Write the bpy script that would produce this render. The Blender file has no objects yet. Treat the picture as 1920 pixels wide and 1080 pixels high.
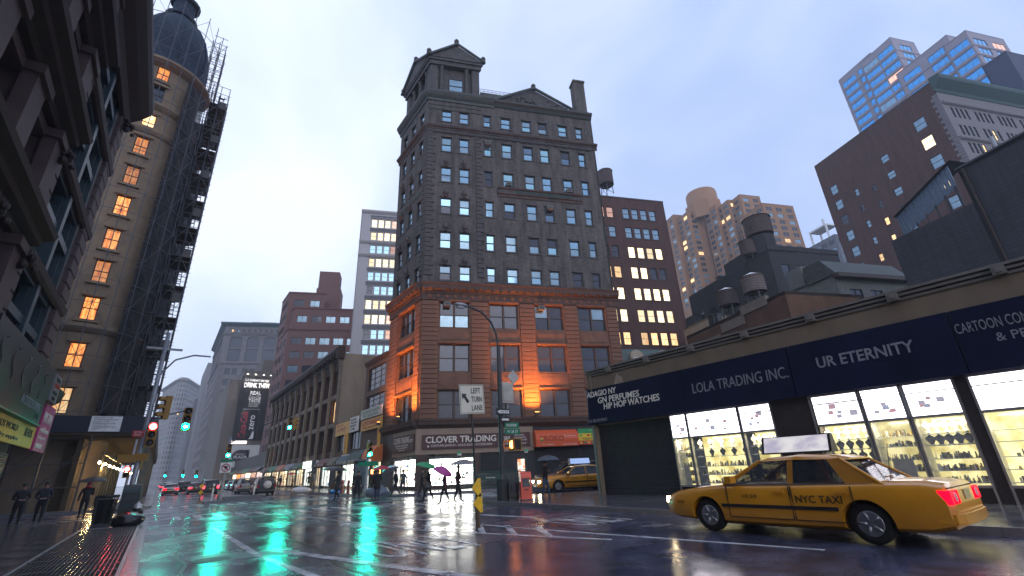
import bpy, bmesh, math, random
from math import sin, cos, pi, radians, hypot, atan2
from mathutils import Matrix, Vector
random.seed(7)
SC = bpy.context.scene
COL = SC.collection
# ------------------------------------------------------------ camera
YAW, PITCH, ROLL, FPX, CH = radians(36.69), radians(21.52), radians(-2.669), 852.6, 1.5
fw = Vector((sin(YAW)*cos(PITCH), cos(YAW)*cos(PITCH), sin(PITCH)))
r0 = Vector((cos(YAW), -sin(YAW), 0)); u0 = r0.cross(fw)
rt = r0*cos(ROLL) + u0*sin(ROLL); up = -r0*sin(ROLL) + u0*cos(ROLL)
camd = bpy.data.cameras.new('camera'); cam = bpy.data.objects.new('camera', camd); COL.objects.link(cam)
camd.sensor_width = 36; camd.lens = FPX/1920*36; camd.clip_start = .05; camd.clip_end = 5000
cam.matrix_world = Matrix(((rt.x, up.x, -fw.x, 0), (rt.y, up.y, -fw.y, 0), (rt.z, up.z, -fw.z, CH), (0, 0, 0, 1)))
SC.camera = cam
# ------------------------------------------------------------ sky, sun, exposure
W = bpy.data.worlds.new('World'); SC.world = W; W.use_nodes = True
wn, wl = W.node_tree.nodes, W.node_tree.links
wn.clear()
wo = wn.new('ShaderNodeOutputWorld'); bg = wn.new('ShaderNodeBackground'); bg.inputs[1].default_value = 1.0
sky = wn.new('ShaderNodeTexSky'); sky.sky_type = 'NISHITA'; sky.sun_disc = False
SKYOFF = (4.992, -6.223, -17.219)
SUN_EL, SUN_AZ = radians(22), radians(200)
sky.sun_elevation = SUN_EL; sky.sun_rotation = SUN_AZ; sky.dust_density = 3.0; sky.air_density = 1.2
sc_ = wn.new('ShaderNodeVectorMath'); sc_.operation = 'SCALE'; sc_.inputs['Scale'].default_value = 0.09
wm_ = wn.new('ShaderNodeMapping'); wm_.inputs['Location'].default_value = SKYOFF
tc = wn.new('ShaderNodeTexCoord'); n1 = wn.new('ShaderNodeTexNoise'); n1.inputs['Scale'].default_value = 1.3
n1.inputs['Detail'].default_value = 5; n1.inputs['Roughness'].default_value = .5; n1.inputs['Distortion'].default_value = .6
cr = wn.new('ShaderNodeValToRGB'); cr.color_ramp.elements[0].position = .36; cr.color_ramp.elements[1].position = .68
cr.color_ramp.elements[0].color = (.35, .455, .74, 1); cr.color_ramp.elements[1].color = (.78, .84, .98, 1)
mx = wn.new('ShaderNodeMixRGB'); mx.inputs[0].default_value = .86
wl.new(tc.outputs['Generated'], wm_.inputs[0]); wl.new(wm_.outputs[0], n1.inputs['Vector']); wl.new(n1.outputs['Fac'], cr.inputs[0])
wl.new(sky.outputs[0], sc_.inputs[0]); wl.new(sc_.outputs[0], mx.inputs[1]); wl.new(cr.outputs[0], mx.inputs[2])
wl.new(mx.outputs[0], bg.inputs[0]); wl.new(bg.outputs[0], wo.inputs[0])
sl = bpy.data.lights.new('sun', 'SUN'); sl.energy = .2; sl.angle = radians(25); sl.color = (.95, .93, 1)
so = bpy.data.objects.new('sun', sl); COL.objects.link(so); so.location = (0, 0, 150)
so.rotation_euler = (pi/2-SUN_EL, 0, -SUN_AZ+pi)
SC.view_settings.view_transform = 'Standard'; SC.view_settings.look = 'None'
SC.view_settings.exposure = .7; SC.view_settings.gamma = 1
SC.cycles.max_bounces = 6; SC.cycles.diffuse_bounces = 3; SC.cycles.glossy_bounces = 3; SC.cycles.transmission_bounces = 3
SC.cycles.volume_bounces = 1; SC.cycles.transparent_max_bounces = 8; SC.cycles.sample_clamp_indirect = 4

# ------------------------------------------------------------ pixel helpers (direction only; distance from plane)
def ray(x, y): return fw*FPX + rt*(x-960) + up*(540-y)
CAMP = Vector((0, 0, CH))
def G(x, y, z=0.): d = ray(x, y); return CAMP + d*((z-CH)/d.z)
def GX(x, y, X): d = ray(x, y); return CAMP + d*(X/d.x)
def GY(x, y, Y): d = ray(x, y); return CAMP + d*(Y/d.y)
def AT(x, y, R): d = ray(x, y); return CAMP + d*(R/hypot(d.x, d.y))
A28 = radians(-22.303)
D28 = Vector((cos(A28), sin(A28), 0)); N28 = Vector((-sin(A28), cos(A28), 0))   # along the cross street; away from camera

# ------------------------------------------------------------ materials
MT = {}
# most base colours are scaled down for contrast, in place of dimmer light; signs, paint and skin keep their colour
KEEP = ('white', 'cream', 'sign', 'skin', 'taxi', 'umbrella', 'orange', 'yellow', 'goods', 'wet_', 'paint', 'letters', 'awning', 'bust', 'glass', 'green', 'red', 'flag', 'plate', 'hazard')
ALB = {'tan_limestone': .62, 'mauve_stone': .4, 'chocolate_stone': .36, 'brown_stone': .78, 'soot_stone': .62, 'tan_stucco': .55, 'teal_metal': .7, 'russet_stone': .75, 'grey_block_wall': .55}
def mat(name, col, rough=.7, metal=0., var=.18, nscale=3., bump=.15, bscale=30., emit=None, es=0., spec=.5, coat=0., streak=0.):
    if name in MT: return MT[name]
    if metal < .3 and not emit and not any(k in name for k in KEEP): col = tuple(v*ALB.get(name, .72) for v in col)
    m = bpy.data.materials.new(name); m.use_nodes = True; MT[name] = m
    nt = m.node_tree; N, L = nt.nodes, nt.links; b = N['Principled BSDF']
    b.inputs['Roughness'].default_value = rough; b.inputs['Metallic'].default_value = metal
    b.inputs['Specular IOR Level'].default_value = spec
    b.inputs['Coat Weight'].default_value = coat; b.inputs['Coat Roughness'].default_value = .06
    c = (*col, 1)
    if var > 0:
        t = N.new('ShaderNodeTexCoord'); n = N.new('ShaderNodeTexNoise'); n.inputs['Scale'].default_value = nscale
        n.inputs['Detail'].default_value = 6; n.inputs['Roughness'].default_value = .65
        mp = N.new('ShaderNodeMapping'); L.new(t.outputs['Object'], mp.inputs[0]); L.new(mp.outputs[0], n.inputs['Vector'])
        if streak: mp.inputs['Scale'].default_value = (1, 1, 1/streak)
        r = N.new('ShaderNodeValToRGB'); r.color_ramp.elements[0].position = .3; r.color_ramp.elements[1].position = .72
        r.color_ramp.elements[0].color = (*[max(0, v*(1-var)) for v in col], 1); r.color_ramp.elements[1].color = (*[min(1, v*(1+var)) for v in col], 1)
        L.new(n.outputs['Fac'], r.inputs[0]); L.new(r.outputs[0], b.inputs['Base Color'])
        if bump > 0:
            n2 = N.new('ShaderNodeTexNoise'); n2.inputs['Scale'].default_value = bscale; n2.inputs['Detail'].default_value = 4
            L.new(t.outputs['Object'], n2.inputs['Vector'])
            bp = N.new('ShaderNodeBump'); bp.inputs['Strength'].default_value = bump; bp.inputs['Distance'].default_value = .02
            L.new(n2.outputs['Fac'], bp.inputs['Height']); L.new(bp.outputs[0], b.inputs['Normal'])
    else: b.inputs['Base Color'].default_value = c
    if emit: b.inputs['Emission Color'].default_value = (*emit, 1); b.inputs['Emission Strength'].default_value = es
    return m

def brickmat(name, c1, c2, mortar, scale=1., var=.3):
    if name in MT: return MT[name]
    k0 = ALB.get(name, .68); c1, c2, mortar = [tuple(v*k0 for v in c) for c in (c1, c2, mortar)]
    m = mat(name, c1, .85, var=0)
    nt = m.node_tree; N, L = nt.nodes, nt.links; b = N['Principled BSDF']
    t = N.new('ShaderNodeTexCoord'); sp = N.new('ShaderNodeSeparateXYZ'); cb = N.new('ShaderNodeCombineXYZ')
    ad = N.new('ShaderNodeMath'); L.new(t.outputs['Object'], sp.inputs[0]); L.new(sp.outputs[0], ad.inputs[0]); L.new(sp.outputs[1], ad.inputs[1])
    L.new(ad.outputs[0], cb.inputs[0]); L.new(sp.outputs[2], cb.inputs[1])
    k = N.new('ShaderNodeTexBrick'); k.inputs['Scale'].default_value = scale
    k.inputs['Color1'].default_value = (*c1, 1); k.inputs['Color2'].default_value = (*c2, 1); k.inputs['Mortar'].default_value = (*mortar, 1)
    k.inputs['Mortar Size'].default_value = .012; k.inputs['Brick Width'].default_value = .45; k.inputs['Row Height'].default_value = .16
    L.new(cb.outputs[0], k.inputs['Vector'])
    n = N.new('ShaderNodeTexNoise'); n.inputs['Scale'].default_value = .5; n.inputs['Detail'].default_value = 8; n.inputs['Roughness'].default_value = .7
    mp = N.new('ShaderNodeMapping'); mp.inputs['Scale'].default_value = (2.6, 2.6, .38)
    L.new(t.outputs['Object'], mp.inputs[0]); L.new(mp.outputs[0], n.inputs['Vector'])
    r = N.new('ShaderNodeValToRGB'); r.color_ramp.elements[0].position = .3; r.color_ramp.elements[1].position = .7
    lo, hi = 1-var, 1+var*.6
    r.color_ramp.elements[0].color = (lo, lo, lo, 1); r.color_ramp.elements[1].color = (hi, hi, hi, 1)
    L.new(n.outputs['Fac'], r.inputs[0])
    mm = N.new('ShaderNodeMixRGB'); mm.blend_type = 'MULTIPLY'; mm.inputs[0].default_value = 1
    L.new(k.outputs['Color'], mm.inputs[1]); L.new(r.outputs[0], mm.inputs[2]); L.new(mm.outputs[0], b.inputs['Base Color'])
    bp = N.new('ShaderNodeBump'); bp.inputs['Strength'].default_value = .3; bp.inputs['Distance'].default_value = .01
    L.new(k.outputs['Fac'], bp.inputs['Height']); bp.invert = True; L.new(bp.outputs[0], b.inputs['Normal'])
    return m

def glassmat(name, col, metal=.55, rough=.04, wav=.02):
    m = mat(name, col, rough, metal, var=.3, nscale=.8, bump=wav, bscale=2.)
    return m

def litmat(name, c1, c2, s, sx=5., sz=1.2):
    """a lit window: curtains and things behind the pane vary the light it gives"""
    if name in MT: return MT[name]
    m = mat(name, (.05, .05, .05), .15, var=0)
    nt = m.node_tree; N, L = nt.nodes, nt.links; b = N['Principled BSDF']
    t = N.new('ShaderNodeTexCoord'); oi = N.new('ShaderNodeObjectInfo'); va = N.new('ShaderNodeVectorMath')
    mp = N.new('ShaderNodeMapping'); mp.inputs['Scale'].default_value = (sx, sx, sz)
    L.new(t.outputs['Object'], mp.inputs[0]); L.new(mp.outputs[0], va.inputs[0]); L.new(oi.outputs['Location'], va.inputs[1])
    n = N.new('ShaderNodeTexNoise'); n.inputs['Scale'].default_value = 1.2; n.inputs['Detail'].default_value = 3
    L.new(va.outputs[0], n.inputs['Vector'])
    r = N.new('ShaderNodeValToRGB'); r.color_ramp.elements[0].position = .35; r.color_ramp.elements[1].position = .62
    r.color_ramp.elements[0].color = (*c1, 1); r.color_ramp.elements[1].color = (*c2, 1)
    L.new(n.outputs['Fac'], r.inputs[0]); L.new(r.outputs[0], b.inputs['Emission Color'])
    ml = N.new('ShaderNodeMath'); ml.operation = 'MULTIPLY_ADD'; ml.inputs[1].default_value = s*.95; ml.inputs[2].default_value = s*.4
    L.new(oi.outputs['Random'], ml.inputs[0]); L.new(ml.outputs[0], b.inputs['Emission Strength'])
    return m

def emat(name, col, s): return mat(name, (.02, .02, .02), .4, var=0, emit=col, es=s)

M_white = mat('white_paint', (.75, .75, .73), .5)
M_black = mat('black_metal', (.02, .02, .022), .45, var=.3)
M_steel = mat('galvanised_steel', (.28, .29, .31), .45, .6, bump=.1)
M_dsteel = mat('dark_steel', (.06, .065, .07), .5, .4)
M_yel = mat('signal_yellow', (.30, .15, .012), .45)
M_greensign = mat('green_sign', (.0, .17, .09), .45, var=.1)
M_redsign = mat('red_sign', (.45, .02, .03), .5, var=.1)
M_rub = mat('rubber', (.015, .015, .016), .75)
M_sky = glassmat('sky_glass', (.26, .43, .54), .75)
M_sky2 = glassmat('blind_glass', (.24, .36, .44), .5, .12)
M_dk = glassmat('dark_glass', (.05, .06, .08), .35, .05)
M_blueg = glassmat('blue_glass', (.09, .40, .82), .8)
M_sky3 = glassmat('cyan_glass', (.30, .52, .60), .7, .08)
M_sky4 = glassmat('dim_glass', (.13, .20, .27), .6, .06)
M_lwarm = litmat('lit_warm', (.9, .42, .14), (1, .72, .38), 1.2)
M_lwhite = litmat('lit_white', (1, .70, .34), (1, .86, .58), 1.5)
M_lor = litmat('lit_orange', (.62, .14, .02), (1, .40, .10), 1.0)
M_lpink = litmat('lit_pink', (.8, .36, .26), (1, .62, .48), .8)

# ------------------------------------------------------------ mesh builder
class MB:
    def __init__(s): s.v = []; s.f = []; s.m = []; s.T = None
    def _a(s, pts):
        i = len(s.v)
        for p in pts:
            s.v.append(tuple(s.T @ Vector(p)) if s.T is not None else tuple(p))
        return i
    def face(s, pts, m=0):
        i = s._a(pts); s.f.append(tuple(range(i, i+len(pts)))); s.m.append(m); return s
    def box(s, x0, x1, y0, y1, z0, z1, m=0):
        i = s._a([(x0, y0, z0), (x1, y0, z0), (x1, y1, z0), (x0, y1, z0), (x0, y0, z1), (x1, y0, z1), (x1, y1, z1), (x0, y1, z1)])
        for q in ((0, 3, 2, 1), (4, 5, 6, 7), (0, 1, 5, 4), (1, 2, 6, 5), (2, 3, 7, 6), (3, 0, 4, 7)):
            s.f.append(tuple(i+k for k in q)); s.m.append(m)
        return s
    def bbox(s, x0, x1, y0, y1, z0, z1, b=.02, m=0):
        """box whose -y face is bevelled (for stones)"""
        i = s._a([(x0, y1, z0), (x1, y1, z0), (x1, y1, z1), (x0, y1, z1), (x0, y0+b, z0), (x1, y0+b, z0), (x1, y0+b, z1), (x0, y0+b, z1),
                  (x0+b, y0, z0+b), (x1-b, y0, z0+b), (x1-b, y0, z1-b), (x0+b, y0, z1-b)])
        for q in ((8, 9, 10, 11), (4, 5, 9, 8), (5, 6, 10, 9), (6, 7, 11, 10), (7, 4, 8, 11), (0, 1, 5, 4), (1, 2, 6, 5), (2, 3, 7, 6), (3, 0, 4, 7)):
            s.f.append(tuple(i+k for k in q)); s.m.append(m)
        return s
    def prism(s, poly, z0, z1, m=0):
        n = len(poly); i = s._a([(p[0], p[1], z0) for p in poly] + [(p[0], p[1], z1) for p in poly])
        s.f.append(tuple(i+k for k in reversed(range(n)))); s.f.append(tuple(i+n+k for k in range(n))); s.m += [m, m]
        for k in range(n):
            j = (k+1) % n; s.f.append((i+k, i+j, i+n+j, i+n+k)); s.m.append(m)
        return s
    def xprism(s, prof, x0, x1, m=0):
        """profile of (y, z) swept along x"""
        n = len(prof); i = s._a([(x0, p[0], p[1]) for p in prof] + [(x1, p[0], p[1]) for p in prof])
        s.f.append(tuple(i+k for k in range(n))); s.f.append(tuple(i+n+k for k in reversed(range(n)))); s.m += [m, m]
        for k in range(n):
            j = (k+1) % n; s.f.append((i+j, i+k, i+n+k, i+n+j)); s.m.append(m)
        return s
    def cyl(s, p0, p1, ra, rb=None, n=10, m=0, cap=True):
        rb = ra if rb is None else rb; p0, p1 = Vector(p0), Vector(p1); d = p1-p0
        if d.length < 1e-6: return s
        d.normalize(); a = d.orthogonal().normalized(); b = d.cross(a)
        i = s._a([p0+(a*cos(2*pi*k/n)+b*sin(2*pi*k/n))*ra for k in range(n)] + [p1+(a*cos(2*pi*k/n)+b*sin(2*pi*k/n))*rb for k in range(n)])
        for k in range(n):
            j = (k+1) % n; s.f.append((i+k, i+j, i+n+j, i+n+k)); s.m.append(m)
        if cap: s.f.append(tuple(i+k for k in reversed(range(n)))); s.f.append(tuple(i+n+k for k in range(n))); s.m += [m, m]
        return s
    def tube(s, path, r, n=8, m=0):
        for a, b in zip(path, path[1:]): s.cyl(a, b, r, r, n, m)
        return s
    def lathe(s, prof, n=16, c=(0, 0, 0), m=0, a0=0, a1=2*pi, sx=1, sy=1):
        full = abs(a1-a0-2*pi) < 1e-6; k = n if full else n+1; i0 = None; rows = []
        for r, z in prof:
            rows.append(s._a([(c[0]+sx*r*cos(a0+(a1-a0)*q/n), c[1]+sy*r*sin(a0+(a1-a0)*q/n), c[2]+z) for q in range(k)]))
        for a, b in zip(rows, rows[1:]):
            for q in range(n):
                w = (q+1) % k; s.f.append((a+q, a+w, b+w, b+q)); s.m.append(m)
        return s
    def ball(s, c, r, n=10, m=0, sz=1.):
        return s.lathe([(r*sin(pi*k/6)+1e-4, -r*sz*cos(pi*k/6)) for k in range(7)], n, c, m)
    def mesh(s, name, mats, smooth=False):
        me = bpy.data.meshes.new(name); me.from_pydata(s.v, [], s.f)
        for m in (mats if isinstance(mats, (list, tuple)) else [mats]): me.materials.append(m)
        if any(s.m): me.polygons.foreach_set('material_index', s.m)
        if smooth: me.polygons.foreach_set('use_smooth', [True]*len(s.f))
        me.update(); return me
    def build(s, name, mats, parent=None, loc=(0, 0, 0), rz=0., smooth=False):
        return ob(name, s.mesh(name, mats, smooth), parent, loc, rz)

def ob(name, me, parent=None, loc=(0, 0, 0), rz=0.):
    o = bpy.data.objects.new(name, me); COL.objects.link(o); o.location = loc; o.rotation_euler = (0, 0, rz)
    if parent is not None: o.parent = parent
    return o
def tag(o, label, cat, group=None):
    o['label'] = label; o['category'] = cat
    if group: o['group'] = group
    return o
def thing(name, label, cat, loc=(0, 0, 0), rz=0., group=None): return tag(ob(name, None, None, loc, rz), label, cat, group)
def struct(o): o['kind'] = 'structure'; return o
def stuff(o): o['kind'] = 'stuff'; return o
def smooth_angle(me, ang=35):
    me.polygons.foreach_set('use_smooth', [True]*len(me.polygons))
    try: me.set_sharp_from_angle(angle=radians(ang))
    except Exception: pass

TMPS = bpy.data.scenes.new('tmp')
def evalmesh(o, extra=()):
    for q in (o, *extra): TMPS.collection.objects.link(q)
    vl = TMPS.view_layers[0]; vl.update(); dg = vl.depsgraph; dg.update()
    me = bpy.data.meshes.new_from_object(o.evaluated_get(dg))
    for q in (o, *extra): bpy.data.objects.remove(q)
    return me
_tx = {}
def text(body, w, h, name='lettering', mats=None, parent=None, loc=(0, 0, 0), rz=0., ext=.006, shear=0., bold=0.):
    """lettering fitted to w x h, standing in the local xz plane, facing -y, lower left corner at loc"""
    key = (body, round(w, 3), round(h, 3), shear, bold, mats.name if mats else '')
    if key not in _tx:
        cu = bpy.data.curves.new('t', 'FONT'); cu.body = body; cu.extrude = ext; cu.shear = shear; cu.offset = bold; cu.resolution_u = 3
        me = evalmesh(bpy.data.objects.new('t', cu)); bpy.data.curves.remove(cu)
        xs = [v.co.x for v in me.vertices]; ys = [v.co.y for v in me.vertices]
        ax, ay = min(xs), min(ys); fx, fy = w/(max(xs)-ax), h/(max(ys)-ay)
        for v in me.vertices: v.co = ((v.co.x-ax)*fx, -v.co.z, (v.co.y-ay)*fy)
        me.materials.clear(); me.materials.append(mats); me.name = 'lettering'; _tx[key] = me
    return ob(name, _tx[key], parent, loc, rz)

# ------------------------------------------------------------ facades
def wallmesh(Wd, z0, z1, ops, d=.2, fn=None, dx=None):
    """wall in local xz, facing -y, with real openings (x0,x1,z0,z1) and reveals of depth d"""
    xs = sorted({0, Wd, *[round(o[0], 3) for o in ops], *[round(o[1], 3) for o in ops]} | ({round(k*dx, 3) for k in range(int(Wd/dx)+1)} if dx else set()))
    zs = sorted({z0, z1, *[round(o[2], 3) for o in ops], *[round(o[3], 3) for o in ops]})
    b = MB()
    P = fn or (lambda x, y, z: (x, y, z))
    by = {}
    for xa, xb in zip(xs, xs[1:]):
        xm = (xa+xb)/2; col = [o for o in ops if o[0] < xm < o[1]]; st = None
        for za, zb in zip(zs, zs[1:]):
            zm = (za+zb)/2; hole = any(o[2] < zm < o[3] for o in col)
            if not hole and st is None: st = za
            if hole and st is not None: b.face([P(xa, 0, st), P(xb, 0, st), P(xb, 0, za), P(xa, 0, za)]); st = None
        if st is not None: b.face([P(xa, 0, st), P(xb, 0, st), P(xb, 0, zs[-1]), P(xa, 0, zs[-1])])
    for o in ops:
        a, c, e, f = o[:4]
        b.face([P(a, 0, e), P(a, d, e), P(a, d, f), P(a, 0, f)]); b.face([P(c, d, e), P(c, 0, e), P(c, 0, f), P(c, d, f)])
        b.face([P(a, 0, e), P(c, 0, e), P(c, d, e), P(a, d, e)]); b.face([P(a, d, f), P(c, d, f), P(c, 0, f), P(a, 0, f)])
    return b
_wm = {}
def winmesh(w, h, fr, pane, kind='dh', t=.07):
    """sash window, origin at bottom centre of its opening; frame + pane(s) in one mesh"""
    k = (round(w, 2), round(h, 2), fr.name, pane.name, kind)
    if k in _wm: return _wm[k]
    b = MB(); a = w/2
    b.box(-a, -a+t, -.06, .05, 0, h); b.box(a-t, a, -.06, .05, 0, h); b.box(-a+t, a-t, -.06, .05, 0, t); b.box(-a+t, a-t, -.06, .05, h-t, h)
    if kind == 'dh': b.box(-a+t, a-t, -.05, .04, h*.5-t*.4, h*.5+t*.4)
    if kind == 'v2': b.box(-t*.5, t*.5, -.05, .04, t, h-t)
    if kind == 'v3': b.box(-a/3-t*.4, -a/3+t*.4, -.05, .04, t, h-t); b.box(a/3-t*.4, a/3+t*.4, -.05, .04, t, h-t)
    if kind == 'dh2': b.box(-t*.9, t*.9, -.055, .045, t, h-t); b.box(-a+t, -t*.9, -.05, .04, h*.5-t*.4, h*.5+t*.4); b.box(t*.9, a-t, -.05, .04, h*.5-t*.4, h*.5+t*.4)
    if kind == 'grid':
        for q in (1, 2): b.box(-a+w*q/3-.02, -a+w*q/3+.02, -.04, .03, t, h-t)
        for q in (1, 2, 3): b.box(-a+t, a-t, -.045, .035, h*q/4-.02, h*q/4+.02)
    b.face([(-a+t, 0, t), (a-t, 0, t), (a-t, 0, h-t), (-a+t, 0, h-t)], 1)
    _wm[k] = b.mesh('window', [fr, pane]); return _wm[k]
_pm = {}
def panemesh(w, h, pane):
    k = (round(w, 2), round(h, 2), pane.name)
    if k not in _pm:
        b = MB(); b.box(-w/2, w/2, -.012, .012, 0, h); _pm[k] = b.mesh('pane', pane)
    return _pm[k]
def pick(ch):
    r = random.random(); a = 0
    for p, m in ch:
        a += p
        if r < a: return m
    return ch[-1][1]
class Face:
    """one face of a building: from p (left, as seen from outside) to q (right)"""
    def __init__(s, root, p, q):
        s.root = root; s.p = Vector((p[0], p[1], 0)); s.q = Vector((q[0], q[1], 0)); d = s.q-s.p
        s.W = d.length; s.rz = atan2(d.y, d.x); s.ex = d.normalized(); s.ey = Vector((-s.ex.y, s.ex.x, 0))
    def pt(s, x, y, z): return s.p + s.ex*x + s.ey*y + Vector((0, 0, z))
    def loc(s, x, y, z): return s.pt(x, y, z) - s.root.location if s.root else s.pt(x, y, z)
    def add(s, name, b, mats, x=0, y=0, z=0, parent=None, smooth=False):
        return b.build(name, mats, s.root, s.loc(x, y, z), s.rz, smooth)
    def put(s, name, me, x, y, z): return ob(name, me, s.root, s.loc(x, y, z), s.rz)
    def wall(s, z0, z1, ops, m, d=.2, name='wall'): return s.add(name, wallmesh(s.W, z0, z1, ops, d), m)
    def ledge(s, z, prof, m, x0=None, x1=None, name='cornice'):
        """prof: list of (out, dz) from wall outward"""
        x0 = -.0 if x0 is None else x0; x1 = s.W if x1 is None else x1
        P = [(.02, prof[0][1])] + [(-o, dz) for o, dz in prof] + [(.02, prof[-1][1])]
        return s.add(name, MB().xprism(P[::-1], x0, x1), m, 0, 0, z)

def grid_ops(cols, rows):
    """cols [(x0,x1)], rows [(z0,z1)] -> openings"""
    return [(a, b, c, d) for a, b in cols for c, d in rows]
def even(x0, x1, n, w):
    st = (x1-x0)/n; return [(x0+st*(k+.5)-w/2, x0+st*(k+.5)+w/2) for k in range(n)]
def rows(z0, step, n, h): return [(z0+step*k, z0+step*k+h) for k in range(n)]

def windows(F, ops, fr, choice, kind='dh', d=.2, sill=None, name='window', keep=None, t=.07):
    for o in ops:
        w, h = o[1]-o[0], o[3]-o[2]; m = choice(o) if callable(choice) else pick(choice)
        F.put(name, winmesh(w, h, fr, m, kind, t), (o[0]+o[1])/2, d-.03, o[2])
def roofcap(root, pts, z, m, name='roof', th=.3):
    b = MB(); b.prism([(p[0]-root.location.x, p[1]-root.location.y) for p in pts], z-th, z-.01); return b.build(name, m, root)
def backs(root, faces, z1, m, z0=0):
    """the plain faces the photograph does not show"""
    for p, q in faces:
        F = Face(root, p, q); F.add('wall', MB().box(0, F.W, 0, .2, z0, z1), m)
def V2(v): return (v.x, v.y)
# ============================================================ GROUND
def wetroad(name, base, rlo, rhi, bumps, dark=.5):
    m = mat(name, base, .2, var=0)
    N, L = m.node_tree.nodes, m.node_tree.links; b = N['Principled BSDF']
    t = N.new('ShaderNodeTexCoord')
    n = N.new('ShaderNodeTexNoise'); n.inputs['Scale'].default_value = .45; n.inputs['Detail'].default_value = 7; n.inputs['Roughness'].default_value = .62
    L.new(t.outputs['Object'], n.inputs['Vector'])
    r = N.new('ShaderNodeMapRange'); r.inputs[1].default_value = .38; r.inputs[2].default_value = .66; r.inputs[3].default_value = rlo; r.inputs[4].default_value = rhi
    L.new(n.outputs['Fac'], r.inputs[0]); L.new(r.outputs[0], b.inputs['Roughness'])
    n3 = N.new('ShaderNodeTexNoise'); n3.inputs['Scale'].default_value = 1.7; n3.inputs['Detail'].default_value = 8
    cr = N.new('ShaderNodeValToRGB'); cr.color_ramp.elements[0].position = .35; cr.color_ramp.elements[1].position = .7
    cr.color_ramp.elements[0].color = (*[v*dark for v in base], 1); cr.color_ramp.elements[1].color = (*[v*1.5 for v in base], 1)
    L.new(t.outputs['Object'], n3.inputs['Vector']); L.new(n3.outputs['Fac'], cr.inputs[0]); L.new(cr.outputs[0], b.inputs['Base Color'])
    h = N.new('ShaderNodeTexNoise'); h.inputs['Scale'].default_value = 55; h.inputs['Detail'].default_value = 3
    h2 = N.new('ShaderNodeTexNoise'); h2.inputs['Scale'].default_value = 4.; h2.inputs['Detail'].default_value = 4
    L.new(t.outputs['Object'], h.inputs['Vector']); L.new(t.outputs['Object'], h2.inputs['Vector'])
    b1 = N.new('ShaderNodeBump'); b1.inputs['Strength'].default_value = bumps; b1.inputs['Distance'].default_value = .0016
    b2 = N.new('ShaderNodeBump'); b2.inputs['Strength'].default_value = .35; b2.inputs['Distance'].default_value = .008
    L.new(h2.outputs['Fac'], b2.inputs['Height']); L.new(h.outputs['Fac'], b1.inputs['Height']); L.new(b2.outputs[0], b1.inputs['Normal']); L.new(b1.outputs[0], b.inputs['Normal'])
    b.inputs['Specular IOR Level'].default_value = 1.0
    return m
M_road = wetroad('wet_asphalt', (.055, .058, .095), .08, .40, .9)  # bluish base colour stands in for some of the sky's sheen
M_walk = wetroad('wet_concrete', (.085, .085, .10), .10, .34, .25, .7)
M_kerb = mat('wet_granite', (.17, .17, .185), .25, nscale=6)
M_mark = wetroad('worn_road_paint', (.58, .59, .62), .12, .34, .3, .55)
def worn(m):
    N, L = m.node_tree.nodes, m.node_tree.links; t = N.new('ShaderNodeNewGeometry'); n = N.new('ShaderNodeTexNoise'); n.inputs['Scale'].default_value = 3.2; n.inputs['Detail'].default_value = 9; n.inputs['Roughness'].default_value = .72
    r = N.new('ShaderNodeValToRGB'); r.color_ramp.elements[0].position = .33; r.color_ramp.elements[1].position = .44; L.new(t.outputs['Position'], n.inputs['Vector']); L.new(n.outputs['Fac'], r.inputs[0]); L.new(r.outputs[0], N['Principled BSDF'].inputs['Alpha'])
worn(M_mark)
M_earth = mat('city_ground', (.05, .05, .055), .8)
struct(MB().box(-780, 780, -180, 1280, -.6, -.02).build('ground', M_earth))
struct(MB().prism([(-60, -60), (140, -60), (140, 40), (60, 40), (30, 60), (30, 760), (-30, 760), (-60, 70)], -.019, 0).build('road', M_road))

def rounded(pts, k, r, n=6):
    """round corner k of a polygon"""
    a, b, c = Vector(pts[k-1]), Vector(pts[k]), Vector(pts[(k+1) % len(pts)])
    p0 = b+(a-b).normalized()*r; p1 = b+(c-b).normalized()*r
    arc = [((1-t)**2*p0+2*t*(1-t)*b+t*t*p1) for t in [i/n for i in range(n+1)]]
    return [tuple(v) for v in pts[:k]] + [tuple(v) for v in arc] + [tuple(v) for v in pts[k+1:]]
def sidewalk(name, poly, kerb_from, kerb_to, flags=None):
    o = struct(MB().prism(poly, -.018, .13).build(name, M_walk))
    # kerb stones along poly[kerb_from..kerb_to]
    for i in range(kerb_from, kerb_to):
        a, b = Vector((*poly[i], 0)), Vector((*poly[i+1], 0)); L = (b-a).length; n = max(1, int(L/2.0)) if L > 2.4 else 1
        if L > 90: n = 44
        d = (b-a)/n
        for k in range(n):
            p = a+d*k
            if p.y > 130: continue
            kb = MB(); kb.box(.006, d.length-.006, -.004, .2, -.017, .15)
            kb.build('kerb_stone', M_kerb, o, p, atan2(d.y, d.x))
    return o
# right side, north of the cross street (low shop building)
nk = 20.7
pN = [(12.2, -60), (140, -60), (140, nk-123*.41), (12.2, nk+4.8*.41)]
pN = rounded(pN, 3, 4.)
swn = sidewalk('sidewalk_near_shops', pN + [(12.2, -59)], 3, len(pN)-0)
# right side, south of the cross street (corner tower)
pS = [(12.0, 300), (12.0, 32.2), (21.5, 28.3), (150, -24.4), (150, 300)]
pS = rounded(pS, 1, 3.5)
sws = sidewalk('sidewalk_corner_tower', pS, 0, len(pS)-2)
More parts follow.
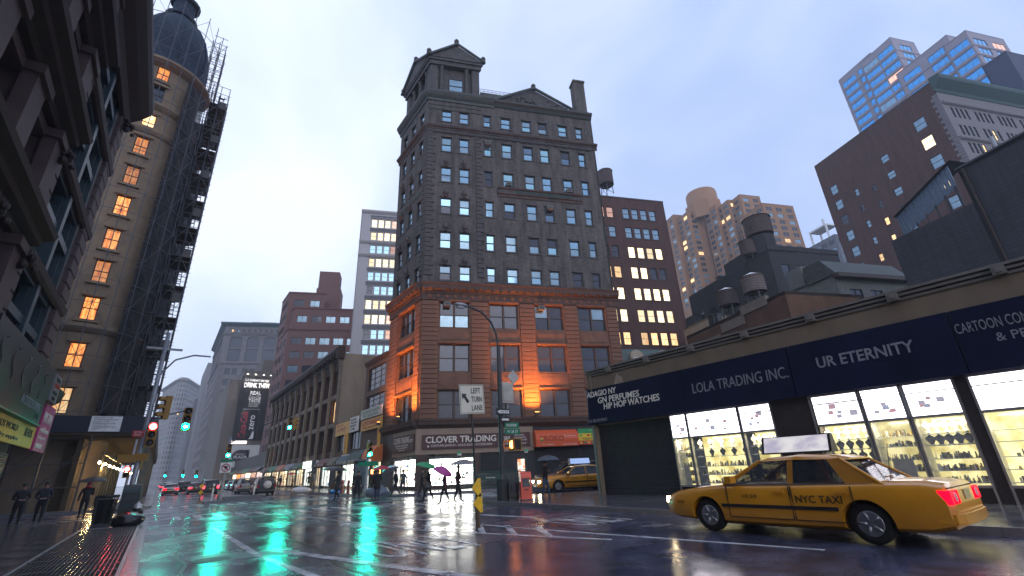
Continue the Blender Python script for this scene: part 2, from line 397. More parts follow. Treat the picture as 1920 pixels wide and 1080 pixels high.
# left side near the camera
pL = [(0, -40), (0, 29.2), (-44, 47.2), (-44, -40)]
pL = rounded(pL, 1, 3.)
swl = sidewalk('sidewalk_left', pL, 0, len(pL)-2)
pL2 = [(0, 300), (-44, 300), (-44, 58), (0, 40.)]
pL2 = rounded(pL2, 3, 3.)
swl2 = sidewalk('sidewalk_left_far', pL2 + [(0, 299)], 2, len(pL2))
# flagstones of the near left sidewalk
fl = MB().bbox(.012, 1.478, .012, 1.478, 0, .02, .004)
flm = None
for ix in range(3):
    for iy in range(19):
        x0, y0 = -.22-1.55*(ix+1), -2+1.55*iy
        if ix < 1 and 9.6 < y0 < 22.6: continue
        dz = random.uniform(.1305, .1345)
        b = MB(); b.box(.008, 1.542, .008, 1.542, 0, .012)
        if flm is None: flm = b.mesh('flagstone', M_walk)
        ob('flagstone', flm, swl, (x0, y0, dz))
for iy in range(-1, 34):
    for ix in range(3):
        p = Vector((12.45+1.5*ix, -3+1.52*iy, 0))
        if p.y > 19.2: continue
        ob('flagstone', flm, swn, (p.x, p.y, random.uniform(.1305, .134)))
# subway grating in the left sidewalk
gr = struct(ob('subway_grating', None, None, (-1.78, 10.2, .13)))
MB().box(0, 1.5, 0, 12.6, .0, .006).build('pit_shade_sheet', mat('pit_shade', (.004, .004, .005), .9, var=0), gr)  # flat black sheet stands in for the shade below the bars
fb = MB(); fb.box(-.06, 0, -.06, 12.66, 0, .03); fb.box(1.5, 1.56, -.06, 12.66, 0, .03); fb.box(0, 1.5, -.06, 0, 0, .03); fb.box(0, 1.5, 12.6, 12.66, 0, .03)
fb.build('frame', M_steel, gr)
M_wsteel = mat('wet_steel', (.22, .23, .26), .22, .8, bump=.05)
bm_ = MB().box(-.011, .011, 0, 12.6, .0, .026).mesh('bar', M_wsteel)
for k in range(21): ob('bar', bm_, gr, (.07+k*.068, 0, .007))
cm_ = MB().box(0, 1.5, -.02, .02, 0, .012).mesh('crossbar', M_wsteel)
for k in range(15): ob('crossbar', cm_, gr, (0, .4+k*.84, .026))

# painted road markings (worn white paint, 4 mm above the asphalt)
def stripe(a, b, w, name='lane_line', lift=.004):
    a, b = Vector((a[0], a[1], 0)), Vector((b[0], b[1], 0)); d = b-a
    o = MB().box(0, d.length, -w/2, w/2, .0, .003).build(name, M_mark, None, (a.x, a.y, lift-.003+.0005), atan2(d.y, d.x))
    return struct(o)
stripe((1.87, 20.5), (2.02, 12.2), .16); stripe((2.02, 12.2), (2.7, 5), .16, lift=.0046)
stripe((2.45, 12.6), (4.6, 5.0), .22)
stripe((4.85, 24.5), (6.2, 12.8), .14); stripe((6.2, 12.8), (7.95, 7.6), .14, lift=.0046)
stripe((7.0, 19.5), (8.1, 10.4), .13); stripe((8.1, 10.4), (9.2, 4.), .13, lift=.0046)
stripe((9.0, 17.8), (9.9, 12.6), .22)
for k in range(5): stripe((6.35+.28*k, 13.0-1.0*k), (7.35+.28*k, 14.9-1.05*k), .16, 'hatch_stripe')
# crosswalks, bars parallel to the traffic
for k in range(14):
    x = 1.0+.82*k
    if x < 11.6:
        stripe((x, 26.6-.41*(x-1)), (x, 29.4-.41*(x-1)), .34, 'crosswalk_bar')
        stripe((x, 39.6-.41*(x-1)), (x, 42.2-.41*(x-1)), .34, 'crosswalk_bar')
for k in range(9):
    p = Vector((13.6, 23.1, 0))+N28*(.75*k+.1)
    stripe(V2(p), V2(p+D28*2.6), .3, 'crosswalk_bar')
    p = Vector((-1.2, 31.2, 0))+N28*(.85*k+.2)
    stripe(V2(p), V2(p-D28*2.8), .34, 'crosswalk_bar')
for y in range(60, 300, 12):
    stripe((4.2, y), (4.2, y+4), .14); stripe((7.6, y), (7.6, y+4), .14)
# elongated lane letters and arrow
def lane_text(body, x, y, w, h):
    o = text(body, w, h, 'lane_lettering', M_mark, None, (x, y, .005), 0, .0012)
    o.rotation_euler = (-pi/2, 0, 0)
    me = o.data
    o.rotation_euler = (radians(-90), 0, 0)
    return struct(o)
lane_text('ONLY', 3.75, 9.3, 2.3, 2.6)
lane_text('ONLY', 9.3, 9.6, 1.9, 2.3)
ar = MB(); ar.box(-.09, .09, 0, 2.2, 0, .003); ar.face([(-.4, 2.2, .003), (.4, 2.2, .003), (0, 3.3, .003)])
struct(ar.build('lane_arrow', M_mark, None, (5.35, 14.2, .0015)))
struct(MB().lathe([(0.01, .006), (.34, .006), (.36, .002)], 20).build('manhole_cover', M_dsteel, None, (3.4, 17.6, 0)))
struct(MB().lathe([(0.01, .006), (.34, .006), (.36, .002)], 20).build('manhole_cover', M_dsteel, None, (1.2, 12.4, 0)))
struct(MB().box(-1.1, 1.1, -.6, .6, 0, .005).build('asphalt_patch', mat('patch_asphalt', (.012, .012, .014), .45), None, (2.9, 24.2, 0), .2))

M_tar = mat('tar_seam', (.008, .008, .01), .3)
for a_, c_ in (((.5, 9), (1.2, 24)), ((3.0, 8), (3.5, 30)), ((5.9, 16), (7.9, 27)), ((1.0, 21.5), (8.5, 18.6)), ((4.4, 12.9), (9.8, 11.2)), ((8.6, 8), (10.6, 26))):
    d_ = Vector((c_[0]-a_[0], c_[1]-a_[1], 0)); b = MB(); n = 14
    for k in range(n):
        t0, t1 = k/n, (k+1)/n; e0, e1 = .12*sin(k*1.7), .12*sin((k+1)*1.7); L = d_.length
        b.face([(L*t0, e0-.035, 0), (L*t1, e1-.035, 0), (L*t1, e1+.03, 0), (L*t0, e0+.03, 0)])
    struct(b.build('tar_seam', M_tar, None, (a_[0], a_[1], .0022), atan2(d_.y, d_.x)))
# ============================================================ CORNER TOWER (the subject)
M_gbrick = brickmat('grey_buff_brick', (.205, .178, .162), (.135, .12, .113), (.08, .074, .072), 1.2, .7)
M_gstone = mat('soot_stone', (.115, .105, .105), .8, var=.4, nscale=1.4, bump=.3, bscale=9)
M_bstone = mat('brown_stone', (.215, .105, .062), .75, var=.32, nscale=1.1, bump=.25, bscale=8)
M_bdark = mat('brown_dark', (.11, .065, .05), .7, var=.3)
M_copper = mat('green_black_copper', (.05, .062, .06), .6, var=.35)
M_wframe = mat('sash_black', (.022, .022, .026), .5, var=.1)
M_bframe = mat('sash_brown', (.085, .048, .032), .55, var=.15)
M_iron = mat('ac_metal', (.3, .29, .27), .6)
tA, tB = (17, 44.5), (17, 37.0)
Cc = Vector((17, 37, 0))+D28*19.75
tC = V2(Cc); tD = V2(Cc+N28*16); tE = (17.0+12, 58)
TW = thing('corner_tower', 'tall dark stone corner office building with a small temple on its roof', 'building', (17, 37, 0))
FB = Face(TW, tA, tB); FS = Face(TW, tB, tC)
up_cols = [(1.55, 2.7), (3.5, 4.62), (6.25, 7.15), (8.3, 9.48), (10.8, 11.95), (12.8, 13.92), (15.3, 16.44), (17.52, 18.4)]
up_rows = [(18.55, 20.15), (22.0, 23.85), (25.95, 27.82), (29.8, 31.65), (33.7, 35.6), (37.75, 39.35)]
lo_bays = [(1.65, 4.45), (6.4, 9.22), (10.95, 13.82), (15.48, 18.4)]
lo_rows = [(5.62, 8.1), (9.7, 12.27), (13.83, 16.35)]
bw_cols = [(1.0, 2.05), (3.3, 4.35), (5.6, 6.65)]
opsU = grid_ops(up_cols, up_rows); opsL = grid_ops(lo_bays, lo_rows)
bopU = grid_ops(bw_cols, up_rows); bopL = grid_ops([(2.45, 6.2)], lo_rows)
FS.wall(18.0, 41.2, opsU, M_gbrick, .22); FS.wall(5.0, 18.0, opsL, M_bstone, .35, 'base_wall')
FB.wall(18.0, 41.2, bopU, M_gbrick, .22); FB.wall(5.0, 18.0, bopL, M_bstone, .35, 'base_wall')
backs(TW, [(tC, tD), (tD, tE), (tE, tA)], 41.2, M_gbrick)
roofcap(TW, [tA, tB, tC, tD, tE], 41.2, M_dsteel)
def sash(F, o, fr, ch, d, kinds=None, sillm=None):
    """a window with its frame, and the pane and sill as sub-parts"""
    w, h = o[1]-o[0], o[3]-o[2]; a = w/2; t = .1; k = ('f', round(w, 2), round(h, 2), fr.name, kinds)
    if k not in _wm:
        b = MB(); b.box(-a, -a+t, -.1, .05, 0, h); b.box(a-t, a, -.1, .05, 0, h); b.box(-a+t, a-t, -.1, .05, 0, t); b.box(-a+t, a-t, -.1, .05, h-t, h)
        n = kinds or 1
        for q in range(1, n): x = -a+w*q/n; b.box(x-t*.95, x+t*.95, -.14, .05, t, h-t)
        for q in range(n):
            x0, x1 = -a+w*q/n+t, -a+w*(q+1)/n-t
            b.box(x0, x1, -.05, .03, h*.5-.04, h*.5+.04)
        _wm[k] = b.mesh('window', fr)
    wd = ob('window', _wm[k], F.root, F.loc((o[0]+o[1])/2, d-.04, o[2]), F.rz)
    n = kinds or 1
    for q in range(n):
        x = -a+w*(q+.5)/n; hh = (h-2*t)
        # upper and lower sash panes lie in two planes, as in a real double hung window
        p1 = ob('pane', panemesh(w/n-2*t, hh*.5, pick(ch)), wd, (x, -.015, t+hh*.5)); p2 = ob('pane', panemesh(w/n-2*t, hh*.5, pick(ch)), wd, (x, .015, t))
        for p in (p1, p2): p.rotation_euler = (random.uniform(-.012, .012), 0, random.uniform(-.01, .01))
    if sillm:
        k2 = ('s', round(w, 2), sillm.name)
        if k2 not in _wm: _wm[k2] = MB().box(-a-.12, a+.12, -d-.07, -d+.12, -.14, 0).mesh('sill', sillm)
        ob('sill', _wm[k2], wd, (0, .04, 0))
        k3 = ('l', round(w, 2), sillm.name)
        if k3 not in _wm: _wm[k3] = MB().box(-a-.1, a+.1, -d-.05, -d+.1, 0, .22).mesh('lintel', sillm)
        ob('lintel', _wm[k3], wd, (0, .04, h))
    return wd
chU = [(.36, M_sky), (.2, M_sky2), (.2, M_sky3), (.14, M_sky4), (.1, M_dk)]
for o in opsU: sash(FS, o, M_wframe, chU if o[2] > 20.3 or o[0] < 14 else [(.4, M_sky), (.6, M_dk)], .22, None, M_gstone)
for o in bopU: sash(FB, o, M_wframe, [(.5, M_sky), (.2, M_sky2), (.3, M_dk)], .22, None, M_gstone)
for o in opsL: sash(FS, o, M_bframe, [(.25, M_sky2), (.75, M_dk)] if o[0] < 6 or o[2] > 13 else [(1, M_dk)], .35, 2)
for o in bopL: sash(FB, o, M_bframe, [(1, M_dk)], .35, 3)
# spandrel panels between the big base windows
for F, bays in ((FS, lo_bays), (FB, [(2.45, 6.2)])):
    for a, c in bays:
        for z0, z1 in ((8.3, 9.5), (12.45, 13.65)):
            b = MB(); b.box(a, c, -.05, .01, z0, z1); b.box(a+.18, c-.18, -.09, -.05, z0+.2, z1-.25)
            F.add('spandrel_panel', b, M_bstone)
        for z0 in (8.1, 12.27, 16.35):
            F.add('window_head', MB().xprism([(.01, 0), (-.16, .0), (-.2, .1), (-.2, .16), (.01, .16)][::-1], a-.1, c+.1), M_bstone, 0, 0, z0)
# rusticated piers: every course a stone
def courses(F, x0, x1, z0, z1, h, m, proud=.12, name='stone_block', alt=0., gap=.035):
    n = int(round((z1-z0)/h)); h = (z1-z0)/n; ms = {}
    for k in range(n):
        ww = (x1-x0) - (alt if k % 2 else 0)
        if k % 2 not in ms: ms[k % 2] = MB().bbox(0, ww, -proud, .02, 0, h-gap, .03).mesh(name, m)
        F.put(name, ms[k % 2], x0, 0, z0+h*k)
for a, c in ((.05, 1.5), (4.6, 6.25), (9.37, 10.8), (13.97, 15.33), (18.55, 19.7)): courses(FS, a, c, 5.65, 16.4, .43, M_bstone)
for a, c in ((.1, 2.3), (6.35, 7.42)): courses(FB, a, c, 5.65, 16.4, .43, M_bstone)
courses(FS, .05, .95, 19.0, 36.2, .5, M_gstone, .1, 'quoin_stone', .28); courses(FS, 5.3, 6.0, 19.0, 36.2, .5, M_gstone, .1, 'quoin_stone', .24)
courses(FB, 6.75, 7.42, 19.0, 36.2, .5, M_gstone, .1, 'quoin_stone', .0)
for k in range(7): FS.add('rusticated_course', MB().bbox(.05, 6.0, -.06, .01, 0, .29, .03), M_gstone, 0, 0, 37.05+.58*k) if k not in (1, 2, 3) else None
# cornices
for F, W0, W1 in ((FB, -.2, 7.5), (FS, 0, 20.0)):
    F.ledge(16.5, [(.12, 0), (.12, .55), (.2, .6), (.2, .8), (.55, 1.05), (.6, 1.45), (.7, 1.5), (.7, 1.6), (.15, 1.75)], M_bdark, W0, W1)
    F.ledge(36.25, [(.08, 0), (.08, .25), (.14, .3), (.14, .42), (.34, .55), (.4, .75), (.1, .85)], M_gstone, W0, W1, 'band_course')
    F.ledge(40.55, [(.1, 0), (.14, .3), (.35, .55), (.52, .85), (.58, 1.0), (.58, 1.2), (.2, 1.35)], M_copper, W0, W1 if F is FB else 7.6, 'cornice')
    F.ledge(4.85, [(.1, 0), (.18, .1), (.45, .3), (.5, .55), (.55, .6), (.55, .7), (.1, .78)], M_bdark, W0, W1, 'storefront_cornice')
FS.ledge(40.75, [(.1, 0), (.3, .3), (.55, .5), (.6, .7), (.2, .8)], M_copper, 7.62, 19.75, 'cornice')
fst = MB().lathe([(.01, 0), (.16, 0), (.2, .06), (.12, .1), (.01, .1)], 8).mesh('rosette', M_bstone)
bk = MB().box(-.12, .12, -.6, -.1, 0, .22).mesh('modillion', M_bdark)
for k in range(24):
    o = FS.put('rosette', fst, .7+k*.8, -.13, 16.85); o.rotation_euler = (pi/2, 0, FS.rz)
    FS.put('modillion', bk, .35+k*.8, 0, 17.35)
for k in range(9): FB.put('modillion', bk, .4+k*.85, 0, 17.35)
# garlands on the band below the attic, cartouches above some windows
gar = MB()
for q in range(7): gar.ball((-.36+.12*q, 0, -.12*sin(pi*q/6)), .085, 6)
garm = gar.mesh('garland', M_gstone)
for k in range(19): FS.put('garland', garm, .8+k*1.0, -.1, 36.2)
car = MB(); car.ball((0, -.08, 0), .26, 8, sz=1.3); car.ball((0, -.1, .34), .14, 6); car.box(-.18, .18, -.12, 0, -.5, -.3)
carm = car.mesh('cartouche', M_gstone, True)
for z in (32.25, 28.4, 24.4, 20.65):
    for x in (2.1, 4.05): FS.put('cartouche', carm, x, -.06, z)
    for x in (1.5, 3.8): FB.put('cartouche', carm, x, -.06, z)
# projecting name ledge with green letters
FS.ledge(28.55, [(.1, 0), (.15, .25), (.3, .3), (.3, .8), (.45, .85), (.5, 1.0), (.1, 1.05)], M_gstone, 7.6, 17.3, 'name_ledge')
M_vgreen = mat('verdigris', (.035, .12, .11), .6)
text('BAUDOUINE BUILDING', 6.4, .36, 'lettering', M_vgreen, TW, FS.loc(9.6, -.34, 28.95), FS.rz, .02)
text('BAUDOUINE BUILDING', 5.6, .4, 'lettering', M_vgreen, TW, FB.loc(.9, -.14, 28.6), FB.rz, .02)
# air conditioners
acb = MB(); acb.box(-.32, .32, -.45, .05, 0, .42)
for k in range(6): acb.box(-.27, .27, -.465, -.45, .05+k*.055, .075+k*.055, 1)
acm = acb.mesh('air_conditioner', [M_iron, M_black])
for F, x, z in ((FS, 6.7, 35.1), (FS, 8.9, 29.9), (FS, 15.85, 29.85), (FS, 13.4, 27.35), (FS, 2.35, 15.85), (FS, 11.6, 15.8)):
    F.put('air_conditioner', acm, x, .1, z)
# temple on the corner of the roof (skewed plan: one side along each street)
B0 = Vector((0, 0, 0))
def skew(b): b.T = Matrix(((D28.x, 0, 0, 0), (D28.y, 1, 0, 0), (0, 0, 1, 0), (0, 0, 0, 1))); return b
def tbox(*a): return skew(MB()).box(*a)
tbox(.3, 6.1, .3, 7.2, 41.2, 42.3).build('temple_base', M_gstone, TW)
core = tbox(.95, 5.5, .8, 6.7, 42.3, 46.3); core.build('temple_core', M_gstone, TW)
for x, y in ((.35, .35), (5.25, .35), (.35, 6.35), (5.25, 6.35)): tbox(x, x+.85, y, y+.85, 42.3, 46.3).build('corner_pier', M_gstone, TW)
colm = MB().lathe([(.3, 0), (.3, .15), (.25, .25), (.24, 1.5), (.2, 3.5), (.26, 3.7), (.32, 3.85), (.32, 4.0)], 12).mesh('column', M_gstone, True)
for x, y in ((1.75, .6), (4.7, .6), (.6, 1.9), (.6, 3.7), (.6, 5.5)):
    p = skew(MB())._a; w_ = D28*x+Vector((0, y, 0)); ob('column', colm, TW, (w_.x, w_.y, 42.3))
tw_ = FS.put('temple_window', winmesh(1.7, 2.2, M_wframe, M_sky2, 'dh', .1), 3.2, .66, 42.6)
for k in range(3):
    p = D28*.86+Vector((0, 1.9+k*1.75, 0)); o = ob('temple_window', winmesh(.9, 2.0, M_wframe, M_dk), TW, (p.x, p.y, 43.2), -pi/2)
tbox(.15, 6.25, .15, 7.35, 46.3, 46.9).build('entablature', M_gstone, TW)
tbox(-.02, 6.4, -.02, 7.5, 46.9, 47.25).build('temple_cornice', M_gstone, TW)
g = skew(MB())
zc, za = 47.25, 49.5
def P3(x, y, z): return (x, y, z)
for (a, b2, ap) in (((-.1, -.1), (6.4, -.1), (3.15, -.1)), ((6.4, 7.5), (-.1, 7.5), (3.15, 7.5)), ((-.1, 7.5), (-.1, -.1), (-.1, 3.7)), ((6.4, -.1), (6.4, 7.5), (6.4, 3.7))):
    g.face([(a[0], a[1], zc), (b2[0], b2[1], zc), (ap[0], ap[1], za)])
ctr = (3.15, 3.7, za)
for c0 in ((-.1, -.1), (6.4, -.1), (6.4, 7.5), (-.1, 7.5)):
    e1 = (3.15, c0[1], za); e2 = (c0[0], 3.7, za)
    for tri in ((c0, e1), (e2, c0)):
        pts = [(p[0], p[1], p[2] if len(p) > 2 else zc) for p in tri]; g.face(pts + [ctr]); g.face((pts+[ctr])[::-1])
g.build('temple_roof', M_gstone, TW)
rk = skew(MB())
for a, b2 in (((-.15, -.25, zc+.05), (3.15, -.25, za+.1)), ((3.15, -.25, za+.1), (6.45, -.25, zc+.05)), ((-.25, 7.55, zc+.05), (-.25, 3.7, za+.1)), ((-.25, 3.7, za+.1), (-.25, -.15, zc+.05))):
    rk.cyl(a, b2, .17, .17, 6)
rk.build('raking_cornice', M_copper, TW)
ac = MB().lathe([(.28, 0), (.32, .15), (.18, .25), (.3, .5), (.3, .7), (.12, .95), (.01, 1.0)], 8).mesh('acroterion', M_gstone, True)
for x, y, z in ((3.15, -.1, 49.5), (-.1, 3.7, 49.5), (-.1, -.1, 47.3), (6.4, -.1, 47.3), (-.1, 7.4, 47.3)):
    w_ = D28*x+Vector((0, y, 0)); ob('acroterion', ac, TW, (w_.x, w_.y, z))
# pediment over the long front, attic block, railing and chimney
b = MB(); b.face([(7.7, -.1, 41.55), (17.7, -.1, 41.55), (12.6, -.1, 44.2)]); b.face([(17.7, 1.5, 41.55), (7.7, 1.5, 41.55), (12.6, 1.5, 44.2)])
b.face([(7.7, -.1, 41.55), (12.6, -.1, 44.2), (12.6, 1.5, 44.2), (7.7, 1.5, 41.55)]); b.face([(12.6, -.1, 44.2), (17.7, -.1, 41.55), (17.7, 1.5, 41.55), (12.6, 1.5, 44.2)])
FS.add('pediment', b, M_gstone)
b = MB(); b.cyl((7.5, -.25, 41.6), (12.6, -.25, 44.35), .2, .2, 6); b.cyl((12.6, -.25, 44.35), (17.9, -.25, 41.6), .2, .2, 6); FS.add('raking_cornice', b, M_copper)
b = MB()
for k in range(30): x = 9.2+random.random()*6.8; zm = 44.0-abs(x-12.6)*.52; b.ball((x, -.12, 41.75+random.random()*max(.05, zm-41.9)*.8), random.uniform(.1, .22), 6)
stuff(FS.add('relief_carving', b, M_gstone))
FS.put('acroterion', ac, 12.6, -.1, 44.2)
FS.add('attic_block', MB().box(6.3, 12.3, 1.6, 8, 41.2, 44.4), M_copper); FS.add('attic_block', MB().box(15.6, 17.6, 1.6, 5, 41.2, 43.6), M_gstone)
b = MB()
for z in (44.7, 45.0): b.cyl((6.3, 1.7, z), (12.3, 1.7, z), .025, n=5)
for k in range(13): b.cyl((6.3+.5*k, 1.7, 44.4), (6.3+.5*k, 1.7, 45.0), .02, n=5)
FS.add('roof_railing', b, M_dsteel)
b = MB()
for z in (43.9, 44.2): b.cyl((15.6, 1.7, z), (17.6, 1.7, z), .025, n=5)
for k in range(5): b.cyl((15.6+.5*k, 1.7, 43.6), (15.6+.5*k, 1.7, 44.2), .02, n=5)
FS.add('roof_railing', b, M_dsteel)
b = MB(); b.box(17.95, 19.65, .1, 1.5, 41.2, 42.2); b.box(18.15, 19.55, .2, 1.4, 42.2, 47.0); b.box(18.05, 19.65, .12, 1.48, 47.0, 47.3)
FS.add('chimney', b, M_gbrick)
# --- storefront of the corner tower
M_beige = mat('beige_panel', (.42, .31, .23), .6, var=.12, nscale=1)
M_maroon = mat('maroon_sign', (.075, .022, .022), .5, var=.1)
M_dshut = mat('dark_shutter', (.035, .035, .04), .5, .3)
M_cream = mat('cream_letters', (.72, .68, .6), .5, var=.05)
FS.add('fascia', MB().box(-.15, 10.0, -.12, .05, 2.8, 4.84), M_beige); FB.add('fascia', MB().box(2.4, 7.6, -.12, .05, 2.8, 4.84), M_beige)
FB.add('side_panel', MB().box(0, 2.38, -.08, .05, .13, 5.0), M_black)
FS.add('shop_pier', MB().box(-.1, .95, -.1, .3, .13, 2.8), M_bdark); FS.add('shop_pier', MB().box(4.72, 5.2, -.1, .3, .13, 2.8), M_bdark)
FS.add('stall_riser', MB().box(.95, 4.72, -.05, .3, .13, .38), M_bdark); FB.add('stall_riser', MB().box(2.4, 7.5, -.05, .3, .13, .38), M_bdark)
FB.add('shop_pier', MB().box(2.38, 2.7, -.08, .3, .38, 2.8), M_bdark)
def slats(F, x0, x1, z0, z1, m, y=.0, name='roller_shutter', h=.085):
    n = int((z1-z0)/h); P = []
    for k in range(n):
        z = z0+k*h; P += [(y-.028, z+.01), (y-.028, z+h*.6), (y, z+h*.92)]
    P += [(y+.05, z0+n*h), (y+.05, z0)]
    return F.add(name, MB().xprism(P[::-1], x0, x1), m)
FS.add('wall', MB().box(5.2, 19.7, .1, .4, .13, 5.0), M_dshut)
slats(FS, 5.4, 7.3, .2, 2.8, M_dshut, .06); slats(FS, 10.2, 14.2, .2, 3.0, M_dshut, .06); slats(FS, 14.5, 19.4, .2, 3.0, M_dshut, .06)
FS.add('lit_poster', MB().box(8.55, 9.15, -.02, .1, .75, 2.15), litmat('poster_glow', (.9, .25, .1), (1, .9, .8), 1.6, 3, 2.5))
M_shopwhite = litmat('shop_white', (.95, .95, .8), (1, 1, .97), 11., 1.5, 1.)
M_shopwarm = litmat('shop_warm', (1, .62, .25), (1, .88, .6), 4.6, 1.5, 1.)
M_goods = [mat('goods_'+str(i), c, .5) for i, c in enumerate([(.5, .04, .05), (.05, .2, .45), (.5, .4, .05), (.04, .3, .1), (.45, .1, .35), (.03, .03, .03), (.5, .5, .5), (.3, .15, .05)])]
M_clear = mat('shop_glass', (.9, .95, .95), .02, var=0)
M_clear.node_tree.nodes['Principled BSDF'].inputs['Alpha'].default_value = .12
def shopwin(F, x0, x1, z0, z1, glow, dens=1., mull=1, fr=None, dep=1.1):
    fr = fr or M_dsteel
    bx = MB(); bx.face([(x0, dep, z0), (x1, dep, z0), (x1, dep, z1), (x0, dep, z1)]); F.add('glow_backdrop', bx, glow)  # back wall glows by itself in place of ceiling lights
    b = MB(); b.face([(x0, 0.02, z0), (x0, dep, z0), (x0, dep, z1), (x0, 0.02, z1)]); b.face([(x1, dep, z0), (x1, 0.02, z0), (x1, 0.02, z1), (x1, dep, z1)]); b.face([(x0, .02, z0), (x1, .02, z0), (x1, dep, z0), (x0, dep, z0)]); b.face([(x0, dep, z1), (x1, dep, z1), (x1, .02, z1), (x0, .02, z1)])
    F.add('shop_interior', b, M_white)
    b = MB(); t = .05
    b.box(x0, x0+t, -.06, .04, z0, z1); b.box(x1-t, x1, -.06, .04, z0, z1); b.box(x0+t, x1-t, -.06, .04, z0, z0+t); b.box(x0+t, x1-t, -.06, .04, z1-t, z1)
    for k in range(1, mull+1): x = x0+(x1-x0)*k/(mull+1); b.box(x-.03, x+.03, -.05, .03, z0+t, z1-t)
    F.add('shop_frame', b, fr)
    F.add('shop_glass', MB().box(x0+t, x1-t, -.004, .004, z0+t, z1-t), M_clear)
    n = int((x1-x0)*(z1-z0)*9*dens)
    b = MB()
    for k in range(n):
        x = random.uniform(x0+.15, x1-.2); sh = random.randrange(5); z = z0+.08+(z1-z0-.3)*sh/5; y = random.uniform(.35, dep-.25); w, h = random.uniform(.06, .18), random.uniform(.1, .32)
        q = random.randrange(8)
        if random.random() < .5: b.box(x, x+w, y, y+w, z, z+h, q)
        else: b.cyl((x, y, z), (x, y, z+h), w*.5, w*.3, 7, q)
    for sh in range(1, 5): b.box(x0+.06, x1-.06, .3, dep-.1, z0+.05+(z1-z0-.3)*sh/5, z0+.07+(z1-z0-.3)*sh/5, 6)
    stuff(F.add('merchandise', b, M_goods))
shopwin(FS, .98, 4.7, .38, 2.45, M_shopwhite, 1., 1); shopwin(FB, 2.75, 7.35, .38, 2.5, M_shopwhite, .6, 2)
FS.add('transom_canopy', MB().box(.9, 4.8, -.5, 0, 2.5, 2.62), M_dsteel); FB.add('transom_canopy', MB().box(2.6, 7.5, -.5, 0, 2.55, 2.67), M_dsteel)
# signs on the storefront
def sgn(F, label, x0, x1, z0, z1, m, y=-.16, th=.06, cat='sign', name='shop_sign', border=None):
    o = thing(name, label, cat, F.pt(x0, y, z0), F.rz)
    b = MB(); b.box(0, x1-x0, -th, th*.6, 0, z1-z0); b.build('board', m, o)
    if border:
        w, h = x1-x0, z1-z0; b = MB(); t = .05
        b.box(0, w, -th-.012, -th, 0, t); b.box(0, w, -th-.012, -th, h-t, h); b.box(0, t, -th-.012, -th, t, h-t); b.box(w-t, w, -th-.012, -th, t, h-t); b.build('border', border, o)
    return o
def put_text(o, body, x, z, w, h, m, y=-.068, **k): return text(body, w, h, 'lettering', m, o, (x, y, z), 0, **k)
s = sgn(FS, 'long maroon shop sign with big cream letters reading CLOVER TRADING', .36, 9.7, 3.2, 4.35, M_maroon, border=M_bdark)
put_text(s, 'CLOVER TRADING', .3, .48, 6.0, .52, M_cream, bold=.02); put_text(s, 'CORP.', 6.55, .45, 1.05, .4, M_cream, bold=.01)
put_text(s, 'COSTUME JEWELRY- GOLD-SILVER-ACCESSORIES', .75, .12, 5.2, .23, M_cream); b = MB(); b.cyl((.52, -.07, .23), (.52, -.06, .23), .08, n=12); b.build('bullet', M_cream, s)
put_text(s, 'IMPORTER', 7.95, .86, .85, .13, M_cream); put_text(s, 'WHOLESALER', 7.9, .66, 1.05, .13, M_cream); put_text(s, 'MANUFACTURER', 7.75, .46, 1.3, .13, M_cream); put_text(s, '889-990-1   B\'WAY', 6.5, .16, 2.5, .15, M_cream)
s = sgn(FB, 'small maroon shop sign around the corner beside the dark side panel', 2.7, 7.3, 3.15, 4.5, M_maroon, border=M_bdark)
put_text(s, 'CLOVER TRADING', .3, .7, 3.4, .5, M_cream); put_text(s, 'CORP', 3.8, .7, .5, .25, M_cream); put_text(s, 'IMPORTERS - WHOLESALERS', .8, .45, 2.6, .13, M_cream); put_text(s, 'COSTUME JEWELRY', .9, .25, 2.4, .12, M_cream); put_text(s, '684 1120', 1.5, .08, 1.2, .11, M_cream)
text('1181', .8, .3, 'lettering', M_beige, TW, FB.loc(1.2, -.1, 2.2), FB.rz)
M_oaw = mat('orange_awning', (.62, .09, .02), .55, var=.12)
s = thing('awning', 'bright orange boxed awning under the floodlight with red lettering', 'awning', FS.pt(10.02, -.12, 3.06), FS.rz)
b = MB(); b.xprism([(0, 0), (0, 1.4), (-.35, 1.38), (-.72, 1.1), (-.85, .6), (-.85, 0)][::1], 0, 3.92); b.build('canvas', M_oaw, s)
put_text(s, 'ROKO', .75, .45, 1.8, .42, mat('dark_orange_letters', (.28, .03, .01), .5), -.862); put_text(s, 'Roko Income', 2.6, .75, 1.1, .15, M_cream, -.8); put_text(s, '1161   Bway ID', .5, .08, 1.1, .13, M_cream, -.862); put_text(s, 'Tel:212-213-5555', 2.4, .08, 1.3, .12, M_cream, -.862)
b = MB()
for k, c in enumerate((0, 1, 2)): b.box(.4, .62, -.866, -.853, .45+.14*k, .58+.14*k, k)
b.build('flag_emblem', [mat('flag_green', (.02, .3, .08), .5), mat('flag_yellow', (.75, .5, .03), .5), mat('flag_red', (.5, .02, .02), .5)], s)
s = sgn(FS, 'sign with green yellow and red bands and small flags beside the orange awning', 13.98, 15.9, 3.1, 4.45, mat('flag_green', (.02, .3, .08), .5), y=-.8, th=.05)
b = MB(); b.box(0, 1.92, -.056, -.05, .35, .95, 1); b.box(0, 1.92, -.056, -.05, 0, .35, 2)
for k in range(5):
    b.box(.1+k*.36, .34+k*.36, -.062, -.056, .72, .88, k % 3); b.box(.1+k*.36, .34+k*.36, -.062, -.056, .1, .25, (k+1) % 2)
b.build('bands', [mat('flag_green', (.02, .3, .08), .5), mat('flag_yellow', (.75, .5, .03), .5), mat('flag_red', (.5, .02, .02), .5)], s)
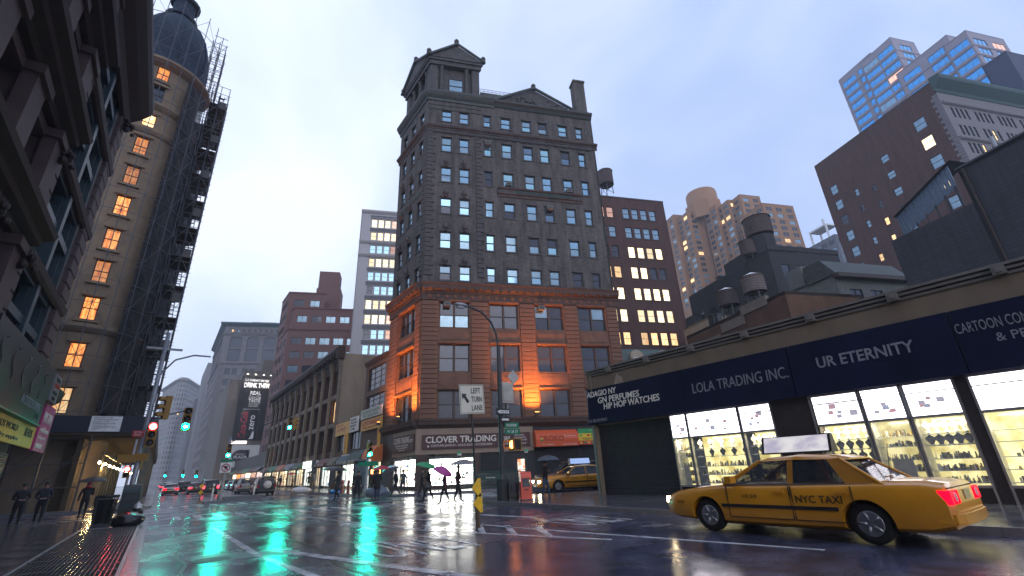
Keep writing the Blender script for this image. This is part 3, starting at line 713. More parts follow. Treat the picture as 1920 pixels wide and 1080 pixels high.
put_text(s, 'TORONTO', .3, .4, 1.2, .2, M_black, -.062); put_text(s, '1 ST FLOOR', 1.1, 1.15, .7, .12, M_cream, -.058)
s.children[0].location.z = 0
# floodlights washing the base with orange light
def flood(F, x, label, e, aim=.25, z=5.62, tx=0.):
    o = thing('floodlight', label, 'lamp', F.pt(x, -1.5, z), F.rz)
    b = MB(); b.box(-.03, .03, 0, 1.4, 0, .06); b.box(-.22, .22, -.14, .12, .06, .28); b.build('housing', M_dsteel, o)
    MB().box(-.19, .19, -.1, .09, .281, .295).build('lens', emat('flood_lens', (1, .42, .08), 14), o)
    l = bpy.data.lights.new('flood', 'SPOT'); l.energy = e; l.color = (1, .29, .045); l.spot_size = radians(126); l.spot_blend = 1; l.shadow_soft_size = .12
    lo = bpy.data.objects.new('flood_light', l); COL.objects.link(lo); lo.parent = o; lo.location = (0, -.05, .32); lo.rotation_euler = (pi-aim, tx, 0)
    return o
flood(FS, 10.1, 'orange floodlight on the cornice above the orange awning', 5200, .26)
flood(FB, 6.7, 'orange floodlight at the corner above the small maroon sign', 4300, .26)
flood(FB, 2.2, 'orange floodlight at the far end of the cornice above the dark side panel', 2800, .26)

# ============================================================ LOW SHOP BUILDING on the right
LB = thing('shop_building', 'low one storey tan shop building with long navy sign band', 'building', (17, 16.7, 0))
M_tan = mat('tan_stucco', (.30, .225, .15), .8, var=.16, nscale=1.2, streak=3)
M_navy = mat('navy_sign', (.003, .006, .026), .85, var=.35, nscale=.8, spec=.15, streak=3)
lA = (17, 16.7); lB = (17, -12); lD = V2(Vector((17, 16.7, 0))+D28*20)
FL = Face(LB, lA, lB)
FL.add('parapet_wall', MB().box(0, FL.W, .0, .35, 3.2, 5.62), M_tan)
FL.add('parapet_panel', MB().box(.02, FL.W, -.03, 0, 4.98, 5.55), M_tan)
for k, z in enumerate((5.62, 5.74, 5.86)): FL.add('coping', MB().box(-.05, FL.W, -.05-.05*k, .4, z, z+.075), mat('coping_grey', (.2, .18, .16), .6))
orn = MB(); orn.box(-.13, .13, -.24, 0, 0, .26); orn.box(-.07, .07, -.27, -.24, .06, .2); ornm = orn.mesh('ornament', mat('coping_grey', (.2, .18, .16), .6))
for k in range(11): FL.put('ornament', ornm, 1.6+k*2.3, 0, 5.62)
FSd = Face(LB, lD, lA); FSd.add('side_wall', MB().box(0, FSd.W-.01, 0, .3, 0, 5.9), M_tan)
FL.add('roof', MB().box(.3, FL.W, .4, 12, 5.3, 5.5), M_dsteel)
b = MB(); b.face([(1.75, -.034, 5.0), (2.35, -.034, 5.0), (2.3, -.034, 5.3), (2.12, -.034, 5.36), (2.0, -.034, 5.52), (1.9, -.034, 5.3)]); FL.add('peeled_patch', b, mat('bare_plaster', (.45, .36, .27), .9))
# sign band, one board for each shop
def Yx(px, py, X=16.85): return 16.7-GX(px, py, X).y
cuts = [-.02, Yx(1281, 720), Yx(1484, 700), Yx(1803, 660), 24.]
labs = ['navy sign board at the street corner reading ADAGIO NY', 'navy sign board reading LOLA TRADING INC over the lit shop', 'navy sign board with wide letters reading UR ETERNITY', 'navy sign board at the picture edge reading CARTOON CON']
M_grey_l = mat('grey_letters', (.19, .20, .23), .5, var=.1)
bd = []
for k in range(4):
    o = thing('shop_sign', labs[k], 'sign', FL.pt(cuts[k]+.015, 0, 3.27), FL.rz)
    b = MB(); b.xprism([(-.01, 0), (-.01, 1.72), (-.08, 1.72), (-.22, .0)], 0, cuts[k+1]-cuts[k]-.03); b.build('board', M_navy, o); bd.append(o)
def lay(k, body, bl, tr, hpx, m, bold=0.):
    a = GX(*bl, 16.84); c = GX(*tr, 16.84); x0, x1 = 16.7-a.y, 16.7-c.y
    h = abs(GX(bl[0], bl[1]-hpx, 16.84).z-a.z); z0 = a.z
    o = bd[k]; t = text(body, x1-x0, h, 'lettering', m, o, (x0-cuts[k]-.015, -.225+.14*(z0-3.27)/1.72-.006, z0-3.27), 0, bold=bold)
    t.rotation_euler = (-.081, 0, 0)
lay(0, 'ADAGIO NY', (1100, 747), (1153, 729), 11, M_cream, .015); lay(0, 'GN PERFUMES', (1121, 757), (1197, 733), 11.5, M_cream, .015)
lay(0, 'HIP HOP WATCHES', (1133, 768), (1236, 741), 12, M_cream, .015); lay(0, '1183 BROADWAY', (1104, 794), (1140, 785), 6, M_grey_l)
lay(1, 'LOLA TRADING INC.', (1300, 738), (1476, 693), 19, M_grey_l); lay(1, '1187', (1468, 738), (1486, 727), 8, M_navy)
lay(2, 'UR ETERNITY', (1534, 691), (1711, 641), 21, M_grey_l, .015)
lay(3, 'CARTOON CON', (1794, 627), (1924, 584), 20, M_grey_l); lay(3, '& PE', (1871, 640), (1924, 616), 17, M_grey_l)
# shop fronts below
xs = {n: Yx(p, 800, 17) for n, p in dict(shut0=1124, shut1=1258, w0=1290, w0b=1390, p1=1425, p1b=1520, w2=1548, w2b=1628, d2=1634, d2b=1712, w3=1722, w3b=1822, p3=1840, p3b=1905).items()}
slats(FL, .12, xs['shut1'], .14, 3.2, M_dshut, .1)
FL.add('corner_post', MB().box(0, .1, -.03, .3, .13, 3.2), M_steel)
M_dwall = mat('dark_tile', (.05, .04, .04), .35, var=.3)
M_disp = litmat('display_glow', (.50, .40, .10), (.95, .84, .40), .95, 2., 2.)
M_tran = litmat('transom_glow', (.80, .74, .84), (1, .97, 1), 3.6, 1.5, 2.)
M_al = mat('aluminium_frame', (.5, .5, .5), .35, .8, var=.1)
def front(x0, x1, kind):
    if kind == 'pier': FL.add('shop_pier', MB().box(x0, x1, -.03, .4, .13, 3.25), M_dwall); return
    # transom light box above, display below
    b = MB(); b.box(x0+.05, x1-.05, -.02, .1, 2.36, 3.2); FL.add('lit_transom', b, M_tran)
    b = MB(); t = .05
    for z in (.5, 2.28, 3.2): b.box(x0, x1, -.07, .08, z, z+.06)
    b.box(x0, x0+t, -.065, .075, .13, 3.26); b.box(x1-t, x1, -.065, .075, .13, 3.26); b.box(x0+t, x1-t, -.05, .05, 2.95, 2.98); FL.add('shop_frame', b, M_al)
    for q in range(5):
        x = random.uniform(x0+.15, x1-.35); z_ = 2.45+random.random()*.4; w_ = random.uniform(.1, .22)
        FL.add('sticker', MB().box(x, x+w_, -.028, -.021, z_, z_+w_*.8), (mat('sticker_grey', (.5, .48, .52), .5, emit=(.5, .46, .55), es=.35), mat('sticker_red', (.5, .3, .32), .5, emit=(.6, .4, .45), es=.35), mat('sticker_blue', (.4, .42, .5), .5, emit=(.45, .48, .6), es=.35))[q % 3])  # stickers glow faintly, in place of transom light coming through
    FL.add('stall_riser', MB().box(x0+t, x1-t, -.03, .2, .13, .5), M_dwall)
    FL.add('shop_glass', MB().box(x0+t, x1-t, -.01, -.004, .56, 2.28), M_clear)
    dep = .8
    FL.add('glow_backdrop', MB().box(x0, x1, dep, dep+.05, .5, 2.3), M_disp)  # backdrop has its own glow, standing in for light on the wall
    b = MB(); b.box(x0-.02, x0, .02, dep, .5, 2.3); b.box(x1, x1+.02, .02, dep, .5, 2.3); b.box(x0, x1, .02, dep, .44, .5); b.box(x0, x1, .09, dep, 2.3, 2.34); FL.add('shop_interior', b, M_white)
    if kind == 'door':
        FL.add('notice', MB().box(x0+.3, x1-.25, -.03, -.012, .55, 1.25), mat('paper', (.5, .48, .42), .7)); 
    l = bpy.data.lights.new('shop_light', 'AREA'); l.shape = 'RECTANGLE'; l.size = max(.3, x1-x0-.2); l.size_y = .08; l.energy = 11*(x1-x0); l.color = (1, .9, .62)
    lo = bpy.data.objects.new('shop_light', l); COL.objects.link(lo); lo.parent = LB; lo.location = FL.loc((x0+x1)/2, .1, 2.27); lo.rotation_euler = (radians(28), 0, FL.rz)
    g_ = MB()
    for z in (.62, .92, 1.22, 1.58, 1.86): g_.box(x0+.05, x1-.05, .18, .7, z-.02, z)
    FL.add('glass_shelves', g_, mat('shelf_glass', (.5, .55, .5), .1))
    b = MB()
    for q in range(150):
        x = random.uniform(x0+.1, x1-.12); z = random.choice((.62, .92, 1.22) if kind != 'door' else (.62, .92, 1.22, 1.58, 1.86)); y = random.uniform(.2, .6); w, h = random.uniform(.02, .07), random.uniform(.03, .18)
        if random.random() < .5: b.box(x, x+w, y, y+w, z, z+h, random.randrange(4))
        else: b.cyl((x, y, z), (x, y, z+h), w*.5, w*.3, 6, random.randrange(4))
    stuff(FL.add('trinkets', b, [mat('brass_trinket', (.5, .34, .08), .3, .7), mat('silver_trinket', (.5, .5, .48), .3, .7), mat('brown_trinket', (.15, .08, .03), .5), mat('white_trinket', (.6, .58, .5), .5)]))
bust = {}
def bustmesh(m):
    if m.name not in bust:
        b = MB(); prof = [(.09, 0), (.1, .02), (.045, .05), (.06, .09), (.115, .17), (.12, .21), (.085, .25), (.035, .28), (.032, .33), (.01, .34)]
        b.lathe(prof, 10, sy=.45); bust[m.name] = b.mesh('necklace_bust', m, True)
    return bust[m.name]
M_bw, M_bb = mat('bust_white', (.7, .64, .55), .7), mat('bust_black', (.02, .018, .02), .8)
def busts(x0, x1, lab, n):
    for z, m, nm in ((1.88, M_bw, 'pale'), (1.54, M_bb, 'black'), (1.2, M_bb, 'lower black')):
        if nm == 'lower black' and 'second' not in lab: continue
        for k in range(n):
            x = x0+.18+(x1-x0-.36)*k/(n-1)
            o = ob('necklace_bust', bustmesh(m), None, FL.pt(x, .3, z+.005 if z < 1.9 else z), FL.rz); o.rotation_euler.z += random.uniform(-.2, .2)
            tag(o, f'{nm} necklace bust in a row in the {lab}', 'bust', f'{nm} busts in the {lab}')
front(xs['shut1']+.02, xs['w0'], 'door'); front(xs['w0']+.02, xs['w0b'], 'win'); front(xs['w0b'], xs['p1'], 'pier') if False else None
front(xs['w0b']+.02, xs['p1']+.55, 'win'); front(xs['p1']+.57, xs['p1b']+.25, 'pier')
front(xs['w2']-.28, xs['w2b'], 'win'); front(xs['d2']-.05, xs['d2b'], 'door'); front(xs['w3']-.08, xs['w3b'], 'win'); front(xs['w3b']+.02, xs['p3b']-.55, 'pier'); front(xs['p3b']-.53, 24., 'win')
busts(xs['w0']+.02, xs['w0b'], 'first lit window after the shutter', 5)
busts(xs['w0b']+.02, xs['p1']+.55, 'window left of the dark pier', 5)
busts(xs['w2']-.28, xs['w2b'], 'second shop window left of its door', 5); busts(xs['w3']-.08, xs['w3b'], 'window right of the shop door', 5)
# ============================================================ SHOP ROW beyond the corner tower (facade line X = 17)
M_rbrown = mat('russet_stone', (.085, .045, .032), .8, var=.3); M_creamw = mat('cream_stucco', (.36, .30, .23), .85, var=.2, nscale=.6, streak=3)
M_colm = mat('buff_stone', (.33, .27, .2), .8, var=.25); M_dbrown = mat('dark_brown_metal', (.06, .035, .028), .6, var=.25)
SB = thing('loft_building', 'narrow three storey loft building with wide window bands above yellow signs', 'building', (17, 44.5, 0))
F1 = Face(SB, (17, 51.2), (17, 44.52))
ops = [(.7, 6.0, 9.9, 12.4), (.6, 6.1, 7.3, 9.35)]
F1.wall(3.2, 13.2, ops, mat('loft_stone', (.17, .13, .105), .8, var=.3), .25); windows(F1, ops, M_dbrown, [(1, M_dk)], 'grid', .25, t=.12)
F1.ledge(12.75, [(.05, 0), (.2, .2), (.3, .45), (.05, .5)], M_dbrown)
F1.add('roof', MB().box(0, F1.W, .3, 14, 13.0, 13.15), M_dsteel); F1.add('back_wall', MB().box(0, F1.W, 14, 14.2, 0, 13), M_creamw)
F1.add('pier', MB().box(F1.W-.5, F1.W-.02, 0, .3, .13, 3.2), M_dbrown)
LOW = thing('low_annex', 'low two storey annex with signs below the blank cream wall', 'building', (17, 51.3, 0))
F2 = Face(LOW, (17, 60.6), (17, 51.22)); ops = [(.6, 4.6, 4.1, 6.0), (5.4, 9.1, 4.1, 6.0)]
F2.wall(3.0, 7.3, ops, mat('loft_stone', (.17, .13, .105), .8), .25); windows(F2, ops, M_dbrown, [(.5, M_dk), (.5, M_sky2)], 'v3', .25)
F2.add('roof', MB().box(0, F2.W, .3, 14, 7.1, 7.25), M_dsteel)
CB = thing('pilaster_building', 'long four storey brown building with tall pale pilasters and a heavy cornice', 'building', (17, 60.8, 0))
F3 = Face(CB, (17, 108), (17, 60.7)); nb = 11; st = F3.W/nb
ops = []
for k in range(nb):
    for z0, z1 in ((4.3, 7.1), (7.9, 10.7), (11.5, 14.6)): ops.append((st*k+.75, st*(k+1)-.75, z0, z1))
F3.wall(3.4, 17.2, ops, M_rbrown, .45); windows(F3, ops, M_dbrown, [(.62, M_dk), (.3, M_sky2), (.08, M_lwarm)], 'v2', .45, t=.1)
pm = MB(); pm.box(-.24, .24, -.3, .02, 3.5, 14.9); pm.box(-.42, .42, -.4, .02, 14.9, 15.3); pm.box(-.2, .2, -.5, 0, 15.3, 15.9); pm.box(-.36, .36, -.36, .02, 3.5, 4.2)
pmm = pm.mesh('pilaster', M_colm)
for k in range(nb+1): F3.put('pilaster', pmm, min(max(st*k, .31), F3.W-.31), 0, 0)
for z in (7.25, 10.85):
    sm = MB().box(.75, st-.75, -.12, .02, 0, .5).mesh('spandrel_panel', M_colm)
    for k in range(nb): F3.put('spandrel_panel', sm, st*k, 0, z)
F3.ledge(15.9, [(.1, 0), (.3, .3), (.8, .6), (1.0, .9), (1.1, 1.0), (1.1, 1.25), (.1, 1.5)], M_dbrown)
b3 = MB().box(-.1, .1, -.95, 0, 0, .5).mesh('bracket', M_dbrown)
for k in range(nb*3+1): F3.put('bracket', b3, min(st*k/3+.15, F3.W-.15), 0, 16.2)
sw = MB(); sw.box(17.02, 40, 60.72, 61, 0, 16.6); sw.T = None
o = sw.build('blank_side_wall', M_creamw, CB); o.location = (-17, -60.8, 0)
o = MB().box(.3, 20, .3, 47, 16.2, 16.6).build('roof', M_dsteel, CB)
o = MB().box(17-.9, 17.05, 60.4, 60.72, 15.8, 17.5).build('cornice_end', M_dbrown, CB, (-17, -60.8, 0))
# shops at street level: lit fronts with their own awnings
shop_specs = [  # y0, y1, awning colour, glow, label, words
    (44.6, 47.6, (.62, .16, .04), 'w', 'orange rounded awning beside the dark side panel of the corner tower', 'SUNNY', 1.5),
    (47.9, 52.3, (.03, .07, .06), 'w', 'dark green rounded awning left of the orange one', 'WIGS AND MORE', 1.3),
    (52.6, 57.2, (.05, .10, .14), 'c', 'blue grey awning with scalloped top under the yellow sign', 'NEW YORK TRADING', .9),
    (57.5, 61.3, (.12, .10, .05), 'd', 'olive brown shop awning left of the blue one', 'GIFTS', .9),
    (61.5, 65.8, (.16, .03, .03), 'c', 'dull red shop awning above a shuttered doorway', 'PERFUME', .9),
    (66.0, 70.2, (.03, .04, .04), 'd', 'black shop awning with a white numbered panel', '47', .9),
    (70.5, 75.0, (.5, .5, .45), 'c', 'glowing white box sign over a bright shop', 'MOBILE', .9),
    (75.3, 80.0, (.03, .07, .04), 'w', 'dark green shop awning past the white box sign', 'WATCHES', .9),
    (80.3, 86.0, (.20, .20, .22), 'w', 'grey shop awning next to the orange red one', 'TRADING', .9),
    (86.3, 93.0, (.45, .10, .03), 'w', 'orange red shop awning near the far end of the row', 'JEWELRY', .9),
    (93.3, 100.0, (.02, .16, .07), 'g', 'green shop awning with lit trim at the far end of the row', 'PIZZA', .9),
    (100.3, 107.8, (.10, .02, .02), 'w', 'dark red shop awning at the end of the pilaster building', 'BAR', .9)]
M_shopcool = litmat('shop_cool', (.85, 1, .82), (1, 1, .95), 8., 1.5, 1.)
for i, (ya, yb, c, gl, lab, wd, ht) in enumerate(shop_specs):
    root = SB if ya < 47.7 else LOW if ya < 57.4 else CB
    Fx = Face(root, (17, yb), (17, ya)); w = Fx.W
    glow = {'w': M_shopwarm, 'c': M_shopcool, 'd': M_shopwarm, 'g': M_shopwarm}[gl]
    Fx.add('shop_pier', MB().box(0, .3, -.02, .3, .13, 3.4), M_dbrown); Fx.add('shop_pier', MB().box(w-.3, w, -.02, .3, .13, 3.4), M_dbrown)
    if gl == 'd':
        slats(Fx, .3, w*.45, .15, 2.6, M_dshut); shopwin(Fx, w*.45+.05, w-.3, .3, 2.55, glow, .5, 1)
    else: shopwin(Fx, .32, w-.32, .35, 2.6, glow, .45, 2)
    m = mat(f'awning_cloth_{i}', c, .6, var=.2, nscale=2) if wd != 'MOBILE' else emat('box_sign_glow', (.95, 1, .9), 1.6)
    o = thing('awning', lab, 'awning', Fx.pt(.05, -.02, 2.65), Fx.rz)
    if ht > 1.2: pr = [(0, 0), (0, ht)] + [(-1.1*sin(t*pi/12), ht*cos(t*pi/12)*.99+.0) for t in range(1, 6)] + [(-1.1, 0)]
    else: pr = [(0, 0), (0, ht), (-.25, ht), (-.8, .35), (-.8, 0)] if wd not in ('MOBILE', '47') else [(0, 0), (0, ht), (-.3, ht), (-.3, 0)]
    MB().xprism(pr, 0, w-.1).build('canvas', m, o)
    dpt = -1.1 if ht > 1.2 else -.8 if wd not in ('MOBILE', '47') else -.3
    text(wd, min(w-1, len(wd)*.42), .28, 'lettering', M_black if wd == 'MOBILE' else M_cream, o, ((w-min(w-1, len(wd)*.42))/2, dpt-.015, .04), 0)
    if 'blue' in lab and 'scalloped' in lab:
        b = MB()
        for k in range(12): b.cyl((.2+k*w/12.5, -.2, ht), (.2+k*w/12.5, -.14, ht), .16, n=10)
        b.build('scallops', M_cream, o)
    if wd == '47': MB().box(w-1.6, w-.5, -.33, -.3, .05, .85).build('number_panel', M_white, o)
# upper signs
M_sy = mat('yellow_sign', (.72, .42, .03), .5, var=.15); M_rl = mat('red_letters', (.45, .03, .02), .5)
o = sgn(F1, 'orange yellow sign board with red letters on the loft building', .35, 6.45, 5.75, 6.85, mat('amber_sign', (.62, .34, .03), .5), y=-.2); put_text(o, 'ACTIVE TRADING INC', .4, .5, 5.2, .42, M_rl); put_text(o, 'JEWELRY - BAGS - WATCHES', .6, .15, 4.6, .2, M_rl)
o = sgn(F1, 'pale sign board with green letters mounted above the amber board', .3, 6.5, 6.95, 7.9, mat('pale_sign', (.5, .5, .46), .5), y=-.3); put_text(o, 'THE SILVER GARDEN', .5, .5, 5.2, .3, mat('green_letters', (.03, .25, .1), .5)); put_text(o, 'BEST COLLECTION', .9, .12, 4.2, .26, mat('green_letters', (.03, .25, .1), .5))
o = sgn(F2, 'yellow sign board with curly red letters on the low annex', .2, 5.6, 5.95, 7.35, M_sy, y=-.15); put_text(o, 'Lovely', .6, .3, 3.6, .7, M_rl, shear=.3); put_text(o, 'Center for', .4, 1.05, 2.6, .25, M_rl)
o = sgn(F2, 'white notice board with small black lines next to the yellow sign', 5.7, 8.6, 6.0, 7.6, M_white, y=-.16)
for k, w_ in enumerate((1.8, 2.3, 2.0, 1.6)): put_text(o, ('HAIR & MORE', 'WHOLESALE', 'IMPORTER OF', '212 6840')[k], .3, 1.2-.34*k, w_, .22, M_black)
o = sgn(F2, 'upright yellow blade sign spelling SOCKS in red', 6.6, 7.5, 3.7, 6.15-.3, M_sy, y=-.9, th=.1)
for k, ch in enumerate('SOCKS'): put_text(o, ch, .28, 1.68-.38*k, .34, .3, M_rl, -.106, bold=.02)
o = sgn(F1, 'narrow yellow upright sign at the edge of the corner tower', 6.0, 6.6, 3.8, 6.4-.75, M_sy, y=-.4, th=.06)
for k, ch in enumerate('SOCKS'): put_text(o, ch, .16, 1.45-.33*k, .26, .25, M_rl, -.066)

# ============================================================ BACKGROUND BUILDINGS
AV = N28.copy()
def grid_building(name, label, cat, K, La, L28, H, wm, left=None, right=None, fr=None, d=.15, roofm=None, back=20, par=None):
    """near corner K; left face runs La away along the avenue, right face L28 along the cross street"""
    root = thing(name, label, cat, (K.x, K.y, 0))
    K = Vector((K.x, K.y, 0)); P0 = K+AV*La; P2 = K+D28*L28; P3_ = P2+AV*La
    fl, fr_ = Face(root, V2(P0), V2(K)), Face(root, V2(K), V2(P2))
    for F, sp in ((fl, left), (fr_, right)):
        if sp is None: F.wall(0, H, [], wm, d); continue
        F.wall(0, H, sp['ops'], sp.get('wm', wm), d); windows(F, sp['ops'], sp.get('fr', fr or M_wframe), sp['ch'], sp.get('kind', 'dh'), d)
    backs(root, [(V2(P2), V2(P3_)), (V2(P3_), V2(P0))], H, wm)
    roofcap(root, [V2(P0), V2(K), V2(P2), V2(P3_)], H, roofm or M_dsteel)
    return root, fl, fr_
# brick tower with lit windows behind the low shops
M_dbrick = brickmat('plum_brick', (.165, .075, .062), (.125, .06, .052), (.07, .05, .05), 1.3, .35)
K = AT(1745, 152, 95); H = K.z
cl = [(1.6, 3.1), (6.0, 6.8), (9.2, 10.0), (12.4, 13.8), (19.2, 21.0)]; ops = []
for i, (a, c) in enumerate(cl):
    for k in range(13):
        z = H-8.6-3.55*k+(0 if i not in (1, 2) else .6 if i == 1 else -.6)
        if i == 4: z = H-7-3.9*k
        hh = 2.2 if i == 4 else 2.0 if i == 0 else 1.45
        if i in (1, 2) and k < 1: continue
        if z < 12: continue
        ops.append((a, c, z, z+hh))
def chb(o):
    if o[0] > 19: return M_lwhite if int((H-7-o[2])/3.9+.5) in (1, 3) else M_sky2
    return pick([(.12, M_lwarm), (.5, M_sky2), (.38, M_dk)])
ro = even(1.2, 22.8, 20, .62); rops = [(a, c, z, z+2.1) for j, (a, c) in enumerate(ro) if j % 5 != 4 for z in [H-7.5-3.6*k for k in range(9)]]
BT, bl_, br_ = grid_building('brick_tower', 'plum brick tower with scattered lit windows and a pale ornate street front', 'building', K, 24, 24, H, M_dbrick,
    dict(ops=ops, ch=chb), dict(ops=rops, ch=[(.12, M_lwarm), (.88, M_dk)], wm=mat('grey_terracotta', (.26, .25, .26), .8, var=.2)), roofm=M_dsteel)
br_.ledge(H-2.4, [(.1, 0), (.3, .5), (.9, 1.2), (1.4, 1.8), (1.5, 2.2), (1.5, 2.6), (.1, 2.8)], mat('verdigris_dark', (.03, .09, .09), .6), -.5, 24)
for z in (H-5.0, H-12.3, H-19.5): br_.ledge(z, [(.05, 0), (.35, .2), (.4, .5), (.05, .6)], mat('grey_terracotta', (.26, .25, .26), .8))
qm = [MB().bbox(0, .8+.4*(k % 2), -.08, .02, 0, .52, .03).mesh('quoin_stone', mat('grey_terracotta', (.26, .25, .26), .8)) for k in (0, 1)]
for k in range(46): bl_.put('quoin_stone', qm[k % 2], 24-.8-.4*(k % 2), 0, H-3.2-.56*k)
# pale apartment tower with blue windows, stepped
M_palec = mat('pale_concrete', (.44, .41, .48), .8, var=.1)
APT = None
def apt_block(pxl, R, La, L28, H, first=False):
    global APT
    K = AT(pxl, 100, R); K.z = 0
    root = APT
    if root is None: root = APT = thing('apartment_tower', 'pale stepped apartment tower with bands of blue windows', 'building', (K.x, K.y, 0))
    P0, P2 = K+AV*La, K+D28*L28; P3_ = P2+AV*La
    for F in (Face(root, V2(P0), V2(K)), Face(root, V2(K), V2(P2))):
        n = max(1, int(F.W/4.75)); ops = [(a, c, z, z+1.95) for a, c in even(.2, F.W-.2, n, min(4.3, F.W-.8)) for z in [H-4.2-3.0*k for k in range(14)]]
        F.wall(20, H, ops, M_palec, .15); windows(F, ops, mat('pale_sash', (.3, .32, .36), .5), [(.9, M_blueg), (.04, M_lpink), (.06, M_sky)], 'v3', .15)
        for k in range(14): F.add('floor_band', MB().box(0, F.W, -.12, .01, H-5.0-3.0*k, H-4.75-3.0*k), M_palec)
    for p, q in ((P2, P3_), (P3_, P0)): Face(root, V2(p), V2(q)).add('wall', MB().box(0, (q-p).length, 0, .2, 20, H), M_palec)
    roofcap(root, [V2(P0), V2(K), V2(P2), V2(P3_)], H, M_palec)
    return root
def Hat(px, py, R): return AT(px, py, R).z
for px, py, R, La, L in ((1609, 205, 158, 7, 9), (1632, 98, 153, 11, 10), (1683, 61, 148, 9.5, 9), (1793, 54, 143, 13, 4), (1834, 42, 140, 5, 13)): apt_block(px, R, La, L, Hat(px, py, R))
K = AT(1885, 95, 120); DB = MB(); g0, _, _ = grid_building('dark_blue_block', 'dark blue windowless block cut by the right picture edge', 'building', K, 4, 25, K.z, mat('slate_blue_wall', (.07, .09, .16), .7))
# far sliver of a tower between the roofs
K = AT(1562, 432, 190); ops = grid_ops(even(.5, 15.5, 5, 2.2), rows(K.z-40, 3.2, 12, 1.7))
SL, sa, sb_ = grid_building('glass_block', 'small distant grey block with a rooftop frame', 'building', K, 16, 14, K.z-1.5, mat('grey_panel', (.2, .21, .24), .7), dict(ops=ops, ch=[(.7, M_sky2), (.3, M_dk)]), dict(ops=grid_ops(even(.5, 13.5, 4, 2.2), rows(K.z-40, 3.2, 12, 1.7)), ch=[(.7, M_sky2), (.3, M_dk)]))
b = MB()
for x in (0, 5): 
    for y in (2, 9): b.box(x, x+.5, y, y+.5, K.z-1.6, K.z+3.5)
b.box(0, 5.5, 2, 9.5, K.z+3.5, K.z+4.1); b.cyl((2, 4, K.z+4), (2, 4, K.z+7), .5, n=8); sb_.add('rooftop_frame', b, M_white)
# grey party wall with the covered stair
M_gwall = brickmat('grey_block_wall', (.085, .095, .115), (.07, .08, .095), (.05, .055, .065), .55, .35)
Pw = AT(1795, 319, 44); Hw0 = Pw.z; Pw = Vector((Pw.x, Pw.y, 0))
g1, ga, gb = grid_building('party_wall_building', 'blank dark grey wall behind the low shops at the right edge', 'building', Pw-AV*9, 9, 12, Hw0, M_gwall)
Kw = Pw
ga.add('coping', MB().box(-.1, ga.W, -.12, .3, Hw0, Hw0+.14), M_dsteel); ga.add('vent_pipe', MB().cyl((2.2, .6, Hw0), (2.2, .6, Hw0+1.3), .12, n=8), M_steel)
ga.add('downpipe', MB().cyl((.35, -.1, 5), (.35, -.1, Hw0-.1), .07, n=7), M_dbrown); ga.add('conduit', MB().cyl((4.8, -.06, 5), (4.8, -.06, Hw0-1.5), .03, n=6), M_dsteel)
g2 = thing('grey_annex', 'lower grey annex wall below the covered stair', 'building', (Kw.x, Kw.y, 0))
Fa = Face(g2, V2(Kw+AV*6.0), V2(Kw)); Fa.add('wall', MB().box(0, Fa.W-.02, 0, 6, 0, AT(1821, 381, 44).z), M_gwall)
ST = thing('covered_stair', 'blue grey corrugated covered stair climbing the grey wall', 'stair', Fa.pt(0, .6, 0), Fa.rz)
zb = AT(1821, 381, 44).z
b = MB(); n = 26
for k in range(n):
    x0, x1 = .7+4.6*k/n, .7+4.6*(k+1)/n; z0 = zb+.05+1.9*k/n; b.box(x0, x1-.05, -.04 if k % 2 else 0, .06, z0, z0+1.9)
b.build('corrugated_side', mat('corrugated_blue', (.12, .17, .23), .45, .4), ST)
b = MB(); b.face([(.6, -.2, zb+2.0), (5.6, -.2, zb+4.05), (5.6, 1.6, zb+4.05), (.6, 1.6, zb+2.0)]); b.face([(.6, 1.6, zb+1.95), (5.6, 1.6, zb+4.0), (5.6, -.2, zb+4.0), (.6, -.2, zb+1.95)]); b.build('stair_roof', M_dsteel, ST)
b = MB()
for k in range(5): b.box(5.1-k*.8, 5.2-k*.8, -.1, .0, zb-.05, zb+2.0-k*.33)
b.build('brace', M_dsteel, ST)
# orange brick apartment tower, stepped in plan, with a drum on top
M_orbrick = mat('orange_brick', (.32, .17, .09), .85, var=.12); OT = None
M_sash_p = mat('pale_sash2', (.4, .38, .36), .5)
def ot_block(px, py, R, La, L28):
    global OT
    K = AT(px, py, R); H = K.z; K = Vector((K.x, K.y, 0))
    if OT is None: OT = thing('orange_tower', 'tall orange brick apartment tower stepping up to a round drum', 'building', (K.x, K.y, 0))
    P0, P2 = K+AV*La, K+D28*L28; P3_ = P2+AV*La
    for F in (Face(OT, V2(P0), V2(K)), Face(OT, V2(K), V2(P2))):
        n = max(1, int(F.W/4.4)); ops = [(a, c, z, z+1.85) for a, c in even(.2, F.W-.2, n, 2.9) for z in [H-3.6-2.95*k for k in range(21 if R < 222 else 17)]]
        F.wall(28, H, ops, M_orbrick, .2); windows(F, ops, M_sash_p, [(.34, M_sky2), (.58, M_dk), (.08, M_lwarm)], 'v2', .2)
    for p, q in ((P2, P3_), (P3_, P0)): Face(OT, V2(p), V2(q)).add('wall', MB().box(0, (q-p).length, 0, .2, 28, H), M_orbrick)
    roofcap(OT, [V2(P0), V2(K), V2(P2), V2(P3_)], H, M_orbrick)
ot_block(1262, 402, 226, 12, 12); ot_block(1288, 396, 220, 9, 12); ot_block(1312, 385, 224, 7, 11); ot_block(1340, 383, 216, 9, 11); ot_block(1364, 374, 212, 9, 10); ot_block(1386, 364, 210, 12, 11)
ot_block(1428, 380, 200, 14, 16)
K = AT(1318, 385, 228); z0 = K.z-1; b = MB(); b.lathe([(7.5, z0-6), (7.5, AT(1318, 366, 228).z), (7.1, AT(1318, 363, 228).z), (.1, AT(1318, 363, 228).z)], 28); b.build('roof_drum', M_orbrick, OT, (K.x-OT.location.x, K.y-OT.location.y, 0), 0, True)
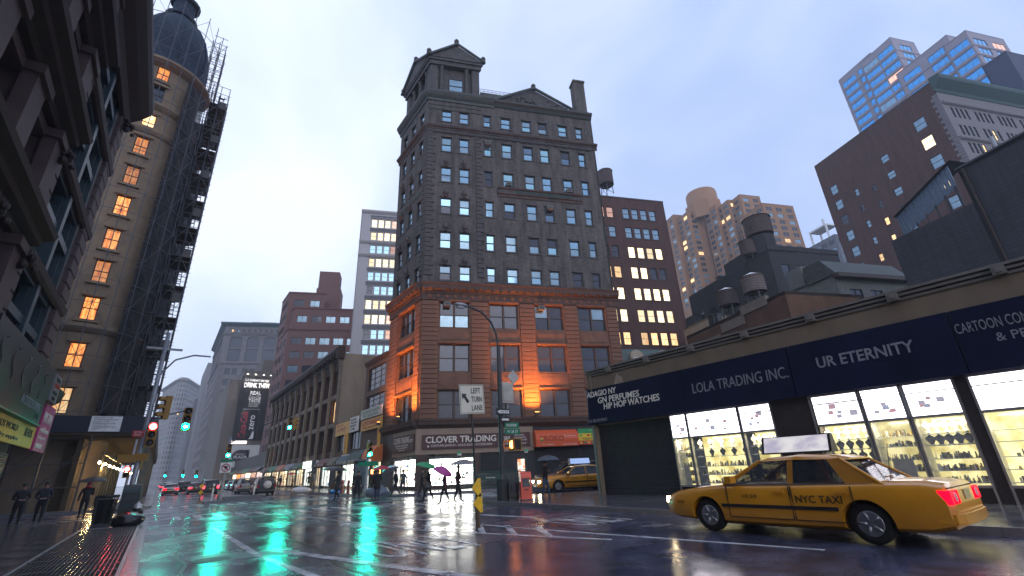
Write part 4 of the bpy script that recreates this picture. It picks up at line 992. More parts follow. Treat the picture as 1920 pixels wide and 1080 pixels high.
o = MB().lathe([(9, z0-9), (9, z0), (.1, z0)], 8).build('penthouse', M_orbrick, OT, (K.x-OT.location.x, K.y-OT.location.y, 0))
# red brown loft block with many lit windows beside the corner tower
M_lbrick = brickmat('liver_brick', (.15, .072, .062), (.12, .06, .055), (.09, .06, .055), 1.3, .35)
K = AT(1060, 372, 80); P2 = AT(1243, 380, 76)
LBK = thing('lit_loft_block', 'red brown brick loft block with rows of glowing windows', 'building', (K.x, K.y, 0))
Kr = AT(1243, 380, 76); Hl = Kr.z; Kl = Vector((Kr.x, Kr.y, 0))-D28*26
Fq = Face(LBK, V2(Kl), V2(Vector((Kr.x, Kr.y, 0)))); rr = rows(Hl-4.0-3.72*7, 3.72, 8, 2.05)
cq = [Fq.W-k for k in (2.6, 4.3, 6.0, 7.7, 10.7, 12.4, 14.1, 17.5, 19.2)]; ops = [(x-.62, x+.62, a, c) for x in cq for a, c in rr]
def chl(o):
    k = int(round((o[2]-rr[0][0])/3.72)); rgt = o[0] > Fq.W-9
    return {7: M_lpink if not rgt else M_sky2, 6: M_sky2, 5: M_lwhite if rgt else M_dk, 4: (M_lwhite if o[0] < Fq.W-5 else M_dk) if rgt else M_lwarm, 3: M_lwhite, 2: pick([(.75, M_lwhite), (.25, M_sky2)]), 1: M_lwarm, 0: M_lwarm}[k]
Fq.wall(0, Hl, ops, M_lbrick, .2); windows(Fq, ops, M_wframe, chl, 'dh', .2)
sm = MB().box(-.75, .75, -.08, .03, -.14, 0).mesh('sill', M_gstone)
for o_ in ops: Fq.put('sill', sm, (o_[0]+o_[1])/2, 0, o_[2])
backs(LBK, [(V2(Kr), V2(Vector((Kr.x, Kr.y, 0))+AV*14))], Hl, M_lbrick); Fq.add('roof', MB().box(0, Fq.W, .2, 14, Hl-.4, Hl-.1), M_dsteel)
Fq.add('parapet', MB().box(0, Fq.W, -.08, .25, Hl-.02, Hl+.25), M_gstone); Fq.add('roof_house', MB().box(Fq.W-5.5, Fq.W-2.2, 2, 5, Hl, Hl+1.0), M_steel); Fq.add('roof_house', MB().box(Fq.W-12.5, Fq.W-8.6, 3, 7, Hl, Hl+1.6), M_steel)
# green mansard house between the corner tower and the loft block
MH = thing('mansard_house', 'small house with a green mansard and white dormers beside the corner tower', 'house', Cc.copy())
Fm = Face(MH, V2(Cc+D28*.05+N28*.5), V2(Cc+D28*13+N28*.5)); Fm.add('wall', MB().box(0, Fm.W, 0, 8, 0, 9.2), M_creamw)
Fm.ledge(9.0, [(.1, 0), (.4, .2), (.45, .45), (.05, .5)], M_creamw)
Fm.add('mansard_roof', MB().xprism([(.1, 9.45), (.9, 12.4), (8, 12.6), (8, 9.45)][::-1], 0, Fm.W), mat('mansard_green', (.06, .10, .10), .6))
for x in (1.9, 5.0, 8.2, 11.2):
    b = MB(); b.box(x-.75, x+.75, .1, 1.2, 9.5, 11.4); b.cyl((x, .1, 11.4), (x, 1.2, 11.4), .75, n=14); Fm.add('dormer', b, M_creamw)
    Fm.put('dormer_window', winmesh(.95, 1.6, M_white, M_dk), x, .06, 9.75)
# roofscape above the low shops
M_blackb = brickmat('black_painted_brick', (.045, .05, .06), (.035, .04, .045), (.03, .03, .035), 1.3, .5)
K = AT(1439, 468, 72); H = K.z
dops = [(2, 3.3, H-6, H-3.9), (5.2, 6.4, H-6.3, H-4.2), (11, 12.2, H-10, H-8), (14.5, 15.8, H-5.5, H-3.6), (4, 5.2, H-10.8, H-8.8), (17.5, 18.7, H-11, H-9)]
T1, t1a, t1b = grid_building('soot_black_loft', 'soot black brick loft carrying the big dark water tank', 'building', K, 20, 13, H, M_blackb, dict(ops=dops, ch=[(.6, M_dk), (.4, M_sky2)], kind='grid'), dict(ops=even(1, 12, 4, 1.3) and [(a, c, H-4.5, H-2.2) for a, c in even(1, 12, 4, 1.3)], ch=[(1, M_dk)]))
t1a.add('bulkhead', MB().box(10, 14.5, .5, 6, H-.2, H+2.0), M_blackb); t1b.add('parapet', MB().box(0, 13, -.1, .3, H, H+.8), M_blackb)
K = AT(1335, 590, 66); g3, _, _ = grid_building('stucco_bulkhead', 'small beige rooftop bulkhead beside the red brown loft block', 'building', K, 7, 6, K.z, M_creamw)
K = AT(1300, 590, 84); g3, _, _ = grid_building('grey_gable', 'narrow grey end wall beside the orange tower', 'building', K, 5, 5, K.z, M_gwall)
K = AT(1553, 482, 52); H = K.z
T2, t2a, t2b = grid_building('stucco_house', 'grey stucco house with a dark mansard and three windows', 'house', K, 16, 9, H-1.6, mat('grey_stucco', (.20, .21, .19), .85, var=.25, streak=3), None, dict(ops=[(a, c, H-5.6, H-3.3) for a, c in even(.8, 8.4, 3, 1.5)], ch=[(1, M_dk)], kind='v2'))
t2b.add('mansard_roof', MB().xprism([(-.4, H-1.9), (.9, H), (3, H+.1), (3, H-1.9)][::-1], -.2, 9.2), M_copper); t2b.add('cornice', MB().box(-.3, 9.3, -.7, 0, H-2.3, H-1.9), M_dbrown)
t2a.add('gable_chimney', MB().box(10.5, 12.5, .2, 1.4, H-2, H+.6), mat('grey_stucco', (.20, .21, .19), .85))
K = AT(1470, 545, 42); H = K.z
M_obrick = brickmat('rust_brick', (.22, .105, .055), (.16, .08, .045), (.1, .07, .05), 1.6, .4)
T3, t3a, t3b = grid_building('rust_brick_house', 'rust brick house with one lit window above the shop roof', 'house', K, 14, 8, H, M_obrick, None, dict(ops=[(3.6, 4.6, H-3.4, H-2.3), (4.9, 5.9, H-3.4, H-2.3)], ch=[(1, M_lor)]))
for k, (a, dz) in enumerate(((2, -.2), (5, -1.0), (8.5, -1.8))): t3a.add('stepped_parapet', MB().box(14-a-3.2, 14-a, -.1, .3, H+dz-.3, H+dz+.55), mat('coping_tan', (.26, .22, .17), .8))
def clutter(F, H, x0, x1, y0, seed):
    rd = random.Random(seed)
    for k in range(6):
        x, y = rd.uniform(x0, x1), y0+rd.uniform(0, 3); h = rd.uniform(.6, 1.8); q = rd.randrange(3)
        if q == 0: F.add('vent_pipe', MB().cyl((x, y, H), (x, y, H+h), .09, n=7).lathe([(.17, H+h), (.15, H+h+.12), (.01, H+h+.18)], 8, (x, y, 0)), M_steel)
        elif q == 1: F.add('vent_box', MB().box(x-.4, x+.4, y-.3, y+.3, H, H+.7*h).box(x-.47, x+.47, y-.37, y+.37, H+.7*h, H+.7*h+.08), M_dsteel)
        else: F.add('aerial', MB().cyl((x, y, H), (x, y, H+h*1.7), .025, n=5).cyl((x-.5, y, H+h*1.5), (x+.5, y, H+h*1.5), .018, n=4).cyl((x-.3, y, H+h*1.25), (x+.3, y, H+h*1.25), .018, n=4), M_dsteel)
clutter(t1b, T1['_h'] if '_h' in T1 else 0, 1, 12, 1, 1) if False else None
clutter(t1a, AT(1439, 468, 72).z, 1, 18, 1.0, 2); clutter(t3a, AT(1470, 545, 42).z, 1, 12, .6, 3); clutter(t2a, AT(1553, 482, 52).z-1.6, 1, 14, .6, 4); clutter(Fq, Hl, 12, 24, 1, 5)
for F_, H_ in ((t1a, 26), (t1b, 26), (t3a, 10)):
    F_.add('downpipe', MB().cyl((F_.W*.4, -.1, 6), (F_.W*.4, -.1, H_), .06, n=6), M_dbrown)
# water tanks
def tank(px, py, R, r, h, label, m, leg=2.4, roofm=None, base=None):
    K = AT(px, py, R); o = thing('water_tank', label, 'water tank', (K.x, K.y, K.z-h-leg-r*.5))
    b = MB(); b.lathe([(.1, 0), (r*1.02, 0), (r, h), (r*1.03, h), (r*1.03, h+.06), (.1, h+.06)], 20); b.build('barrel', m, o, (0, 0, leg), 0)
    MB().lathe([(r*1.1, 0), (.05, r*.5)], 20).build('cone_roof', roofm or M_dsteel, o, (0, 0, leg+h+.06))
    hm = MB().lathe([(r*1.03, 0), (r*1.045, .03), (r*1.03, .06)], 20).mesh('hoop', M_dsteel)
    for k in range(6): ob('hoop', hm, o, (0, 0, leg+.15+h*k/6.2))
    if leg > .3:
        for k in range(4):
            a = pi/4+k*pi/2; x, y = r*.75*cos(a), r*.75*sin(a); MB().cyl((x*1.1, y*1.1, 0), (x, y, leg), .09, n=6).build('leg', M_dsteel, o)
        b = MB()
        for k in range(4):
            a, c = pi/4+k*pi/2, pi/4+(k+1)*pi/2; b.cyl((r*.8*cos(a), r*.8*sin(a), .2), (r*.75*cos(c), r*.75*sin(c), leg-.2), .045, n=5); b.cyl((r*.75*cos(a), r*.75*sin(a), leg-.1), (r*.75*cos(c), r*.75*sin(c), leg-.1), .07, n=5)
        b.build('brace', M_dsteel, o)
    return o
M_wood = mat('weathered_cedar', (.085, .06, .055), .85, var=.3, nscale=8); M_lwood = mat('pale_cedar', (.25, .19, .17), .8, var=.35, nscale=6)
tank(1414, 403, 78, 2.0, 3.0, 'big dark water tank high on the soot black loft', M_wood, 3.6); K = AT(1414, 403, 78); T1r = T1.location
o = MB().lathe([(1.95, 0), (1.95, 5.4), (.1, 5.4)], 18).build('tank_tower', M_blackb, T1, (K.x-T1r.x, K.y-T1r.y, K.z-9.8))
tank(1398, 448, 77, 1.25, 2.4, 'smaller brown water tank tucked left of the big dark one', M_wood, 1.8)
tank(1407, 512, 58, 1.25, 1.9, 'pale banded cedar water tank in front of the soot black loft', M_lwood, 2.6, M_white); tank(1360, 540, 60, 1.15, 1.8, 'dark water tank with a pale cone roof, lowest on the roofs', M_wood, 2.4, M_white)
tank(1133, 318, 84, 1.5, 3.2, 'dark water tank on the roof just right of the corner tower', M_wood, 2.2)

# --- towers behind the shop row
M_wtow = mat('white_terracotta', (.42, .40, .40), .75, var=.15)
K = AT(679, 392, 112); Hw = K.z
WT = thing('white_tower', 'slim pale terracotta tower with glowing windows left of the corner tower', 'building', (K.x, K.y, 0))
K0 = Vector((K.x, K.y, 0)); Fw = Face(WT, V2(K0), V2(K0+D28*22)); rr = rows(Hw-47.2, 3.82, 12, 2.3)
ops = [(a, c, z0, z1) for z0, z1 in rr for a, c in even(2.6, 21.5, 11, 1.35)]
Fw.wall(0, Hw, ops, M_wtow, .25); windows(Fw, ops, M_wframe, lambda o: (pick([(.75, M_lwhite), (.25, M_lpink)]) if int(round((o[2]-rr[0][0])/3.82)) in (4, 5, 8, 10, 11) else pick([(.15, M_lpink), (.65, M_sky), (.2, M_dk)])), 'dh', .25)
for k, z in enumerate((Hw-1.2, Hw-10.2, Hw-14.0, Hw-44)): Fw.ledge(z, [(.1, 0), (.5, .4), (.6, .7), (.6, .9), (.05, 1.)], M_wtow)
for z0, z1 in rr: Fw.add('spandrel_band', MB().box(2.4, 21.6, -.06, .01, z1+.15, z1+1.2), mat('grey_terracotta2', (.17, .17, .18), .8))
ar_ = MB().lathe([(.68, 0), (.82, 0), (.82, .12), (.68, .12)], 12, a0=0, a1=pi).mesh('arch', M_wtow)
for a, c in even(2.6, 21.5, 11, 1.35): o = Fw.put('arch', ar_, (a+c)/2, -.02, rr[11][1]-.1); o.rotation_euler = (pi/2, 0, Fw.rz)
backs(WT, [(V2(K0+AV*16), V2(K0))], Hw, M_wtow); Fw.add('roof', MB().box(0, 22, .3, 16, Hw-.5, Hw-.1), M_dsteel)
# red brick stepped office block
M_red = mat('salmon_brick', (.235, .12, .105), .85, var=.14)
RB_ = None
def red_block(pxl, py, R, L, Dp, back=0.):
    global RB_
    K = AT(pxl, py, R); H = K.z; K = Vector((K.x, K.y, 0))
    if RB_ is None: RB_ = thing('red_office_block', 'salmon brick office block with setbacks and paired windows', 'building', (K.x, K.y, 0))
    Pl = Vector((K.x, K.y+Dp, 0))
    for F, n in ((Face(RB_, V2(Pl), V2(K)), 3), (Face(RB_, V2(K), V2(K+D28*L)), int(L/3.6))):
        ops = [(a, c, z, z+1.9) for a, c in even(.6, F.W-.6, n, 2.6) for z in [H-4.0-3.8*k for k in range(9)]]
        F.wall(0, H, ops, M_red, .2); windows(F, ops, M_wframe, [(.5, M_sky2), (.46, M_dk), (.04, M_lpink)], 'v2', .2); F.add('coping', MB().box(-.1, F.W+.1, -.1, .3, H, H+.35), mat('rust_coping', (.2, .07, .05), .7))
    roofcap(RB_, [V2(Pl), V2(K), V2(K+D28*L), V2(K+D28*L+Vector((0, Dp, 0)))], H, M_red)
red_block(540, 618, 132, 26, 14); red_block(551, 578, 136, 24, 12); red_block(543, 549, 139, 10, 10)
K = AT(594, 540, 142); b = MB(); b.box(0, 7, 0, 6, 30, K.z); b.box(.3, 6.2, .3, 5.6, K.z, AT(600, 508, 142).z); b.build('roof_tower', M_red, RB_, Vector((K.x, K.y, 0))-RB_.location, A28)
# billboard building beyond the pilaster row
M_bbw = mat('billboard_wall', (.21, .18, .155), .85, var=.2)
GB = thing('billboard_building', 'tan side wall building carrying the tall drink billboard', 'building', (15.6, 160.6, 0))
MB().box(0, 14, 0, 30, 0, 33).build('wall', M_bbw, GB); MB().box(-3.2, 0, 1, 40, 0, 30).build('side_wing', M_bbw, GB); MB().box(5, 14, 2, 20, 33, 37).build('bulkhead', M_bbw, GB)
FBB = Face(None, (15.4, 160.4), (23.8, 160.4))
M_bbk = mat('billboard_black', (.012, .010, .012), .35, var=.2)
o = thing('billboard', 'tall black drink billboard with a can and white words DRINK THEM', 'billboard', (15.3, 160.4, 12.3))
MB().box(0, 8.6, 0, .2, 0, 18.8).build('panel', M_bbk, o)
text('OUR STANDARDS ARE HIGH', 6.6, .75, 'lettering', M_white, o, (.9, -.03, 17.3)); text('DRINK THEM', 6.8, 1.5, 'lettering', M_white, o, (.9, -.03, 15.4), bold=.03)
text('REAL', 2.9, 1.1, 'lettering', M_white, o, (2.9, -.03, 13.3), bold=.02); text('Coca-Cola', 3.2, 1.0, 'lettering', M_white, o, (2.7, -.03, 12.1), shear=.35); text('TASTE', 3.2, 1.0, 'lettering', M_white, o, (2.7, -.03, 11.0), bold=.02); text('AND ZERO\nCALORIES', 2.9, 1.1, 'lettering', M_white, o, (2.9, -.03, 9.7))
b = MB(); b.xprism([(0, 0)]*3, 0, 0) if False else None
can = MB(); can.lathe([(2.2, 0), (2.55, .35), (2.6, .6), (2.6, 8.0), (2.3, 8.7), (2.3, 8.85), (.1, 8.8)], 24, sy=.14); can.build('can', mat('can_black', (.025, .022, .024), .25, .3, var=.2), o, (3.9, -.02, .15), 0, True)
can = MB(); can.lathe([(2.32, 0), (2.36, .12), (2.3, .2)], 24, sy=.15); can.build('can_rim', M_steel, o, (3.9, -.02, 8.85))
M_cred = mat('can_red', (.42, .02, .03), .4)
t_ = text('Coca-Cola', 7.4, 1.9, 'lettering', M_cred, o, (3.2, -.42, .8), shear=.35, bold=.02); t_.rotation_euler = (0, -pi/2, 0)
t_ = text('zero', 4.2, 1.15, 'lettering', M_white, o, (5.15, -.4, 3.0), bold=.01); t_.rotation_euler = (0, -pi/2, 0)
b = MB()
for k in range(8):
    z0, z1 = .4+k*.32, .4+(k+1)*.32; x0, x1 = 4.2+.9*(k/8)**.6, 4.2+.9*((k+1)/8)**.6; w0, w1 = 1.1*(1-k/10), 1.1*(1-(k+1)/10); b.face([(x0, -.39, z0), (x0+w0, -.36, z0), (x1+w1, -.36, z1), (x1, -.39, z1)])
b.build('swoosh', M_white, o)
for x in (1.2, 3.4, 5.6, 7.6):
    b = MB(); b.tube([(x, 0, 18.8), (x, -1.0, 19.6), (x, -1.6, 19.4)], .06, 5); b.box(x-.3, x+.3, -1.9, -1.4, 19.2, 19.42); b.build('billboard_lamp', M_dsteel, o)
    MB().box(x-.25, x+.25, -1.85, -1.45, 19.18, 19.2).build('lamp_lens', emat('lamp_lens', (1, .97, .85), 10), o)
    l = bpy.data.lights.new('billboard_light', 'SPOT'); l.energy = 600; l.color = (1, .96, .9); l.spot_size = radians(120); l.spot_blend = 1; l.shadow_soft_size = .3
    lo = bpy.data.objects.new('billboard_light', l); COL.objects.link(lo); lo.parent = o; lo.location = (x, -2.2, 19.0); lo.rotation_euler = (radians(18), 0, 0)
MB().box(-.2, 4.0, -.25, .1, -.9, -.1).build('lit_strip', emat('strip_glow', (1, .9, .9), 1.5), o)
o = thing('plaza_sign', 'grey sign with a dark oval plaza emblem below the drink billboard', 'sign', (14.6, 160.3, 5.0))
MB().box(0, 8.4, 0, .2, 0, 6.0).build('panel', mat('plaza_sign_grey', (.6, .6, .56), .5, var=.05), o)
M_plum = mat('emblem_plum', (.07, .035, .05), .5)
b = MB(); b.lathe([(.01, 0), (1.75, 0), (1.75, .05), (.01, .05)], 24, sx=1.25); b.box(1.0, 2.2, -1.0, 1.7, 0, .05); q_ = b.build('emblem', M_plum, o, (3.6, -.02, 3.0)); q_.rotation_euler = (pi/2, 0, 0)
text('BROADWAY', 2.6, .4, 'lettering', M_white, o, (2.4, -.1, 3.3)); text('PLAZA', 3.4, .75, 'lettering', M_white, o, (2.0, -.1, 2.35), bold=.02)
# buildings between and beyond
LWB = thing('far_shops', 'low dark shop block below the billboards with a lit canopy', 'building', (17, 108.5, 0))
MB().box(0, 18, 0, 50, 0, 6.5).build('wall', M_dbrown, LWB)
Fx = Face(LWB, (17, 158), (17, 108.6))
for k in range(6): shopwin(Fx, .5+8.1*k, 7.6+8.1*k, .3, 2.8, [M_shopwarm, M_lor][k % 2], .1, 1, dep=.9) if False else Fx.add('lit_shopfront', MB().box(.8+8.1*k, 7.2+8.1*k, -.05, .0, .4, 2.9), [M_shopwarm, M_lor, M_lpink][k % 3])
for k in range(6): Fx.add('awning', MB().xprism([(0, 3.1), (0, 4.0), (-1.2, 3.1)], .4+8.1*k, 7.8+8.1*k), [mat('awning_cloth_10', (.02, .16, .07)), mat('awning_cloth_11', (.1, .02, .02)), M_black][k % 3])
# ornate grey building with arches and green cornice
M_gray = mat('grey_limestone', (.22, .205, .20), .8, var=.2, nscale=.5)
K = AT(425, 606, 262); Hg = K.z
OG = thing('arcaded_office', 'ornate grey office building with arched top windows and green cornice', 'building', (K.x, K.y, 0))
K0 = Vector((K.x, K.y, 0)); Fg = Face(OG, V2(K0), V2(K0+D28*34)); Fgl = Face(OG, (K0.x, K0.y+60), V2(K0))
for F, n in ((Fg, 4), (Fgl, 8)):
    cs = even(2, F.W-1, n, (F.W-3)/n*.72); ops = []
    for a, c in cs:
        ops.append((a, c, Hg-12.5, Hg-7.2)); ops.append((a, c, Hg-19.5, Hg-13.2))
        for k in range(9): ops += [(a, (a+c)/2-.4, Hg-26-5.2*k, Hg-23-5.2*k), ((a+c)/2+.4, c, Hg-26-5.2*k, Hg-23-5.2*k)]
    for a, c in even(2, F.W-1, n*3, 1.2): ops.append((a, c, Hg-4.8, Hg-2.9))
    F.wall(0, Hg, ops, M_gray, .5); windows(F, ops, mat('grey_sash', (.1, .1, .1), .5), lambda o: M_dk if o[1]-o[0] > 3 else pick([(.68, M_dk), (.22, M_sky2), (.1, M_lwarm)]), 'grid', .5, t=.2)
    am = MB().lathe([(1, -.3), (1.22, -.3), (1.22, .3), (1, .3)], 14, a0=0, a1=pi).mesh('arch', M_gray)
    for a, c in cs:
        o = F.put('arch', am, (a+c)/2, -.1, Hg-8.6); o.rotation_euler = (pi/2, 0, F.rz); o.scale = ((c-a)/2, (c-a)/2*.8, 1)
    F.ledge(Hg-1.6, [(.2, 0), (1.2, .8), (2.0, 1.2), (2.0, 1.8), (.1, 2.0)], mat('verdigris_roof', (.07, .15, .14), .6), -1.9, F.W+.2)
    for z in (Hg-6.2, Hg-21, Hg-5.4): F.ledge(z, [(.1, 0), (.6, .4), (.6, .8), (.05, .9)], M_gray)
Fg.add('roof', MB().box(0, Fg.W, 1, 40, Hg-.6, Hg-.1), M_dsteel); Fg.add('roof_house', MB().box(10, 22, 5, 15, Hg, Hg+2.5), M_gray)
qg = [MB().bbox(0, 1.4+.9*k, -.25, .05, 0, 1.5, .08).mesh('quoin_stone', M_gray) for k in (0, 1)]
for k in range(28): Fg.put('quoin_stone', qg[k % 2], 0, 0, Hg-22-1.7*k) if Hg-22-1.7*k > 1 else None
# darker neighbours further down the street
def far_block(name, label, pxl, py, R, L, Dp, m, ch, dy=3.6, w=1.5, n=7, nl=14, corn=None, sw=None):
    K = AT(pxl, py, R); H = K.z; K = Vector((K.x, K.y, 0)); root = thing(name, label, 'building', K)
    for F, q in ((Face(root, (K.x, K.y+Dp), V2(K)), nl), (Face(root, V2(K), (K.x+L, K.y)), n)):
        ops = [(a, c, z, z+2.0) for a, c in even(.5, F.W-.5, q, w if q == n else min(w, F.W/q*.7)) for z in [H-5-dy*k for k in range(int((H-8)/dy))]] if not (sw and q == n) else []
        F.wall(0, H, ops, m, .25); windows(F, ops, M_wframe, ch, 'plain', .25)
        if corn: F.ledge(H-1.2, [(.1, 0), (.9, .6), (1.2, 1.0), (1.2, 1.4), (.05, 1.6)], corn, -1, F.W)
    roofcap(root, [(K.x, K.y+Dp), V2(K), (K.x+L, K.y), (K.x+L, K.y+Dp)], H, M_dsteel)
    return root
far_block('dark_loft', 'dark loft building with a green edge left of the arcaded office', 412, 690, 335, 30, 50, mat('dark_granite', (.10, .10, .11), .8), [(.8, M_dk), (.1, M_sky2), (.1, M_lwarm)], n=6, nl=9, corn=mat('verdigris_roof', (.07, .15, .14), .6))
far_block('pale_slab', 'pale banded slab with a blank side beyond the dark loft', 390, 680, 400, 34, 60, mat('pale_grey_brick', (.30, .29, .28), .8), [(.7, M_dk), (.3, M_sky2)], n=6, nl=14, sw=True)
far_block('street_end_block', 'hazy grey block just right of the wedge tower', 366, 748, 440, 24, 50, mat('grey_brick_far', (.2, .2, .2), .8), [(.8, M_dk), (.2, M_sky2)], n=5, nl=10)
# the wedge shaped tower at the end of the street
M_lime = mat('pale_limestone', (.42, .40, .37), .8, var=.1)
K = AT(345, 712, 490); Hf = K.z
FT = thing('wedge_tower', 'hazy wedge shaped tower with a rounded nose closing the street', 'building', (K.x, K.y, 0))
nose = [(-3.6, 1.2), (-2.0, -1.0), (0, -1.8), (2.0, -1.0), (3.6, 1.2)]; poly = [(-14, 62)] + nose + [(20, 58)]
for p, q in zip(poly, poly[1:]):
    F = Face(FT, (K.x+p[0], K.y+p[1]), (K.x+q[0], K.y+q[1])); n = max(1, int(F.W/3.6))
    ops = [(a, c, z, z+2.2) for a, c in even(.3, F.W-.3, n, 1.3 if n > 1 else 1.1) for z in [Hf-6.5-3.9*k for k in range(20)]]
    F.wall(0, Hf, ops, M_lime, .3); windows(F, ops, mat('grey_sash', (.1, .1, .1), .5), [(.9, M_dk), (.06, M_sky2), (.04, M_lwarm)], 'plain', .3)
    F.ledge(Hf-2.5, [(.1, 0), (1.2, 1.0), (2.0, 1.8), (2.0, 2.5), (.1, 2.7)], M_lime); F.ledge(Hf-16, [(.1, 0), (.6, .4), (.6, .9), (.05, 1)], M_lime); F.ledge(Hf-62, [(.1, 0), (.6, .4), (.6, .9), (.05, 1)], M_lime)
b = MB(); b.prism(poly, Hf-.3, Hf); b.build('roof', M_lime, FT); b = MB(); b.prism([(p[0]*.9, p[1]*.9+1) for p in poly], Hf, Hf+2.0); b.build('balustrade', M_lime, FT)
# ============================================================ LEFT SIDE
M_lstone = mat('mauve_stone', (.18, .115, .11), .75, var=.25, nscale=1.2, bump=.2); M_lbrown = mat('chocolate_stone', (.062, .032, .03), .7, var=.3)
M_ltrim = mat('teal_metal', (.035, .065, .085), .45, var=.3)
NL = thing('brownstone_block', 'dark ornate stone building with heavy ledges filling the left edge', 'building', (-5, 27.8, 0))
Fn = Face(NL, (-5, -14), (-5, 27.8)); W_ = Fn.W     # local x = y + 14
levels = [5.2, 9.0, 12.9, 16.6, 20.2]
ops = []
for li, z in enumerate(levels[:-1]):
    z1 = levels[li+1]
    for k in range(11): x0 = W_-8.7-3.15*(k+1); ops.append((x0+.55, x0+2.5, z+.7, z1-.75))
    ops.append((W_-7.2, W_-1.75, z+.15, z1-.15))
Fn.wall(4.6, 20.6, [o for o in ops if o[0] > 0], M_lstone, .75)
for o in ops:
    if o[0] < 12: continue
    big = o[1]-o[0] > 3
    if not big: Fn.put('window', winmesh(o[1]-o[0], o[3]-o[2], M_wframe, M_dk, 'dh', .1), (o[0]+o[1])/2, .68, o[2])
    else:
        b = MB(); w = o[1]-o[0]; h = o[3]-o[2]
        b.box(0, .25, -.1, .5, 0, h); b.box(w-.25, w, -.1, .5, 0, h); b.box(w/2-.2, w/2+.2, -.15, .4, 0, h)
        for z in (0, h*.5, h-.3): b.box(.25, w-.25, -.05, .4, z, z+.3)
        for x in (.25, w/2-.3, w/2+.2, w-.5): b.box(x, x+.12, .05, .3, .3, h-.3)
        Fn.add('metal_bay', b, M_ltrim, o[0], .1, o[2]); Fn.put('window', winmesh(w-.5, h-.1, M_ltrim, M_dk, 'v2', .1), (o[0]+o[1])/2, .6, o[2]+.05)
for k in range(12):
    x = W_-9.0-3.15*k
    if x < 12: break
    for z, z1 in zip(levels, levels[1:]):
        b = MB(); b.box(-.5, .5, -.3, .05, .35, z1-z-.7); b.box(-.62, .62, -.42, .05, z1-z-.7, z1-z-.4); b.box(-.6, .6, -.38, .05, 0.1, .35); Fn.add('pilaster', b, M_lstone, x, 0, z)
for z in levels:
    top = z > 20
    Fn.ledge(z-.4, [(.2, 0), (.3, .12), (.55, .2), (.6, .35), (.85, .45), (.9, .62), (.1, .75)] if not top else [(.2, -.6), (.35, -.2), (.7, .1), (1.0, .5), (1.1, .8), (1.1, 1.1), (.2, 1.3)], M_lbrown, 10, W_-8.4 if not top else W_-.5, 'ledge' if not top else 'cornice')
    if not top and z > 6: Fn.ledge(z-.3, [(.1, 0), (.2, .1), (.25, .35), (.05, .45)], M_lbrown, W_-8.4, W_, 'string_course')
Fn.ledge(4.5, [(.2, 0), (.5, .2), (.9, .5), (1.0, .9), (.1, 1.)], M_lbrown, 10, W_+.3, 'ledge')
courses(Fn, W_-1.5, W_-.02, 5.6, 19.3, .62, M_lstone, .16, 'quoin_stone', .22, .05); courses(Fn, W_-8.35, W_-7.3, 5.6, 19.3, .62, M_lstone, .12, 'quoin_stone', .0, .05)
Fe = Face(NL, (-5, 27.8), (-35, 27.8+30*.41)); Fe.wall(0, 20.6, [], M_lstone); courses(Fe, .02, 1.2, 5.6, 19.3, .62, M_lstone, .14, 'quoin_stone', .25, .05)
fo = MB()
for k in range(16): fo.ball((random.uniform(-.3, .3), random.uniform(-.35, 0), random.uniform(-.4, .3)), random.uniform(.08, .16), 6)
fom = fo.mesh('carved_bracket', M_lbrown)
for x, z in ((W_-1.0, 4.1), (W_-8.5, 4.1), (W_-8.5, 8.3), (W_-12.1, 8.3), (W_-15.3, 8.3), (W_-8.5, 12.2), (W_-.9, 19.0)): Fn.put('carved_bracket', fom, x, -.25, z)
Fn.add('shop_wall', MB().box(0, W_-.3, .1, .5, .13, 4.55), M_lbrown); slats(Fn, W_-7, W_-.6, .15, 2.9, M_dshut, .0); Fn.add('roof', MB().box(0, W_, .5, 20, 20.3, 20.6), M_dsteel)
# signs hung on it
o = sgn(Fn, 'large black billboard with pale figures on the dark stone building', 30.5, W_-3.2, 3.75, 5.75, M_bbk, y=-.9, th=.12, cat='billboard', name='hanging_billboard')
text('ACCESSORIES', 3.0, .28, 'lettering', M_grey_l, o, (4.4, -.14, .35)); text('DVF', .7, .2, 'lettering', M_vgreen, o, (6.9, -.14, .1))
b = MB()
for k in range(5):
    x = .9+1.45*k; b = MB(); b.tube([(x+.22*sin(t*.7+k), -.13, .75+t*.1) for t in range(9)], .018, 5); b.ball((x+.15, -.125, 1.65), .05, 8); b.build('figure', mat('dim_print', (.09, .07, .08), .5), o)
MB().box(-.05, 8.2, -.16, .1, -.06, .0).build('green_trim', M_greensign, o)
o = sgn(Fn, 'yellow shop sign below the black billboard at the left edge', 33.2, W_-2.3, 2.95, 3.7, mat('lemon_sign', (.6, .42, .02), .5), y=-.8); put_text(o, 'BEADS WORLD', .5, .4, 3.0, .2, M_black); put_text(o, 'jewelry supplies', .5, .1, 3.4, .16, M_black); put_text(o, 'BEADS', 4.6, .35, 1.2, .28, M_black)
o = sgn(Fn, 'magenta sign with white letters standing out from the dark stone building', W_-2.25, W_-.1, 2.9, 4.65, mat('magenta_sign', (.42, .03, .17), .5), y=-.85, th=.08)
put_text(o, 'PINK TOWN', .2, 1.05, 1.6, .4, M_cream, -.09); put_text(o, 'www.PinkTown.com', .2, .7, 1.6, .2, M_cream, -.09); put_text(o, 'Fashion Jewelry', .2, .42, 1.4, .15, M_cream, -.09); put_text(o, 'WHOLESALE', .2, .12, 1.2, .16, M_cream, -.09)
